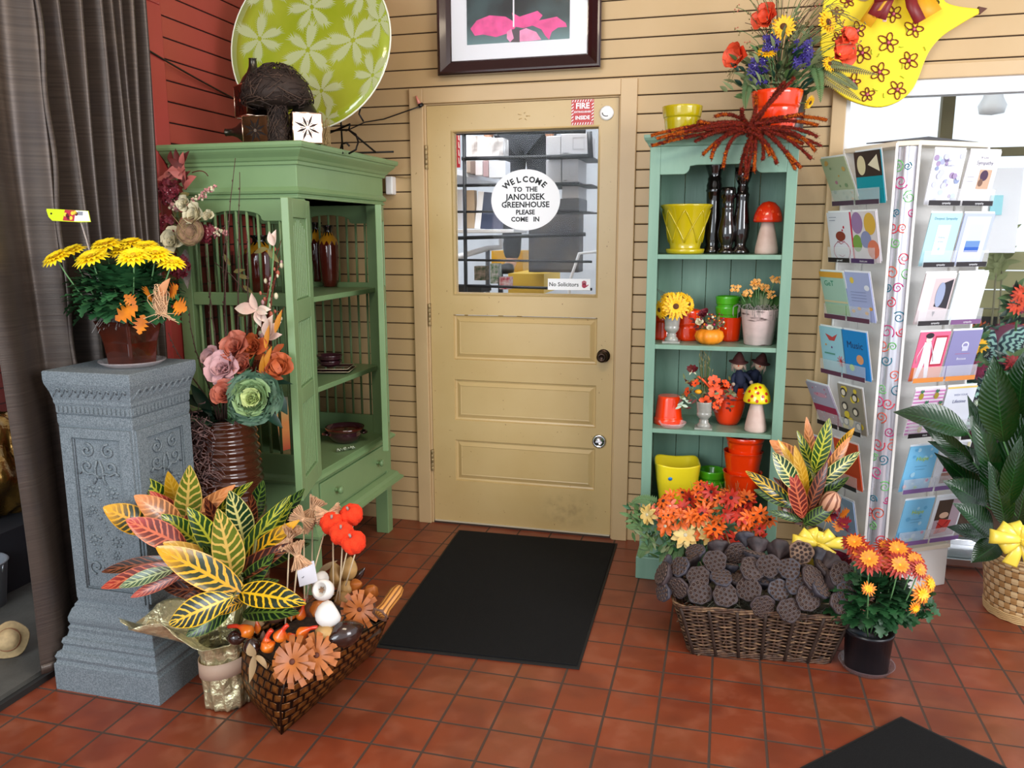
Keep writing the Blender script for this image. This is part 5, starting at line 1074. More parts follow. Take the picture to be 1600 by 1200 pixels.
for pts, w_, mm in (([(1395, -25), (1380, 0), (1365, 25)], .05, M_rm), ([(1398, -20), (1388, 5), (1378, 30)], .03, M_rm), ([(1420, -20), (1425, 8), (1438, 34)], .042, M_rm), ([(1405, -20), (1375, 5), (1352, 38)], .05, M_ro), ([(1430, -20), (1445, 8), (1455, 24)], .08, M_ro), ([(1400, -20), (1385, 0), (1366, 27)], .010, M_ro), ([(1390, -20), (1385, 5), (1382, 34)], .014, M_rw), ([(1400, -30), (1370, -25), (1372, -6), (1400, -12)], .05, M_rm)):
    m = MB(); ribbon(m, pts, w_, mm, RB); m.build('ribbon_strip', r2, solid=.001)

# ================================================================ BOOKSHELF
def bs_mat(nm, c, c2, st):
    return mat(nm, c, .42, col2=c2, nscale=3, bump=.08, bscale=12, stretch=st)
M_bg = bs_mat('sage_green_paint', '#7b9f8a', '#6f9480', (6, 6, 1)); M_bgt = mat('dark_green_edge', '#4a6a4c', .45)
KX, KY = -.03, -.265; root = K = thing('bookcase', (KX, KY, 0), 'tall sage green bookcase with four open compartments, right of the door', 'bookcase')
bx0, bx1, by0, by1 = -.305-KX, .243-KX, -.42-KY, -.10-KY
m = MB()
for (a, b) in ((bx0, bx0+.02), (bx1-.02, bx1)): m.box(a, b, by0+.02, by1, .10, 1.775, M_bg)
m.build('side_board', K) if False else None
m = MB(); m.box(bx0, bx0+.02, by0+.018, by1, .09, 1.775, M_bg); m.build('side_board', K, bevel=.002)
m = MB(); m.box(bx1-.02, bx1, by0+.018, by1, .09, 1.775, M_bg); m.build('side_board', K, bevel=.002)
m = MB(); m.box(bx0, bx0+.040, by0, by0+.018, .09, 1.775, M_bg); m.build('stile', K, bevel=.002)
m = MB(); m.box(bx1-.040, bx1, by0, by0+.018, .09, 1.775, M_bg); m.build('stile', K, bevel=.002)
nb = 5
for i in range(nb):
    a = bx0+.02+(bx1-bx0-.04)*i/nb; b = bx0+.02+(bx1-bx0-.04)*(i+1)/nb; m = MB(); m.box(a+.0008, b-.0008, by1-.012, by1, .10, 1.77, M_bg); m.build('back_board', K, bevel=.002)
m = MB(); Fk = face((0, by0, 0), (1, 0, 0), (0, 0, 1)); xl, xr = bx0+.04, bx1-.04
pts = [(xl, 1.775), (xl, 1.668), (xl+.085, 1.668)]
for i in range(7): t = i/6*pi/2; pts.append((xl+.085+.026*sin(t)+.002, 1.668+.03*(1-cos(t))))
pts += [(xl+.14, 1.702), (xr-.14, 1.702)]
for i in range(7): t = (1-i/6)*pi/2; pts.append((xr-.085-.026*sin(t)-.002, 1.668+.03*(1-cos(t))))
pts += [(xr-.085, 1.668), (xr, 1.668), (xr, 1.775)]
m.poly(pts, .018, M_bg, Fk); m.build('arched_rail', K, bevel=.002)
for z in (1.362, 1.003, .655):
    m = MB(); m.box(bx0+.02, bx1-.02, by0+.004, by1-.012, z-.018, z, M_bg); m.build('shelf', K, bevel=.0015)
m = MB(); m.box(bx0+.02, bx1-.02, by0+.004, by1-.012, .265, .283, M_bg); m.build('shelf', K, bevel=.0015)
m = MB()
def ksweep(mb, prof, m_):
    rs = [[(bx0-o, by0-o, z), (bx1+o, by0-o, z), (bx1+o, by1, z), (bx0-o, by1, z)] for o, z in prof]
    for p, q in zip(rs, rs[1:]): mb.add(p+q, [(i, (i+1) % 4, 4+(i+1) % 4, 4+i) for i in range(4)], m_)
    mb.add(rs[-1], [(0, 1, 2, 3)], m_); mb.add(rs[0], [(3, 2, 1, 0)], m_)
ksweep(m, [(0, 1.772), (.006, 1.776), (.010, 1.785), (.020, 1.797), (.023, 1.806), (.023, 1.816), (.020, 1.818)], M_bgt if False else M_bg); m.build('cornice', K, bevel=.001)
m = MB(); m.box(bx0+.04, bx1-.04, by0+.006, by0+.018, .10, .265, M_bg); m.build('apron', K)
m = MB(); m.box(bx0+.10, bx1-.07, by0+.001, by0+.01, .135, .235, M_bg); DW = m.build('drawer_front', K, bevel=.003)
m = MB(); m.box(bx0+.04, bx1-.04, by0-.008, by0+.012, .258, .280, M_bg); m.build('ledge', K, bevel=.004)
m = MB(); m.box(bx0-.012, bx1+.012, by0-.012, by1, 0, .098, M_bg); m.build('plinth', K, bevel=.004)

# ---- pots and figures
M_or = mat('orange_glaze', '#f43c0a', .16, coat=.6); M_yl = mat('olive_yellow_glaze', '#b9a60e', .14, coat=.6); M_gn = mat('lime_green_glaze', '#4cb01e', .18, coat=.5); M_ye = mat('yellow_glaze', '#f2dd28', .22, coat=.4); M_int = mat('pot_inside_shadow_clay', '#8c3a1c', .7)
def pot(name, loc, h, rt, rb, mm, label, group=None, band=True, flip=False, bulge=0, cat='pot', rimh=.28, k=1):
    r_ = thing(name, loc, label, cat, group); h *= k; rt *= k; rb *= k; m = MB(); pr = []
    N = 12
    for i in range(N+1):
        t = i/N; rr = rb+(rt-rb)*(t**.75 if bulge else t)+bulge*sin(pi*t)
        if band and t > 1-rimh: rr += .0022
        pr.append((rr, t*h))
    if band: 
        k = int(N*(1-rimh)); pr.insert(k+1, (pr[k][0], h*(1-rimh))); pr.insert(k+2, (pr[k][0]+.0025, h*(1-rimh)+.0005))
    pr = [(rb*.9, 0)]+pr+[(rt+.001, h+.001), (rt-.004, h+.0005), (rt-.006, h*.93), (rb*.85, .008), (.0001, .008)]
    if flip: m.M = Matrix.Translation((0, 0, h)) @ Matrix.Rotation(pi, 4, 'X')
    m.lathe(pr, mm, n=48); m.build('body', r_); return r_
Yk = -.30
def kx(u, v, y=Yk): return at(u, v, 'y', y).x
# top of the bookcase
TZ = 1.819
pot('yellow_pot', (-.195, -.30, TZ), .115, .077, .060, M_yl, 'small yellow glazed pot on top of the bookcase, at its left', rimh=.36)
op = V((.160, -.27, TZ)); r_ = pot('orange_pot', op, .160, .096, .066, M_or, 'glossy orange pot on top of the bookcase holding wild flowers', 'glossy orange pots', rimh=.38)
WF = op+V((0, 0, .11)); root = thing('wildflower_arrangement', WF, 'mixed silk wildflowers with poppies, sunflowers and ferns in the orange pot on the bookcase', 'flowers')
def Fp(u, v, y=-.28): return at(u, v, 'y', y)-WF
M_pop = mat('poppy_petal', '#e2502c', .55, noise=.15, nscale=30); M_sun = mat('sunflower_petal', '#f7bd10', .5, noise=.1, nscale=40); M_sunc = mat('sunflower_centre', '#5a3413', .8, bump=.4, bscale=200); M_blu = mat('deep_violet_petal', '#37297e', .55, noise=.25, nscale=60)
M_fern = mat('fern_green', '#4c6b3a', .6, noise=.2); M_sage = mat('sage_leaf', '#6d7850', .65, noise=.25, nscale=15); M_drygr = mat('dry_grass', '#7d7448', .75)
def stemto(m, p, mm=M_mumstem, r=.0018): m.tube(bez(V((p.x*.15, p.y*.2, 0)), V((p.x*.35, p.y*.4, p.z*.7)), p, 6), r, mm, 5)
for (u, v, r_, nr) in ((1155, 90, .058, (-.8, -1, .2)), (1200, 30, .055, (-.5, -1, .3)), (1312, 85, .055, (.4, -1, .3)), (1322, 60, .04, (.6, -1, .5))):
    m = MB(); p = Fp(u, v); stemto(m, p); rose(m, p, nr, r_, M_pop, 5, 2); m.build('poppy', root)
for (u, v, r_, nr) in ((1224, 42, .042, (0, -1, .1)), (1197, 82, .038, (.1, -.6, .9)), (1293, 35, .042, (.7, -.8, .2)), (1296, 100, .028, (.5, -.9, .3)), (1265, 160, .026, (.8, -.5, -.5))):
    m = MB(); p = Fp(u, v, -.31); stemto(m, p); bloom(m, p, nr, r_, 18, 2, M_sun, M_sunc, .26, .3, .32, .3); m.build('sunflower', root)
for (u, v, k) in ((1202, 68, 42), (1252, 92, 56), (1256, 78, 30), (1184, 105, 30), (1185, 120, 24)):
    m = MB(); p = Fp(u, v, -.31); stemto(m, p)
    for i in range(k): q = p+V((rnd(-.03, .03), rnd(-.02, .02), rnd(-.03, .03))); bloom(m, q, (rnd(-.7, .7), -1, rnd(-.5, .8)), .013, 5, 1, M_blu, M_white if i % 9 == 0 else None, .4, .3, .16)
    m.build('violet_cluster', root)
m = MB()
for i in range(260): a = rnd(0, 6.28); e = rnd(-.1, 1.35); rr = rnd(.04, .19); p = V((rr*cos(a)*cos(e), rr*sin(a)*cos(e)*.6, .05+rr*sin(e)*1.2)); m.blade(p, (cos(a), sin(a)-.2, rnd(.1, 1)), (0, -1, .6), rnd(.035, .065), rnd(.012, .022), random.choice((M_sage, M_fern, M_sage, M_dleaf)), 4, .3)
for (u, v) in ((1240, 20), (1248, 35), (1270, 60), (1225, 105), (1228, 115), (1275, 85), (1235, 60), (1262, 45)):
    p = Fp(u, v); stemto(m, p)
    for j in range(9): m.blade(p-V((0, 0, j*.012)), (rnd(-1, 1), -.5, rnd(0, 1)), (0, -1, .4), .035, .013, M_sage, 4, .3)
m.build('leaves', root)
m = MB()
for i in range(80):
    u = rnd(1145, 1350); v = rnd(-45, 70); p = Fp(u, v, -.28+rnd(-.08, .06)); m.tube(bez(V((0, 0, .02)), V((p.x*.3, p.y*.3, p.z*.8+.05)), p, 8), .0011, random.choice((M_drygr, M_twig, M_fern)), 4)
    if i % 2: 
        for j in range(6): m.sphere(p+V((rnd(-.012, .012), 0, rnd(-.02, .01))), .003, random.choice((M_rosep, M_drygr)), n=5)
for (u, v, du, dv) in ((1290, 10, 40, 10), (1300, 22, 45, 4), (1285, 25, 50, 12), (1150, 110, -20, 6)):
    for k in range(7): a = Fp(u, v); b = Fp(u+du*rnd(.3, 1), v+dv+rnd(-20, 20)); m.tube(bez(a, (a+b)/2+V((0, 0, .02)), b, 5), .001, M_drygr, 4)
m.build('dry_grass', root)
def fern(m, a, b, c, w, mm, n=26):
    P_ = bez(a, b, c, n); m.tube(P_, .0014, mm, 4)
    for i in range(2, n):
        T = (P_[i]-P_[i-1]).normalized(); 
        sd = T.cross(V((0, -1, .3))).normalized(); L = w*(1-i/n)**.6
        for s_ in (-1, 1): m.blade(P_[i], sd*s_+T*.5, (0, -1, .3), L, L*.22+.003, mm, 3, .2)
for (q1, q2, q3, w_, mm) in (((1290, 100), (1330, 108), (1372, 117), .028, M_drygr), ((1275, 110), (1310, 135), (1345, 157), .034, M_drygr), ((1270, 90), (1283, 120), (1282, 160), .034, M_fern), ((1180, 110), (1162, 140), (1165, 170), .034, M_fern), ((1285, 105), (1330, 130), (1340, 140), .03, M_sage), ((1265, 95), (1300, 100), (1345, 108), .03, M_sage)):
    m = MB(); a_, b_, c_ = Fp(*q1), Fp(*q2, -.32), Fp(*q3, -.34); fern(m, a_, b_, c_, w_, mm); stemto(m, a_); m.build('fern', root)
# slim dark metal vase standing behind the orange pot
m = MB(); m.lathe([(.035, 0), (.037, .002), (.048, .17), (.046, .17), (.034, .01), (.0001, .01)], mat('dark_grey_metal', '#4e4a48', .4, .7), n=28); o = m.build('metal_vase', label='slim dark grey metal vase right behind the orange wildflower pot', cat='vase'); o.location = (.232, -.165, TZ)
# tinsel spray
M_tin = mat('rust_tinsel', '#7c1c08', .35, .35, noise=.5, nscale=160, bump=1, bscale=260); M_tin2 = mat('orange_tinsel', '#e8661a', .22, .75, noise=.6, nscale=220, bump=1, bscale=300)
TC = V((kx(1178, 205, -.40), -.42, TZ+.035)); root = thing('tinsel_spray', TC, 'rust and orange tinsel spray sprawling over the bookcase top front edge', 'spray')
def Tp(u, v, y): return at(u, v, 'y', y)-TC
ctr = (1172, 200)
arms = [((1110, 200), (1017, 212)), ((1100, 212), (1018, 228)), ((1120, 195), (1090, 192)), ((1140, 180), (1118, 182)), ((1205, 165), (1226, 128)), ((1190, 175), (1180, 150)), ((1230, 185), (1278, 196)), ((1240, 195), (1278, 214)), ((1235, 205), (1274, 236)), ((1225, 210), (1268, 248)), ((1215, 215), (1243, 265)), ((1200, 220), (1214, 256)), ((1190, 225), (1192, 250)), ((1180, 225), (1178, 268)), ((1168, 225), (1165, 274)), ((1145, 215), (1130, 262)), ((1130, 215), (1098, 242)), ((1140, 212), (1115, 236)), ((1175, 225), (1166, 280)), ((1160, 190), (1160, 170)), ((1120, 205), (1040, 216)), ((1210, 190), (1255, 178)), ((1125, 200), (1060, 205)), ((1215, 210), (1255, 225)), ((1130, 210), (1085, 222))]
arms += [((b[0]+rnd(-8, 8), b[1]+rnd(-8, 8)), (c[0]+rnd(-16, 16), c[1]+rnd(-10, 8))) for b, c in arms[::2]]
for i, (b, c) in enumerate(arms):
    a = Tp(ctr[0]+rnd(-14, 14), ctr[1]+rnd(-8, 8), -.45+rnd(-.03, .02)); bb = Tp(b[0]+rnd(-10, 10), b[1]-8+rnd(-8, 6), -.50+rnd(-.03, .03)); cc = Tp(c[0], c[1], -.50+rnd(-.05, .02))
    P_ = bez(a, bb, cc, 40); m = MB(); m.tube([p+jit((0, 0, 0), .0012) for p in P_], [.0062+rnd(-.0016, .0016) for _ in P_], M_tin, 7)
    for p in P_: 
        for k in range(9): d_ = jit((0, 0, 0), 1).normalized()*.0115; m.tube([p, p+d_], .0006, M_tin if k < 7 else M_tin2, 3, False)
    if i % 5 in (0, 1, 3): q = P_[-13:]; m.tube([p+V((0, -.001, 0)) for p in q], [.0062]*13, M_tin2, 7)
    m.build('tinsel_stem', root)
m = MB()
for i in range(26): a = Tp(ctr[0]+rnd(-40, 40), ctr[1]+rnd(-8, 12), -.42+rnd(-.05, .05)); b = a+V((rnd(-.05, .05), rnd(-.03, .03), rnd(-.02, .025))); m.tube([a, (a+b)/2+V((0, 0, .008)), b], .006, M_tin, 6)
m.build('tinsel_core', root)
# first compartment
Z1, Z2, Z3, Z4 = 1.3625, 1.0035, .6555, .2835
t_ = thing('lattice_pot', (kx(1070, 395), -.30, Z1), 'large olive yellow pot with a raised diamond lattice and attached saucer, on the top shelf', 'pot')
m = MB(); m.lathe([(.064, 0), (.070, .004), (.073, .018), (.068, .02), (.060, .016), (.056, .024), (.060, .04), (.088, .165), (.0965, .176), (.0975, .182), (.092, .182), (.084, .165), (.055, .03), (.0001, .028)], M_yl, n=56)
for k in range(8):
    for s_ in (-1, 1): m.tube([V(((.0615+.0265*t+.0006)*cos(k*pi/4+s_*t*pi/4), (.0615+.0265*t+.0006)*sin(k*pi/4+s_*t*pi/4), .042+.12*t)) for t in [i/8 for i in range(9)]], .0022, M_yl, 5)
m.build('body', t_); t_.scale = (1.07,)*3
def dark_vase(x, y, h, label, prof):
    r_ = thing('dark_bottle_vase', (x, y, Z1), label, 'vase', 'dark glazed candlestick vases'); m = MB(); m.lathe([(a*.00128, b*h) for a, b in prof], mat('black_brown_glaze', '#120c0b', .07, coat=.9), n=36); m.build('body', r_)
    top = [(a*.001+.0003, b*h) for a, b in prof if .70 <= b]; return r_
PA = [(28, 0), (30, .02), (27, .05), (17, .09), (18, .13), (24, .2), (27, .3), (24, .42), (20, .55), (20.5, .66), (22, .685), (20, .70), (17, .72), (18, .76), (15, .79), (16, .815), (20, .84), (25, .90), (27.5, 1.0), (25, 1.0), (20, .9), (.1, .86)]
PB_ = [(26, 0), (28, .03), (24, .06), (17, .10), (20, .15), (27, .24), (28, .33), (24, .45), (19, .58), (18.5, .66), (20, .68), (18, .70), (18, .82), (23, .85), (23, .97), (20, 1.0), (18, 1.0), (16, .88), (.1, .84)]
PC = [(29, 0), (31, .02), (28, .05), (22, .09), (25, .14), (27, .25), (26, .4), (23, .55), (24, .68), (27, .70), (24, .72), (25, .76), (21, .80), (22, .83), (19, .855), (23, .90), (30, .97), (31, 1.0), (28, 1.0), (20, .9), (.1, .86)]
dark_vase(kx(1112, 395, -.22), -.22, .360, 'tallest dark glazed vase with a flared mouth, behind the yellow lattice pot', PC)
dark_vase(kx(1134, 397, -.27), -.27, .262, 'shortest dark glazed vase, in the middle of three on the top shelf', PB_)
dark_vase(kx(1156, 397, -.26), -.26, .338, 'dark glazed vase with a goblet-shaped mouth, right of the three', PA)
M_mush = mat('mushroom_stem_bisque', '#d9c3b6', .5, col2='#c9aca0', nscale=18)
def mushroom(loc, h, rc, mcap, label, spots, mspot):
    r_ = thing('ceramic_mushroom', loc, label, 'ornament', 'ceramic mushrooms'); m = MB()
    m.lathe([(rc*.75, 0), (rc*.80, .006), (rc*.78, h*.12), (rc*.62, h*.35), (rc*.46, h*.55), (rc*.40, h*.66)], M_mush, n=32); m.build('stem', r_)
    m = MB(); hc = h*.40; z0 = h*.60
    m.lathe([(rc*.4, z0+.006), (rc*.9, z0), (rc, z0+.004), (rc*1.0, z0+hc*.15), (rc*.93, z0+hc*.4), (rc*.75, z0+hc*.7), (rc*.45, z0+hc*.93), (.0001, z0+hc)], mcap, n=36)
    cp = m.build('cap', r_)
    if spots:
        m = MB()
        for (a, t) in spots:
            rr = rc*(1-.95*t**2)**.5*1.0; z = z0+hc*(.12+.84*t); nn = V((cos(a), sin(a), t*1.1)).normalized(); R = RotTo(nn); c = V((rr*cos(a), rr*sin(a), z))
            m.add([c+nn*.0022+R @ V((.0055*cos(q)*(1 if sin(q) < 0 else (1-sin(q))), .0075*sin(q), 0)) for q in [2*pi*i/12 for i in range(12)]], [range(12)], mspot)
            m.sphere(c-nn*.001, .006, mspot, sz=.5, n=8, R=R)
        m.build('spots', cp)
    return r_
mushroom((kx(1197, 398), -.30, Z1), .205, .056, mat('red_cap_glaze', '#d8300e', .15, coat=.6), 'ceramic toadstool with a glossy plain red cap on the top shelf', [(-1.9, .35), (-1.3, .45), (-.8, .3), (-2.3, .55), (-1.6, .75)], mat('red_cap_bump', '#e0502c', .2, coat=.5))
# second compartment
M_urn = mat('grey_celadon', '#9a9a92', .22, coat=.4, noise=.15, nscale=30)
def urn(loc, h, label):
    r_ = thing('pedestal_urn', loc, label, 'urn', 'small grey pedestal urns'); m = MB(); k = h/.115
    m.box(-.036*k, .036*k, -.036*k, .036*k, 0, .007*k, M_urn); m.lathe([(.030*k, .006*k), (.026*k, .018*k), (.019*k, .026*k), (.020*k, .034*k), (.016*k, .038*k), (.023*k, .045*k), (.030*k, .056*k), (.031*k, .066*k), (.029*k, .069*k), (.0305*k, .073*k), (.031*k, .085*k), (.034*k, .110*k), (.035*k, h), (.030*k, h), (.026*k, .07*k), (.0001, .06*k)], M_urn, n=36, mod=lambda a, r, z: 1+.02*cos(12*a) if z > .08*k else 1); m.build('body', r_); return r_
pot('orange_pot', (kx(1035, 535, -.21), -.205, Z2), .122, .062, .048, M_or, 'orange pot in the shade behind the sunflower urn, left side', 'glossy orange pots', rimh=.62, flip=True)
pot('orange_pot', (kx(1072, 535, -.24), -.235, Z2), .126, .054, .050, M_or, 'orange pot right behind the sunflower urn on the second shelf', 'glossy orange pots', rimh=.5)
uo = V((kx(1049, 538, -.33), -.335, Z2)); urn(uo, .112, 'small grey pedestal urn holding sunflowers on the second shelf')
SB = uo+V((0, 0, .085)); root = thing('sunflower_bunch', SB, 'bunch of silk sunflowers in the grey urn on the second shelf', 'flowers')
def Sp(u, v, y=-.35): return at(u, v, 'y', y)-SB
for (u, v, y, r_, nr) in ((1056, 479, -.385, .052, (.1, -1, .15)), (1032, 484, -.36, .04, (-.8, -.8, -.1)), (1075, 475, -.35, .038, (.9, -.7, .2)), (1045, 466, -.34, .036, (-.1, -.7, .8)), (1066, 466, -.33, .034, (.5, -.6, .8))):
    m = MB(); p = Sp(u, v, y); stemto(m, p); bloom(m, p, nr, r_, 18, 3, M_sun, M_sunc, .24, .45, .30, .4); m.build('sunflower', root)
m = MB()
for i in range(26): a = rnd(0, 6.28); m.blade((0.01*cos(a), .01*sin(a), rnd(.02, .05)), (cos(a), sin(a)-.3, .3), (0, 0, 1), .05, .02, M_dleaf, 4, .6)
for i in range(5): m.tube(bez(V((0, 0, .03)), Sp(1035+i*3, 460), Sp(1025+i*4, 450+i*2), 5), .0007, M_twig, 4)
m.build('leaves', root)
po = V((kx(1108, 538, -.34), -.345, Z2)); t_ = thing('pumpkin_arrangement', po, 'little orange pumpkin topped with burgundy blooms and berries on the second shelf', 'pumpkin')
m = MB(); M_pump = mat('pumpkin_orange', '#ea8c1c', .4, noise=.12, nscale=20); m.lathe([(.0001, .004), (.03, .0), (.046, .012), (.052, .028), (.047, .044), (.03, .053), (.0001, .05)], M_pump, n=60, mod=lambda a, r, z: 1-.07*abs(cos(4.5*a))**5); m.build('pumpkin', t_)
m.v and None
for c_ in t_.children: c_.scale = (1.14,)*3
def Qp(u, v, y=-.35): return at(u, v, 'y', y)-po
for (u, v, r_, mm) in ((1098, 492, .02, M_bur), (1103, 488, .016, M_bur), (1093, 504, .016, M_crm), (1109, 513, .014, M_crm)):
    m = MB(); rose(m, Qp(u, v, -.36), (rnd(-.4, .2), -1, .6), r_, mm, 5, 3); m.build('rose', t_)
m = MB()
for i in range(46): q = Qp(1108+rnd(-20, 26), 500+rnd(-10, 16), -.35+rnd(-.02, .02)); m.sphere(q, rnd(.003, .006), random.choice((M_bur, M_bur, M_crm, M_pump, mat('magenta_berry', '#a01848', .3))), n=6)
m.build('berries', t_)
m = MB()
for i in range(26): q = Qp(1106+rnd(-22, 22), 506+rnd(-8, 10), -.34); m.blade(q, (rnd(-1, 1), -.4, rnd(-.3, 1)), (0, -1, .4), .028, .012, random.choice((M_ol2, M_dkred, M_sage)), 4, .3)
m.build('leaves', t_)
pot('orange_pot', (kx(1138, 532, -.22), -.215, Z2), .098, .052, .043, M_or, 'orange pot under the stacked green pots on the second shelf', 'glossy orange pots', rimh=0, band=False)
gz = Z2+.060
for i, (dz, lb) in enumerate(((.0, 'lower lime green pot nested in the orange pot, second shelf'), (.042, 'upper lime green pot topping the stack on the second shelf'))):
    pot('green_pot', (kx(1137, 480, -.22), -.215, gz+dz), .082, .0485, .040, M_gn, lb, 'lime green pots', rimh=.40)
bo = V((kx(1184, 540, -.31), -.315, Z2)); t_ = KL = thing('kalanchoe_plant', bo, 'kalanchoe with small yellow blossoms in a whitish birch bark pot', 'plant')
def birch():
    n = NT('birch_bark', .7); mp = n.t.nodes.new('ShaderNodeMapping'); mp.inputs['Scale'].default_value = (10, 10, 50); n.t.links.new(n.tc.outputs['Object'], mp.inputs[0])
    a = n.noise(1.2, mp.outputs[0], 5); b = n.noise(16); c = n.mix(n.step(b, .4, .7), lin('#d3bdb8'), lin('#b9aba6')); c = n.mix(n.step(a, .60, .66), c, lin('#5f4c48')); n.col(c); n.bump(a, .5, .004); return n.m
m = MB(); m.lathe([(.040, 0), (.043, .002), (.0565, .108), (.0575, .112), (.052, .112), (.045, .09), (.0001, .085)], birch(), n=40, mod=lambda a, r, z: 1+.012*sin(9*a)); m.build('pot', t_)
m = MB()
for i in range(110): a = rnd(0, 6.28); r_ = rnd(.02, .056); p = V((r_*cos(a), r_*sin(a), .112)); q = p+V((rnd(-.03, .03), rnd(-.03, .02), rnd(-.005, .015))); m.tube([p, (p+q)/2+V((0, 0, .01)), q, q+V((0, -.004, -rnd(0, .035)))], .0008, M_moss, 4, False)
m.build('moss', t_, kind='stuff')
def Kp(u, v, y=-.31): return at(u, v, 'y', y)-bo
m = MB()
for (u, v, L, w_) in ((1160, 468, .075, .04), (1192, 462, .085, .045), (1212, 478, .075, .04), (1172, 466, .07, .035), (1218, 486, .065, .04), (1182, 460, .08, .035), (1154, 478, .06, .03), (1200, 470, .08, .04)): 
    p = Kp(u, v); b = V((p.x*.25, -.02, .105)); m.blade(b, p-b, (0, -1, .6), L, w_, mat('kalanchoe_leaf', '#2f5226', .35), 6, .3)
m.build('leaves', t_)
M_kal = mat('pale_orange_blossom', '#e9b868', .5, col2='#e8983c', nscale=60)
for (u, v, k) in ((1180, 442, 30), (1168, 458, 22), (1150, 450, 18), (1195, 450, 14), (1212, 437, 16), (1207, 460, 12), (1185, 447, 14)):
    m = MB(); p = Kp(u, v, -.33); stemto(m, p)
    for i in range(k): bloom(m, p+V((rnd(-.018, .018), rnd(-.012, .012), rnd(-.012, .012))), (rnd(-.5, .5), -1, rnd(0, 1)), .0065, 4, 1, M_kal, None, .8, .3, .2)
    m.build('blossom_cluster', t_)
for c_ in KL.children:
    if c_.name.startswith(('pot', 'moss', 'leaves')): c_.scale = (1.28,)*3
# third compartment
pot('orange_pot', (kx(1044, 660, -.30), -.30, Z3), .118, .060, .046, M_or, 'orange pot turned upside down on the third shelf', 'glossy orange pots', flip=True, rimh=.22)
m = MB(); m.lathe([(.040, 0), (.044, .002), (.056, .018), (.0575, .022), (.055, .020), (.043, .005), (.0001, .004)], M_clear, n=40); o = m.build('clear_saucer', label='clear plastic saucer in front of the upside-down orange pot', cat='saucer'); o.location = (kx(1050, 668, -.385), -.372, Z3+.0005)
pot('orange_pot', (kx(1137, 665, -.24), -.245, Z3), .158, .066, .042, M_or, 'round-bellied orange pot behind the yellow-capped mushroom', 'glossy orange pots', bulge=.010, rimh=.30)
uo = V((kx(1099, 672, -.36), -.36, Z3)); urn(uo, .112, 'small grey pedestal urn with orange flowers on the third shelf')
SB2 = uo+V((0, 0, .085)); t_ = thing('autumn_arrangement', SB2, 'orange silk flowers with grasses and a dark bud in the grey urn, third shelf', 'flowers')
def Rp(u, v, y=-.37): return at(u, v, 'y', y)-SB2
M_orf = mat('bright_orange_petal', '#ea5220', .5, noise=.12, nscale=30)
for (u, v, r_, nr) in ((1118, 612, .03, (0, -1, .3)), (1102, 628, .027, (0, -1, .0)), (1115, 596, .026, (.2, -.9, .5)), (1119, 632, .02, (.5, -1, -.3)), (1075, 612, .02, (-1, -.6, .2)), (1124, 623, .018, (.6, -1, 0)), (1087, 599, .018, (-.5, -.8, .6)), (1133, 600, .02, (.6, -.5, .5))):
    m = MB(); p = Rp(u, v); stemto(m, p, r=.0012); bloom(m, p, nr, r_, 5, 1, M_orf, mat('dark_eye', '#3a1420', .6), .85, .35, .18, .2, .2, prof=lambda t: .4+.6*sin(pi*min(1, t*.8))); m.build('poppy', t_)
m = MB(); m.tube(bez(Rp(1090, 588), Rp(1098, 592), Rp(1110, 606), 6), .005, M_orf, 6); m.sphere(Rp(1091, 612, -.39), .014, mat('mini_gourd_yellow', '#e9a012', .4), sx=1, sz=.7, n=12); m.build('mini_gourd', t_)
m = MB()
for i in range(90): u, v = rnd(1066, 1142), rnd(592, 640); m.blade(Rp(u, v, -.36+rnd(-.02, .03)), (rnd(-1, 1), -.5, rnd(-.6, 1)), (0, -1, .4), rnd(.018, .032), .010, random.choice((M_sage, M_dkred, M_ol2, M_dkred)), 4, .3)
for (u, v) in ((1068, 628), (1065, 634), (1075, 636), (1072, 624), (1080, 630)): m.blade(Rp(u, v), (-1, -.2, rnd(-.6, .5)), (0, -1, .3), .03, .012, mat('pale_mint_leaf', '#b5c8b0', .6), 4, .2)
m.build('leaves', t_)
m = MB()
for i in range(40): p = Rp(rnd(1088, 1114), rnd(548, 585), -.36+rnd(-.02, .02)); m.tube(bez(V((p.x*.3, 0, .0)), V((p.x*.6, p.y, p.z*.6)), p, 5), .0007, random.choice((M_drygr, M_fern)), 4); m.blade(p, (rnd(-.3, .3), 0, 1), (0, -1, 0), .012, .004, M_drygr, 3)
m.build('dry_grass', t_)
m = MB(); p = Rp(1082, 574); stemto(m, p)
for k in range(7): m.blade(p-V((0, 0, .012)), (cos(k)*.8, -.3, .5+.5*sin(k)), (0, -1, .3), .032, .022, M_bur if k % 2 else M_dkred, 5, -.3)
for k in (0, 1): m.blade(p-V((0, 0, .01)), (-.3+.8*k, -.4, -.5), (0, -1, .3), .026, .008, M_crm, 4, .3)
m.build('dark_bud', t_)
mushroom((kx(1180, 676, -.36), -.36, Z3), .198, .054, mat('yellow_cap_glaze', '#ecd61c', .15, coat=.6), 'ceramic toadstool with a yellow cap and red drops on the third shelf', [(-1.55, .55), (-1.15, .35), (-2.0, .35), (-.8, .5), (-2.35, .6), (-1.3, .85), (-1.8, .8), (-.9, .1), (-1.6, .08), (-2.2, .08)], mat('red_drop', '#c02c10', .25, coat=.5))
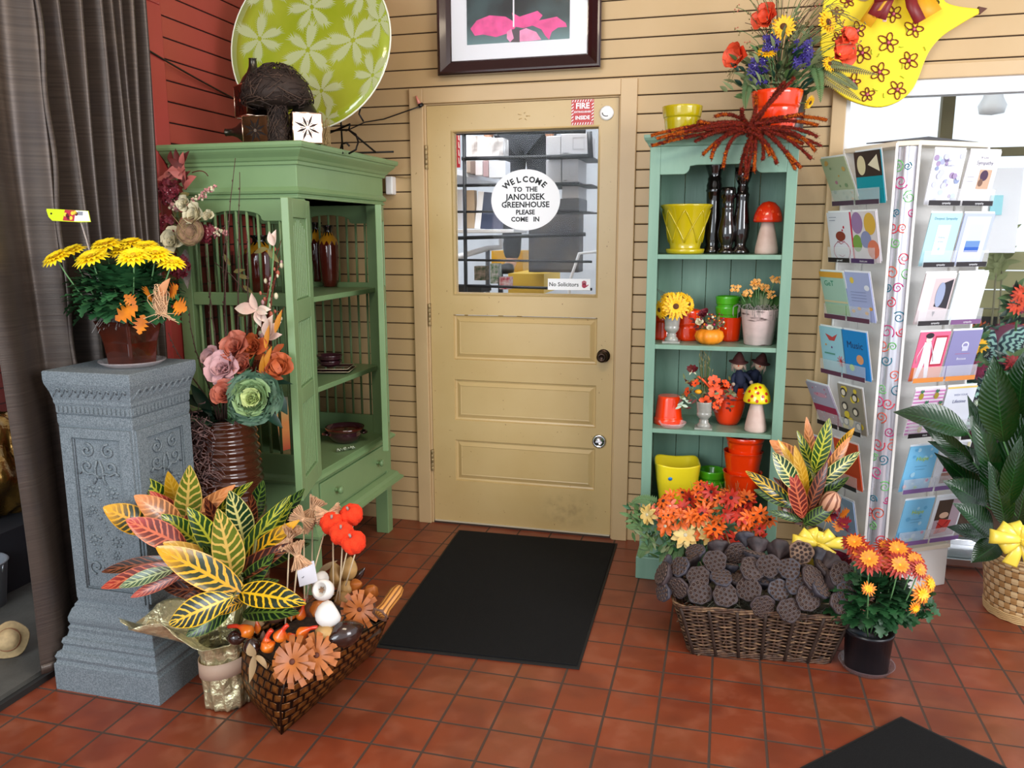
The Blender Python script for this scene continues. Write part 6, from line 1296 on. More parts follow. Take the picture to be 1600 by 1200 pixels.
# two scarecrow dolls
M_dnm = mat('navy_denim', '#141d38', .8, noise=.2, nscale=60); M_dollsk = mat('doll_fabric', '#d9b79c', .8); M_hat = mat('brown_felt_hat', '#4a1f1c', .85, noise=.2, nscale=30); M_yarn = mat('pale_yarn', '#b5a090', .85)
def doll(c, lean, label, side):
    """soft scarecrow doll seated on the pot rim"""
    t_ = thing('scarecrow_doll', c, label, 'doll', 'scarecrow dolls'); up_ = V((sin(lean), -.1, cos(lean))); sd = V((cos(lean), 0, -sin(lean))); fw_ = V((0, -1, 0))
    m = MB(); b = V((0, 0, .018)); m.lathe([(.010, -.01), (.020, 0), (.022, .02), (.017, .042), (.010, .055), (.0001, .058)], M_dnm, b, 14, RotTo(up_)); 
    for s_ in (-1, 1):
        m.tube(bez(b+sd*.010*s_, b+sd*.018*s_+fw_*.022+V((0, 0, .006)), b+sd*.020*s_+fw_*.034-V((0, 0, .024)), 6), [.011, .0105, .010, .0095, .009, .0085, .008], M_dnm, 9)
        m.tube(bez(b+up_*.042+sd*.014*s_, b+up_*.030+sd*.030*s_+fw_*.01, b+up_*.012+sd*(.030+.006*side*s_)*s_+fw_*.022, 6), [.008, .0078, .0075, .007, .007, .0065, .006], M_dnm, 9)
    m.build('overalls', t_)
    for s_ in (-1, 1): 
        m = MB(); m.sphere(b+sd*.020*s_+fw_*.038-V((0, 0, .028)), .008, M_yarn, n=8)
        for k in range(8): m.tube([b+sd*.020*s_+fw_*.036-V((0, 0, .026)), b+sd*.020*s_+fw_*.04-V((0, 0, .028))+jit((0, 0, 0), .012)], .001, M_yarn, 4)
        m.build('foot', t_); m = MB(); m.sphere(b+up_*.010+sd*(.031+.006*side*s_)*s_+fw_*.025, .007, M_yarn, n=8); m.build('hand', t_)
    h = b+up_*.076; m = MB(); m.sphere(h, .019, M_dollsk, sz=1.05, n=14); 
    m.sphere(h+fw_*.0185-up_*.002, .003, M_orf, n=6); m.build('head', t_)
    m = MB()
    for s_ in (-1, 1): m.sphere(h+fw_*.0175+sd*.006*s_+up_*.004, .0018, M_black, n=6)
    m.tube([h+fw_*.0175+sd*x-up_*(.008-abs(x)*.4) for x in (-.006, -.003, 0, .003, .006)], .0007, M_bm, 4); m.build('face', t_)
    m = MB()
    for i in range(40): a = rnd(-.3, pi+.3); q = h+sd*cos(a)*.018*1.0+up_*rnd(.0, .012)+fw_*rnd(-.012, .01); m.tube([q, q-up_*rnd(.012, .03)+sd*cos(a)*.008], .0012, M_yarn, 4)
    m.build('hair', t_)
    m = MB(); R = RotTo(up_+V((.2*side, 0, 0))); m.lathe([(.033, .008), (.034, .010), (.022, .013), (.020, .020), (.012, .036), (.006, .045), (.0001, .047)], M_hat, h, 16, R, mod=lambda a, r, z: 1+.08*sin(3*a)); m.build('hat', t_); t_.scale = (1.15,)*3
doll(V((kx(1157, 606, -.27), -.275, .806)), -.15, 'scarecrow doll in navy overalls sitting upright on the orange pot rim', 1)
doll(V((kx(1172, 606, -.24), -.225, .806)), .42, 'scarecrow doll in navy overalls leaning right behind the mushroom cap', -1)
# bottom compartment
t_ = thing('yellow_square_pot', (kx(1056, 780, -.30), -.29, Z4), 'large yellow rounded-square pot with a blue dot sticker on the bottom shelf', 'pot')
def rsq(r, z, p=4.0, n=48): return [V((r*math.copysign(abs(cos(a))**(2/p), cos(a)), r*math.copysign(abs(sin(a))**(2/p), sin(a)), z+.008*abs(sin(2*a))*(z > .19))) for a in [2*pi*i/n for i in range(n)]]
m = MB(); rs = [rsq(r, z) for r, z in ((.055, 0), (.062, .004), (.070, .06), (.080, .13), (.087, .197), (.085, .201), (.081, .198), (.070, .08), (.055, .02))]
for p, q in zip(rs, rs[1:]): m.add(p+q, [(i, (i+1) % 48, 48+(i+1) % 48, 48+i) for i in range(48)], M_ye, True)
m.add(rs[-1], [range(48)], M_ye); m.add(rs[0], [range(47, -1, -1)], M_ye); m.M = Matrix.Identity(4); m.build('body', t_); t_.rotation_euler = (0, 0, .12); t_.scale = (1.10, 1.10, 1.0)
m = MB(); m.lathe([(.008, 0), (.008, .0006), (.0001, .0007)], mat('blue_dot', '#2a86d8', .4), (-.030, -.0835, .152), 20, RotTo((0, -1, -.12))); m.build('dot_sticker', t_)
for i, (dz, lb) in enumerate(((0, 'lower lime green pot of two nested behind the orange silk flowers'), (.045, 'upper lime green pot of two nested behind the orange silk flowers'))):
    pot('green_pot', (kx(1110, 780, -.22), -.215, Z4+dz), .112, .058, .043, M_gn, lb, 'lime green pots', rimh=.32)
for i, (dz, lb) in enumerate(((0, 'bottom orange pot of the tall stack on the bottom shelf'), (.088, 'middle orange pot of the tall stack on the bottom shelf'), (.168, 'top orange pot of the tall stack on the bottom shelf'))):
    pot('orange_pot', (kx(1158, 780, -.31)+(.006 if i == 2 else -.001*i), -.31, Z4+dz), .185, .080, .048, M_or, lb, 'glossy orange pots', band=False) if i < 2 else pot('orange_pot', (kx(1158, 780, -.31)+.004, -.31, Z4+dz), .170, .078, .047, M_or, lb, 'glossy orange pots', rimh=.12)
# ================================================================ RIGHT FLOOR
# silk flower basket at the bookcase foot
FBc = V((-.085, -.545, 0)); root = thing('silk_flower_bunch', FBc, 'big bunch of orange and cream silk daisies at the foot of the bookcase', 'flowers')
def Dp(u, v, y=-.60): return at(u, v, 'y', y)-FBc
m = MB(); m.lathe([(.07, 0), (.078, .01), (.10, .16), (.095, .16), (.07, .02), (.0001, .02)], mat('dark_basket', '#2f2018', .8), n=24); m.build('container', root)
M_od = mat('orange_daisy_petal', '#ec6a1e', .5, noise=.12, nscale=40); M_rdsy = mat('red_daisy_petal', '#b52a18', .55, noise=.2, nscale=40); M_cd = mat('cream_daisy_petal', '#f0c46a', .5, col2='#ecd58e', nscale=30); M_eye = mat('dark_brown_eye', '#2c1712', .8); M_pcor = mat('coral_pink_petal', '#e8755a', .5)
big = [((1012, 804), .045, M_cd, 8, (-.7, -1, .2)), ((1071, 836), .055, M_cd, 9, (0, -1, .4)), ((1110, 834), .05, M_cd, 9, (.3, -1, .3)), ((1092, 813), .042, M_cd, 8, (.1, -1, .6)), ((1062, 812), .045, M_od, 7, (-.1, -1, .6)), ((1040, 822), .045, M_od, 7, (-.4, -1, .3)), ((1096, 834), .035, M_od, 6, (.1, -1, .2)), ((1022, 800), .035, M_pcor, 7, (-.6, -1, .5)), ((1047, 790), .032, M_pcor, 6, (-.2, -1, .6)), ((1050, 802), .03, M_cd, 6, (0, -1, .5))]
for (uv, r_, mm, n_, nr) in big:
    m = MB(); p = Dp(*uv, -.66); stemto(m, p); bloom(m, p, nr, r_, n_, 2, mm, M_crm, .42, .35, .15, .4, .15); m.build('daisy', root)
rng = random.Random(3)
for i in range(82):
    u = 1030+rng.random()*160; top_ = 762+abs(u-1105)*.22; v = top_+rng.random()*(846-top_) if u > 1100 else top_+rng.random()*(812-top_)
    mm = rng.choice((M_od, M_od, M_rdsy, M_od)) if u < 1130 else rng.choice((M_od, M_rdsy, M_rdsy, M_od))
    m = MB(); p = Dp(u, v, -.60-.06*rng.random()-(.05 if v > 800 else 0)); stemto(m, p, r=.0013); bloom(m, p, (rng.uniform(-1.2, 1.2), -1, rng.uniform(-.2, 2)), rng.uniform(.024, .042), 8, 1, mm, M_eye if i % 3 else None, .36, rng.uniform(.2, .9), .2, rng.uniform(.3, 1.2), .15); m.build('daisy', root)
for (u, v) in ((1095, 757), (1104, 762), (1090, 770), (1066, 770), (1077, 772), (1150, 778), (1203, 812), (1198, 815), (1135, 770)):
    m = MB(); p = Dp(u, v, -.58); stemto(m, p, r=.0013); bloom(m, p, (rng.uniform(-.6, .6), -.7, 1), .03, 9, 1, M_od, M_eye, .32, .2, .22, .8, .1); m.build('daisy', root)
m = MB()
for (u, v, w_) in ((1000, 820, 24), (1010, 840, 28), (1025, 850, 30), (1040, 860, 24), (1030, 835, 26), (990, 805, 16), (1050, 850, 20), (1005, 800, 16), (1035, 805, 20), (1080, 800, 40), (1130, 800, 50), (1160, 820, 40)):
    for k in range(13): p = Dp(u+rnd(-w_, w_)*.5, v+rnd(-12, 12), -.63+rnd(-.03, .03)); m.blade(p, (rnd(-1, .6), -.5, rnd(-.8, .8)), (0, -1, .4), rnd(.03, .055), rnd(.009, .016), random.choice((M_fern, M_fern, M_sage, M_mumleaf)), 5, .4)
m.build('leaves', root)
for (q1, q2, q3, w_) in (((1020, 820), (990, 825), (978, 822), .03), ((1025, 840), (1000, 860), (1000, 872), .034), ((1035, 845), (1045, 870), (1030, 875), .036), ((1030, 790), (1000, 770), (985, 790), .03), ((1055, 850), (1065, 865), (1050, 878), .034)):
    m = MB(); fern(m, Dp(*q1, -.62), Dp(*q2, -.66), Dp(*q3, -.66), w_, M_fern, 20); m.build('fern', root)
m = MB()
for i in range(26): u = rnd(1090, 1180); a = Dp(u, 800, -.60); b = Dp(u+rnd(-14, 20), 755+rnd(-5, 22), -.60); m.tube(bez(a, (a+b)/2+V((.005, 0, 0)), b, 4), .0007, M_drygr, 3)
m.build('dry_grass', root)

# wicker basket with lotus pods
def wicker_mat(nm, c1, c2):
    return mat(nm, c1, .6, col2=c2, nscale=60, bump=.3, bscale=150)
M_wk = wicker_mat('dark_willow', '#5c3e2a', '#2a1910'); M_wk2 = wicker_mat('willow_light', '#8a6b4c', '#4c3222')
M_wkd = mat('dark_stake', '#2f1d12', .7)
WC = V((.155, -.865, 0)); ww, wd, wh = .232, .13, .180; rz_ = atan2(.046, .455)
root = thing('wicker_basket', WC, 'dark brown rectangular willow basket full of dried lotus pods', 'basket', rz=rz_)
def wb(a, z, push=0):
    """point at angle a, measured by arc length, around the rounded-rectangle basket wall"""
    k = 1+.24*z/wh; X, Y, r = ww*k+push, wd*k+push, .035*k; sx, sy, q = 2*(X-r), 2*(Y-r), pi*r/2; s_ = (a/(2*pi) % 1)*(2*sx+2*sy+4*q)
    for (cx, cy, a0, ln, dx, dy) in ((X-r, Y-r, 0, sx, -1, 0), (-(X-r), Y-r, pi/2, sy, 0, -1), (-(X-r), -(Y-r), pi, sx, 1, 0), (X-r, -(Y-r), 1.5*pi, sy, 0, 1)):
        if s_ < q: return V((cx+r*cos(a0+s_/r), cy+r*sin(a0+s_/r), z))
        s_ -= q
        if s_ < ln: return V((cx+r*cos(a0+pi/2)+dx*s_, cy+r*sin(a0+pi/2)+dy*s_, z))
        s_ -= ln
    return V((X, Y-r, z))
NS = 38
def ang_at(t): return 2*pi*(t % 1)
m = MB()
for k in range(NS):
    a = ang_at(k/NS); m.tube([wb(a, z, .001) for z in (.004, .05, .10, .15, wh+.004)], .0042, M_wk, 6) if k % 2 else m.tube([wb(a, z, .0065) for z in (.004, .05, .10, .15, wh+.004)], .0062, M_wkd, 6)
m.build('stakes', root)
m = MB(); rows = 23
for r_ in range(rows):
    z = .022+r_*(wh-.030)/rows; pts = []
    for i in range(NS*4): t = i/(NS*4); ph = (i/4+r_) % 2; o = .0055*cos(pi*(i/4+r_)); pts.append(wb(ang_at(t), z+rnd(-.0008, .0008), o))
    pts.append(pts[0]); m.tube(pts, .0031, M_wk2 if r_ % 3 == 0 else M_wk, 5, False)
m.build('woven_wall', root)
m = MB()
for z, rr in ((.006, .0055), (.015, .005), (wh, .0055), (wh+.009, .005)):
    for q in (0, 1): pts = [wb(ang_at(i/150), z+.0035*sin(i*.55+q*pi), .0035*cos(i*.55+q*pi)+.003) for i in range(151)]; m.tube(pts, rr*.75, M_wk2 if z > .1 and q else M_wk, 6, False)
m.build('braided_rim', root)
m = MB(); m.add([wb(ang_at(i/60), .012) for i in range(60)], [range(60)], M_wk); m.build('floor_panel', root)
m = MB()
for i in range(12): t = rnd(0, 1); p = wb(ang_at(t), rnd(.0, .19)); m.tube([p, p+V((rnd(-.03, .03), -.012, rnd(-.01, .01)))], .0022, M_wk2, 5)
m.build('loose_ends', root)
# moss under the pods
m = MB(); M_gmoss = mat('grey_green_moss', '#4b4a3c', .9, noise=.3, nscale=40)
for i in range(420):
    a = ang_at(rnd(0, 1)); k = rnd(.2, 1.0); p = wb(a, wh)*k; p.z = wh+rnd(-.01, .018); q = p+V((rnd(-.04, .04), rnd(-.03, .03), rnd(-.015, .02))); m.tube([p, (p+q)/2+V((0, 0, .008)), q], .0009, M_gmoss, 3, False)
m.add([V((x*ww*1.12, y*wd*1.12, wh-.02)) for x, y in circ(1, 30)], [range(30)], M_gmoss)
o = m.build('moss_bed', label='grey-green moss bed under the lotus pods in the willow basket', cat='moss', kind='stuff'); o.location = WC; o.rotation_euler = (0, 0, rz_)
# lotus pods
def lotus_mat(nm, rim, face_c):
    n = NT(nm, .62); u = n.noise(30); n.col(n.mix(n.step(u, .35, .7), lin(rim), lin(face_c))); n.bump(n.noise(70), .5, .004); return n.m
LM = [lotus_mat('lotus_dark', '#30272a', '#483a3b'), lotus_mat('lotus_slate', '#34323c', '#4c4850'), lotus_mat('lotus_tan', '#8a6a50', '#6e5244')]
M_rimh = mat('lotus_hole_rim', '#5e4c44', .7); M_hole = mat('lotus_hole', '#1c1110', .8); M_seed = mat('lotus_seed', '#4a2c22', .6); M_lst = mat('lotus_stem', '#8a7a60', .7)
def lotus_proto(k, r, n1, mm, open_=1.0):
    root = thing('lotus_pod', (0, 0, 0), 'dried dark lotus seed pod', 'seed pod', 'dried lotus pods'); ph = rnd(0, 6)
    md = lambda a, rr, z: 1+.05*sin(3*a+ph)+.04*sin(7*a+ph*2) if rr > .3*r else 1
    m = MB(); m.lathe([(.004, -r*1.25), (.007, -r*1.15), (r*.35, -r*.85), (r*.72, -r*.4), (r*.98, -.006), (r*1.02, .001), (r*.98, .005), (r*.9, .004), (r*.5, .0075), (.0001, .009)], mm, n=36, mod=lambda a, rr, z: md(a, rr, z)*(1+(.05*sin(18*a) if -r < z < -.01 else 0))); hd = m.build('head', root)
    m = MB(); hs = [(0, 0)]+[(r*.40*cos(2*pi*i/6+ph), r*.40*sin(2*pi*i/6+ph)) for i in range(6)]+[(r*.74*cos(2*pi*i/n1+ph*2), r*.74*sin(2*pi*i/n1+ph*2)) for i in range(n1)]
    for (x, y) in hs:
        hr = r*.13*rnd(.9, 1.15); d_ = sqrt(x*x+y*y); z = .0085-.004*(d_/r)**2
        m.lathe([(hr*1.28, z-.002), (hr*1.2, z+.0022), (hr*.95, z+.0026), (hr*.85, z+.0008)], M_rimh, (x, y, 0), 10)
        m.lathe([(hr*.95, z+.0008), (.0001, z+.0010)], M_hole, (x, y, 0), 10)
        m.sphere((x, y, z+.0010), hr*.45, M_seed, sz=.6, n=7)
    m.build('seed_cup', hd, kind=None)
    m = MB(); m.tube([(0, 0, -r*1.2), (.004, 0, -r*1.2-.04), (.012, .004, -r*1.2-.10)], .0026, M_lst, 6); m.build('stem', root)
    return root
protos = [lotus_proto(0, .040, 12, LM[0]), lotus_proto(1, .034, 10, LM[1]), lotus_proto(2, .043, 13, LM[0]), lotus_proto(3, .037, 11, LM[1]), lotus_proto(4, .040, 13, LM[2])]
used_p = set()
def put_pod(k, loc, d, label, group='dried lotus pods'):
    R = RotTo(d).to_euler(); pr = protos[k]
    if k not in used_p: used_p.add(k); pr.location = loc; pr.rotation_euler = R; pr['label'] = label; pr['group'] = group
    else: dup(pr, loc, label=label, group=group, rot=R)
dark_lab = 'dark grey-brown dried lotus seed pod in the heap on the willow basket'
front = [(1036, 925, 1, (-.9, -1, .2)), (1059, 918, 0, (-.3, -1, .1)), (1093, 925, 2, (0, -1, .3)), (1133, 929, 2, (.1, -1, .4)), (1170, 920, 2, (0, -1, .5)), (1192, 947, 0, (0, -1, .3)), (1233, 953, 0, (.1, -1, .2)), (1217, 922, 3, (.1, -1, .5)), (1262, 935, 2, (.3, -1, .6)), (1314, 942, 0, (.5, -1, .2)), (1322, 925, 1, (.8, -.8, .3)), (1243, 914, 1, (0, -1, .4)),
 (1117, 877, 0, (0, -1, .7)), (1091, 902, 0, (-.1, -1, .8)), (1127, 902, 3, (0, -.8, 1)), (1175, 889, 2, (.1, -1, .6)), (1233, 889, 3, (.1, -1, .5)), (1201, 884, 0, (0, -1, .7)), (1316, 898, 2, (.4, -1, .6)), (1270, 903, 2, (.3, -.7, 1)), (1283, 920, 3, (.6, -.6, .9)), (1062, 885, 3, (-.7, -1, .8)), (1035, 897, 2, (-1, -.7, .6))]
for (u, v, k, d) in front:
    y = -1.035+(952-v)*.0011; p = at(u, v, 'y', y); put_pod(k, p, jit(d, .38), dark_lab)
put_pod(4, at(1252, 863, 'y', -.90), (0, -1, .35), 'light brown lotus pod standing highest, facing forward beside the yellow bow', 'tan lotus pod')
back = [(1040, 880, (-1, .2, .3)), (1086, 862, (-.4, -.4, 1)), (1122, 853, (-.2, .9, .8)), (1150, 865, (.3, -.9, -.1)), (1165, 838, (0, .9, .9)), (1180, 866, (.1, .2, 1)), (1185, 850, (.1, .9, .6)), (1218, 858, (.1, 1, .4)), (1140, 885, (0, .4, 1)), (1283, 868, (.5, .8, .5)), (1300, 878, (.7, .8, .3)), (1290, 890, (.8, .0, 1)), (1240, 880, (.2, .6, 1)), (1210, 900, (0, 0, 1)), (1155, 905, (0, 0, 1)), (1075, 875, (-.6, .2, 1)), (1055, 900, (-.8, 0, .8)), (1110, 890, (0, .2, 1)), (1265, 888, (.4, .3, 1)), (1305, 910, (.9, 0, .7)), (1195, 905, (0, -.2, 1))]
for i, (u, v, d) in enumerate(back):
    y = -1.0+(930-v)*.0024; put_pod((1, 3, 0, 2)[i % 4], at(u, v, 'y', y), d, dark_lab)

# chrysanthemum in a black nursery pot on an orange tray
MC = V((.515, -.965, 0)); root = thing('chrysanthemum_plant', MC, 'rust red and yellow chrysanthemum in a black nursery pot right of the willow basket', 'plant')
m = MB(); m.lathe([(.066, .006), (.069, .01), (.076, .13), (.080, .131), (.080, .142), (.075, .142), (.072, .12), (.0001, .12)], mat('black_nursery_pot', '#15161b', .3), n=40); m.build('pot', root)
m = MB(); m.lathe([(.062, .0), (.075, .001), (.088, .022), (.090, .024), (.086, .022), (.074, .005), (.0001, .004)], mat('clear_grey_tray', '#a9969a', .1, alpha=.4, coat=.6), n=40); o = m.build('clear_saucer', label='clear plastic saucer under the black nursery pot on the tiles', cat='saucer'); o.location = MC
def Cp(u, v, y=-.97): return at(u, v, 'y', y)-MC
M_mlf = mat('dark_mum_leaf', '#1f4a26', .5, noise=.35, nscale=25)
m = MB(); foliage(m, (0, 0, .235), .115, .10, .10, 480, M_mlf, .050, .034)
for (u, v) in ((1410, 925), (1425, 940), (1440, 935), (1330, 900), (1335, 930), (1400, 960), (1430, 960), (1320, 960), (1445, 950)):
    for k in range(5): lobed(m, Cp(u+rnd(-6, 6), v+rnd(-6, 6), -.98), (rnd(-.3, 1), -.4, rnd(-.5, .5)), (0, -.6, 1), .045, .028, M_mlf)
m.build('foliage', root)
M_rm1 = mat('rust_red_petal', '#a5280e', .5, noise=.15, nscale=60); M_rm2 = mat('orange_petal_tip', '#f08a1c', .5, noise=.15, nscale=60); M_gold = mat('gold_centre', '#f2b81c', .6)
for (u, v, y, r_, nr, two) in ((1335, 848, -.98, .045, (-.2, -.7, 1), 0), (1358, 874, -1.05, .05, (-.1, -1, .9), 0), (1345, 862, -1.0, .046, (-.4, -.8, .8), 0), (1402, 860, -.98, .052, (.1, -.8, 1), 0), (1378, 878, -1.0, .042, (.1, -1, .8), 1), (1405, 883, -1.05, .048, (.2, -1, .8), 0), (1428, 877, -1.0, .048, (.4, -.8, 1), 0), (1436, 890, -1.04, .036, (.6, -1, .6), 0), (1385, 855, -.95, .04, (0, -.6, 1), 0), (1357, 920, -1.09, .024, (-.2, -1, .5), 2), (1440, 928, -1.02, .038, (.5, -1, .3), 2), (1452, 912, -.98, .034, (.8, -.8, .5), 2), (1430, 950, -1.05, .022, (.4, -1, 0), 2)):
    m = MB(); p = Cp(u, v, y); m.tube(bez(V((p.x*.25, p.y*.3, .13)), V((p.x*.7, p.y*.7, .2)), p, 5), .0022, M_mumstem, 6)
    bloom(m, p, nr, r_, 19 if two != 2 else 14, 3, M_rm2 if two == 2 else M_rm1, M_gold, .20, .35, .13, .45, mp2=M_rm2 if two != 2 else M_sun); m.build('flower', root)

# croton with the yellow bow
CR = V((.395, -.60, 0)); root = thing('croton_plant', CR, 'smaller croton with red and yellow veined leaves in maroon foil, right of the bookcase', 'plant')
ct2 = at(1258, 805, 'y', -.62)-CR
sp2 = [((1172, 737), (1232, 783), 26, 'gY', -.70), ((1184, 765), (1238, 788), 26, 'dg', -.70), ((1214, 711), (1242, 758), 34, 'gc', -.74), ((1209, 690), (1250, 725), 34, 'op', -.62), ((1224, 690), (1245, 740), 16, 'yl', -.66), ((1244, 703), (1258, 765), 22, 'yl', -.70), ((1263, 658), (1268, 725), 20, 'op', -.58), ((1252, 678), (1270, 735), 20, 'gy', -.62), ((1297, 660), (1276, 728), 30, 'gy', -.66), ((1326, 688), (1288, 745), 22, 'op', -.68), ((1332, 672), (1308, 705), 16, 'yo', -.60), ((1340, 708), (1285, 752), 26, 'gc', -.70),
 ((1290, 728), (1265, 792), 24, 'dr', -.72), ((1238, 742), (1252, 800), 32, 'rd', -.74), ((1258, 735), (1262, 790), 28, 'gy', -.66), ((1206, 798), (1246, 812), 16, 'dg', -.70), ((1300, 792), (1262, 815), 28, 'dg', -.72), ((1280, 770), (1262, 810), 26, 'dr', -.68), ((1225, 790), (1250, 815), 24, 'dr', -.66), ((1320, 745), (1275, 785), 22, 'dg', -.62), ((1215, 750), (1245, 790), 24, 'dr', -.62)]
for (tip, base, w_, kd, y) in sp2: croton_leaf(root, CR, tip, base, w_, kd, y, ct2+V((rnd(-.015, .015), rnd(-.01, .02), rnd(-.05, .02))), dy=-.04)
m = MB(); m.tube([V((0, 0, .12)), ct2*.9, ct2+V((0, 0, .06))], [.008, .006, .003], M_cst, 8); m.build('trunk', root)
M_mf = mat('maroon_foil', '#6e1434', .25, .7, bump=1, bscale=18)
m = MB(); m.grid(lambda u, v: V(((.055+.004*v+(.0 if v < .7 else (v-.7)*.17))*(1+.07*sin(11*u*2*pi+2*v)+.04*sin(17*u*2*pi))*cos(u*2*pi), (.055+.004*v+(.0 if v < .7 else (v-.7)*.17))*(1+.07*sin(11*u*2*pi))*sin(u*2*pi), .002+v*.235)), 60, 20, M_mf); m.build('foil', root, solid=.001)
m = MB(); m.lathe([(.048, .004), (.053, .13), (.0001, .132)], mat('nursery_pot_soil', '#241c16', .9), n=20); m.build('nursery_pot', root)
t_ = thing('striped_gourd', at(1297, 785, 'y', -.71), 'pink-tan striped gourd in front of the smaller croton', 'gourd'); n_ = NT('striped_gourd_skin', .5); u_ = n_.xyz(n_.tc.outputs['UV']); n_.col(n_.mix(n_.step(n_.M('SINE', n_.M('MULTIPLY', u_[0], 2*pi*8)), .2, .6), lin('#cf9a7c'), lin('#7d4a34')))
m = MB(); m.lathe([(.0001, -.045), (.018, -.042), (.033, -.02), (.036, .005), (.028, .03), (.012, .042), (.0001, .044)], n_.m, n=40, R=RotTo((.35, -.2, 1))); m.build('body', t_)
m = MB(); m.tube([V((0, 0, -.04)), V((-.02, .02, -.14))], .002, M_stick, 6); m.build('stick', t_)
t_ = thing('oak_leaf_pick', at(1305, 808, 'y', -.72), 'orange and maroon fabric leaf pick beside the striped gourd', 'leaf'); m = MB()
for k in range(7): oak(m, (rnd(-.02, .02), rnd(-.01, .01), rnd(-.01, .01)), (cos(k*.9), -.4, sin(k*.9)*.6), (0, -.7, 1), .05, M_oak if k % 2 else mat('maroon_leaf', '#7c1c2c', .4)); 
m.build('leaves', t_)
M_ybow = mat('yellow_satin_ribbon', '#f0d44c', .3, coat=.2)
def bow(c, s, label, nrm=(0, -1, .25), rot=0):
    t_ = thing('ribbon_bow', c, label, 'bow'); R = RotTo(nrm); Rr = Matrix.Rotation(rot, 3, 'Z')
    def band(a, fn, w0, w1, nm):
        d = R @ V((cos(a), sin(a), 0)); sd = R @ V((-sin(a), cos(a), 0)); n_ = R @ V((0, 0, 1)); m = MB()
        def g(u, v): x, h = fn(u); w_ = (w0+(w1-w0)*x)*s; return d*(x*s)+n_*(h*s)+sd*(w_*(v-.5))+n_*(.05*s*sin(v*pi))
        m.grid(g, 18, 4, M_ybow); m.build(nm, t_, solid=.0012)
    for i, (a, L) in enumerate(((.1, 1.15), (.75, .85), (1.35, .6), (1.95, .75), (2.6, .95), (3.1, 1.2), (3.7, .85), (5.6, .9))):
        band(a+rot, lambda u, L=L, i=i: (L*(1-cos(2*pi*u))/2, .10+.05*(i % 3)+.30*sin(2*pi*u)*(1 if i % 2 else .8)+.2*u), .28, .55, 'loop')
    for a, L in ((-1.15, 1.25), (-1.9, 1.15)): band(a+rot, lambda u, L=L: (L*u, .12+.15*sin(pi*u)), .3, .55, 'tail')
    m = MB(); m.sphere(R @ V((0, 0, .2*s)), .13*s, M_ybow, n=10); m.build('knot', t_); return t_
bow(at(1277, 848, 'y', -.80), .072, 'yellow satin bow tied on the smaller croton behind the lotus pods')
bow(at(1592, 842, 'y', -.62), .085, 'yellow satin bow on the wicker peace lily basket at the right edge')

# peace lily in a pale basket
LB = V((1.185, -.37, 0)); root = thing('splint_basket', LB, 'round pale splint-woven basket at the right edge, holding the peace lily', 'basket')
def splint_mat():
    n = NT('splint_weave', .5); u = n.xyz(n.tc.outputs['UV']); X = n.M('MULTIPLY', u[0], 44); Y = n.M('MULTIPLY', u[1], 15); ck = n.M('MODULO', n.M('ADD', n.M('FLOOR', X), n.M('FLOOR', Y)), 2)
    fx = n.M('ABSOLUTE', n.M('SUBTRACT', n.M('FRACT', X), .5)); fy = n.M('ABSOLUTE', n.M('SUBTRACT', n.M('FRACT', Y), .5)); hole = n.M('MULTIPLY', n.step(fx, .36, .44), n.step(fy, .34, .42))
    c = n.mix(ck, lin('#d8b888'), lin('#b08552')); c = n.mix(n.M('MULTIPLY', n.step(fy, .38, .48), .75), c, lin('#5b3a1e')); c = n.mix(n.M('MULTIPLY', hole, .9), c, lin('#2c1a0e')); n.col(c)
    n.bump(n.M('ADD', n.M('MULTIPLY', ck, .5), n.M('SUBTRACT', 1, fy)), .8, .004); return n.m
m = MB(); m.lathe([(.140, .0), (.146, .006), (.150, .05), (.158, .13), (.170, .21), (.182, .25)], splint_mat(), n=88); m.mats and None; B_ = m.build('woven_wall', root, solid=.004)
m = MB()
for k in range(5): z = .004+k*.007; m.tube([((.147+.001*k)*cos(2*pi*i/60), (.147+.001*k)*sin(2*pi*i/60), z+.0015*sin(i*1.7+k)) for i in range(61)], .0035, mat('splint_strip', '#c9a673', .5), 6, False)
m.build('coiled_foot', root); m = MB()
for z in (.246, .254): m.tube([(.182*cos(2*pi*i/60), .182*sin(2*pi*i/60), z+.002*sin(i*1.3)) for i in range(61)], .0045, mat('splint_strip', '#c9a673', .5), 6, False)
m.build('coiled_rim', root)
m = MB(); m.lathe([(.0001, .21), (.165, .21)], mat('potting_soil', '#2c2019', .9), n=30); m.build('soil', root)
LO = LB+V((0, 0, .21)); root = thing('peace_lily', LO, 'dark green peace lily rising from the pale basket at the right edge', 'plant')
def lily_leaf_mat():
    n = NT('peace_lily_leaf', .22); u = n.xyz(n.tc.outputs['UV']); s_ = n.M('ABSOLUTE', n.M('SUBTRACT', n.M('MULTIPLY', u[1], 2), 1)); mid = n.step(s_, .06, .02)
    w_ = n.M('SINE', n.M('MULTIPLY', n.M('SUBTRACT', u[0], n.M('MULTIPLY', s_, .18)), 110)); c = n.mix(n.step(n.noise(5), .4, .65), lin('#0a290b'), lin('#123b11')); c = n.mix(n.M('MULTIPLY', mid, .4), c, lin('#2d5f28')); n.col(c); n.bump(w_, .25, .002); n.b.inputs['Coat Weight'].default_value = .3; return n.m
M_ll = lily_leaf_mat()
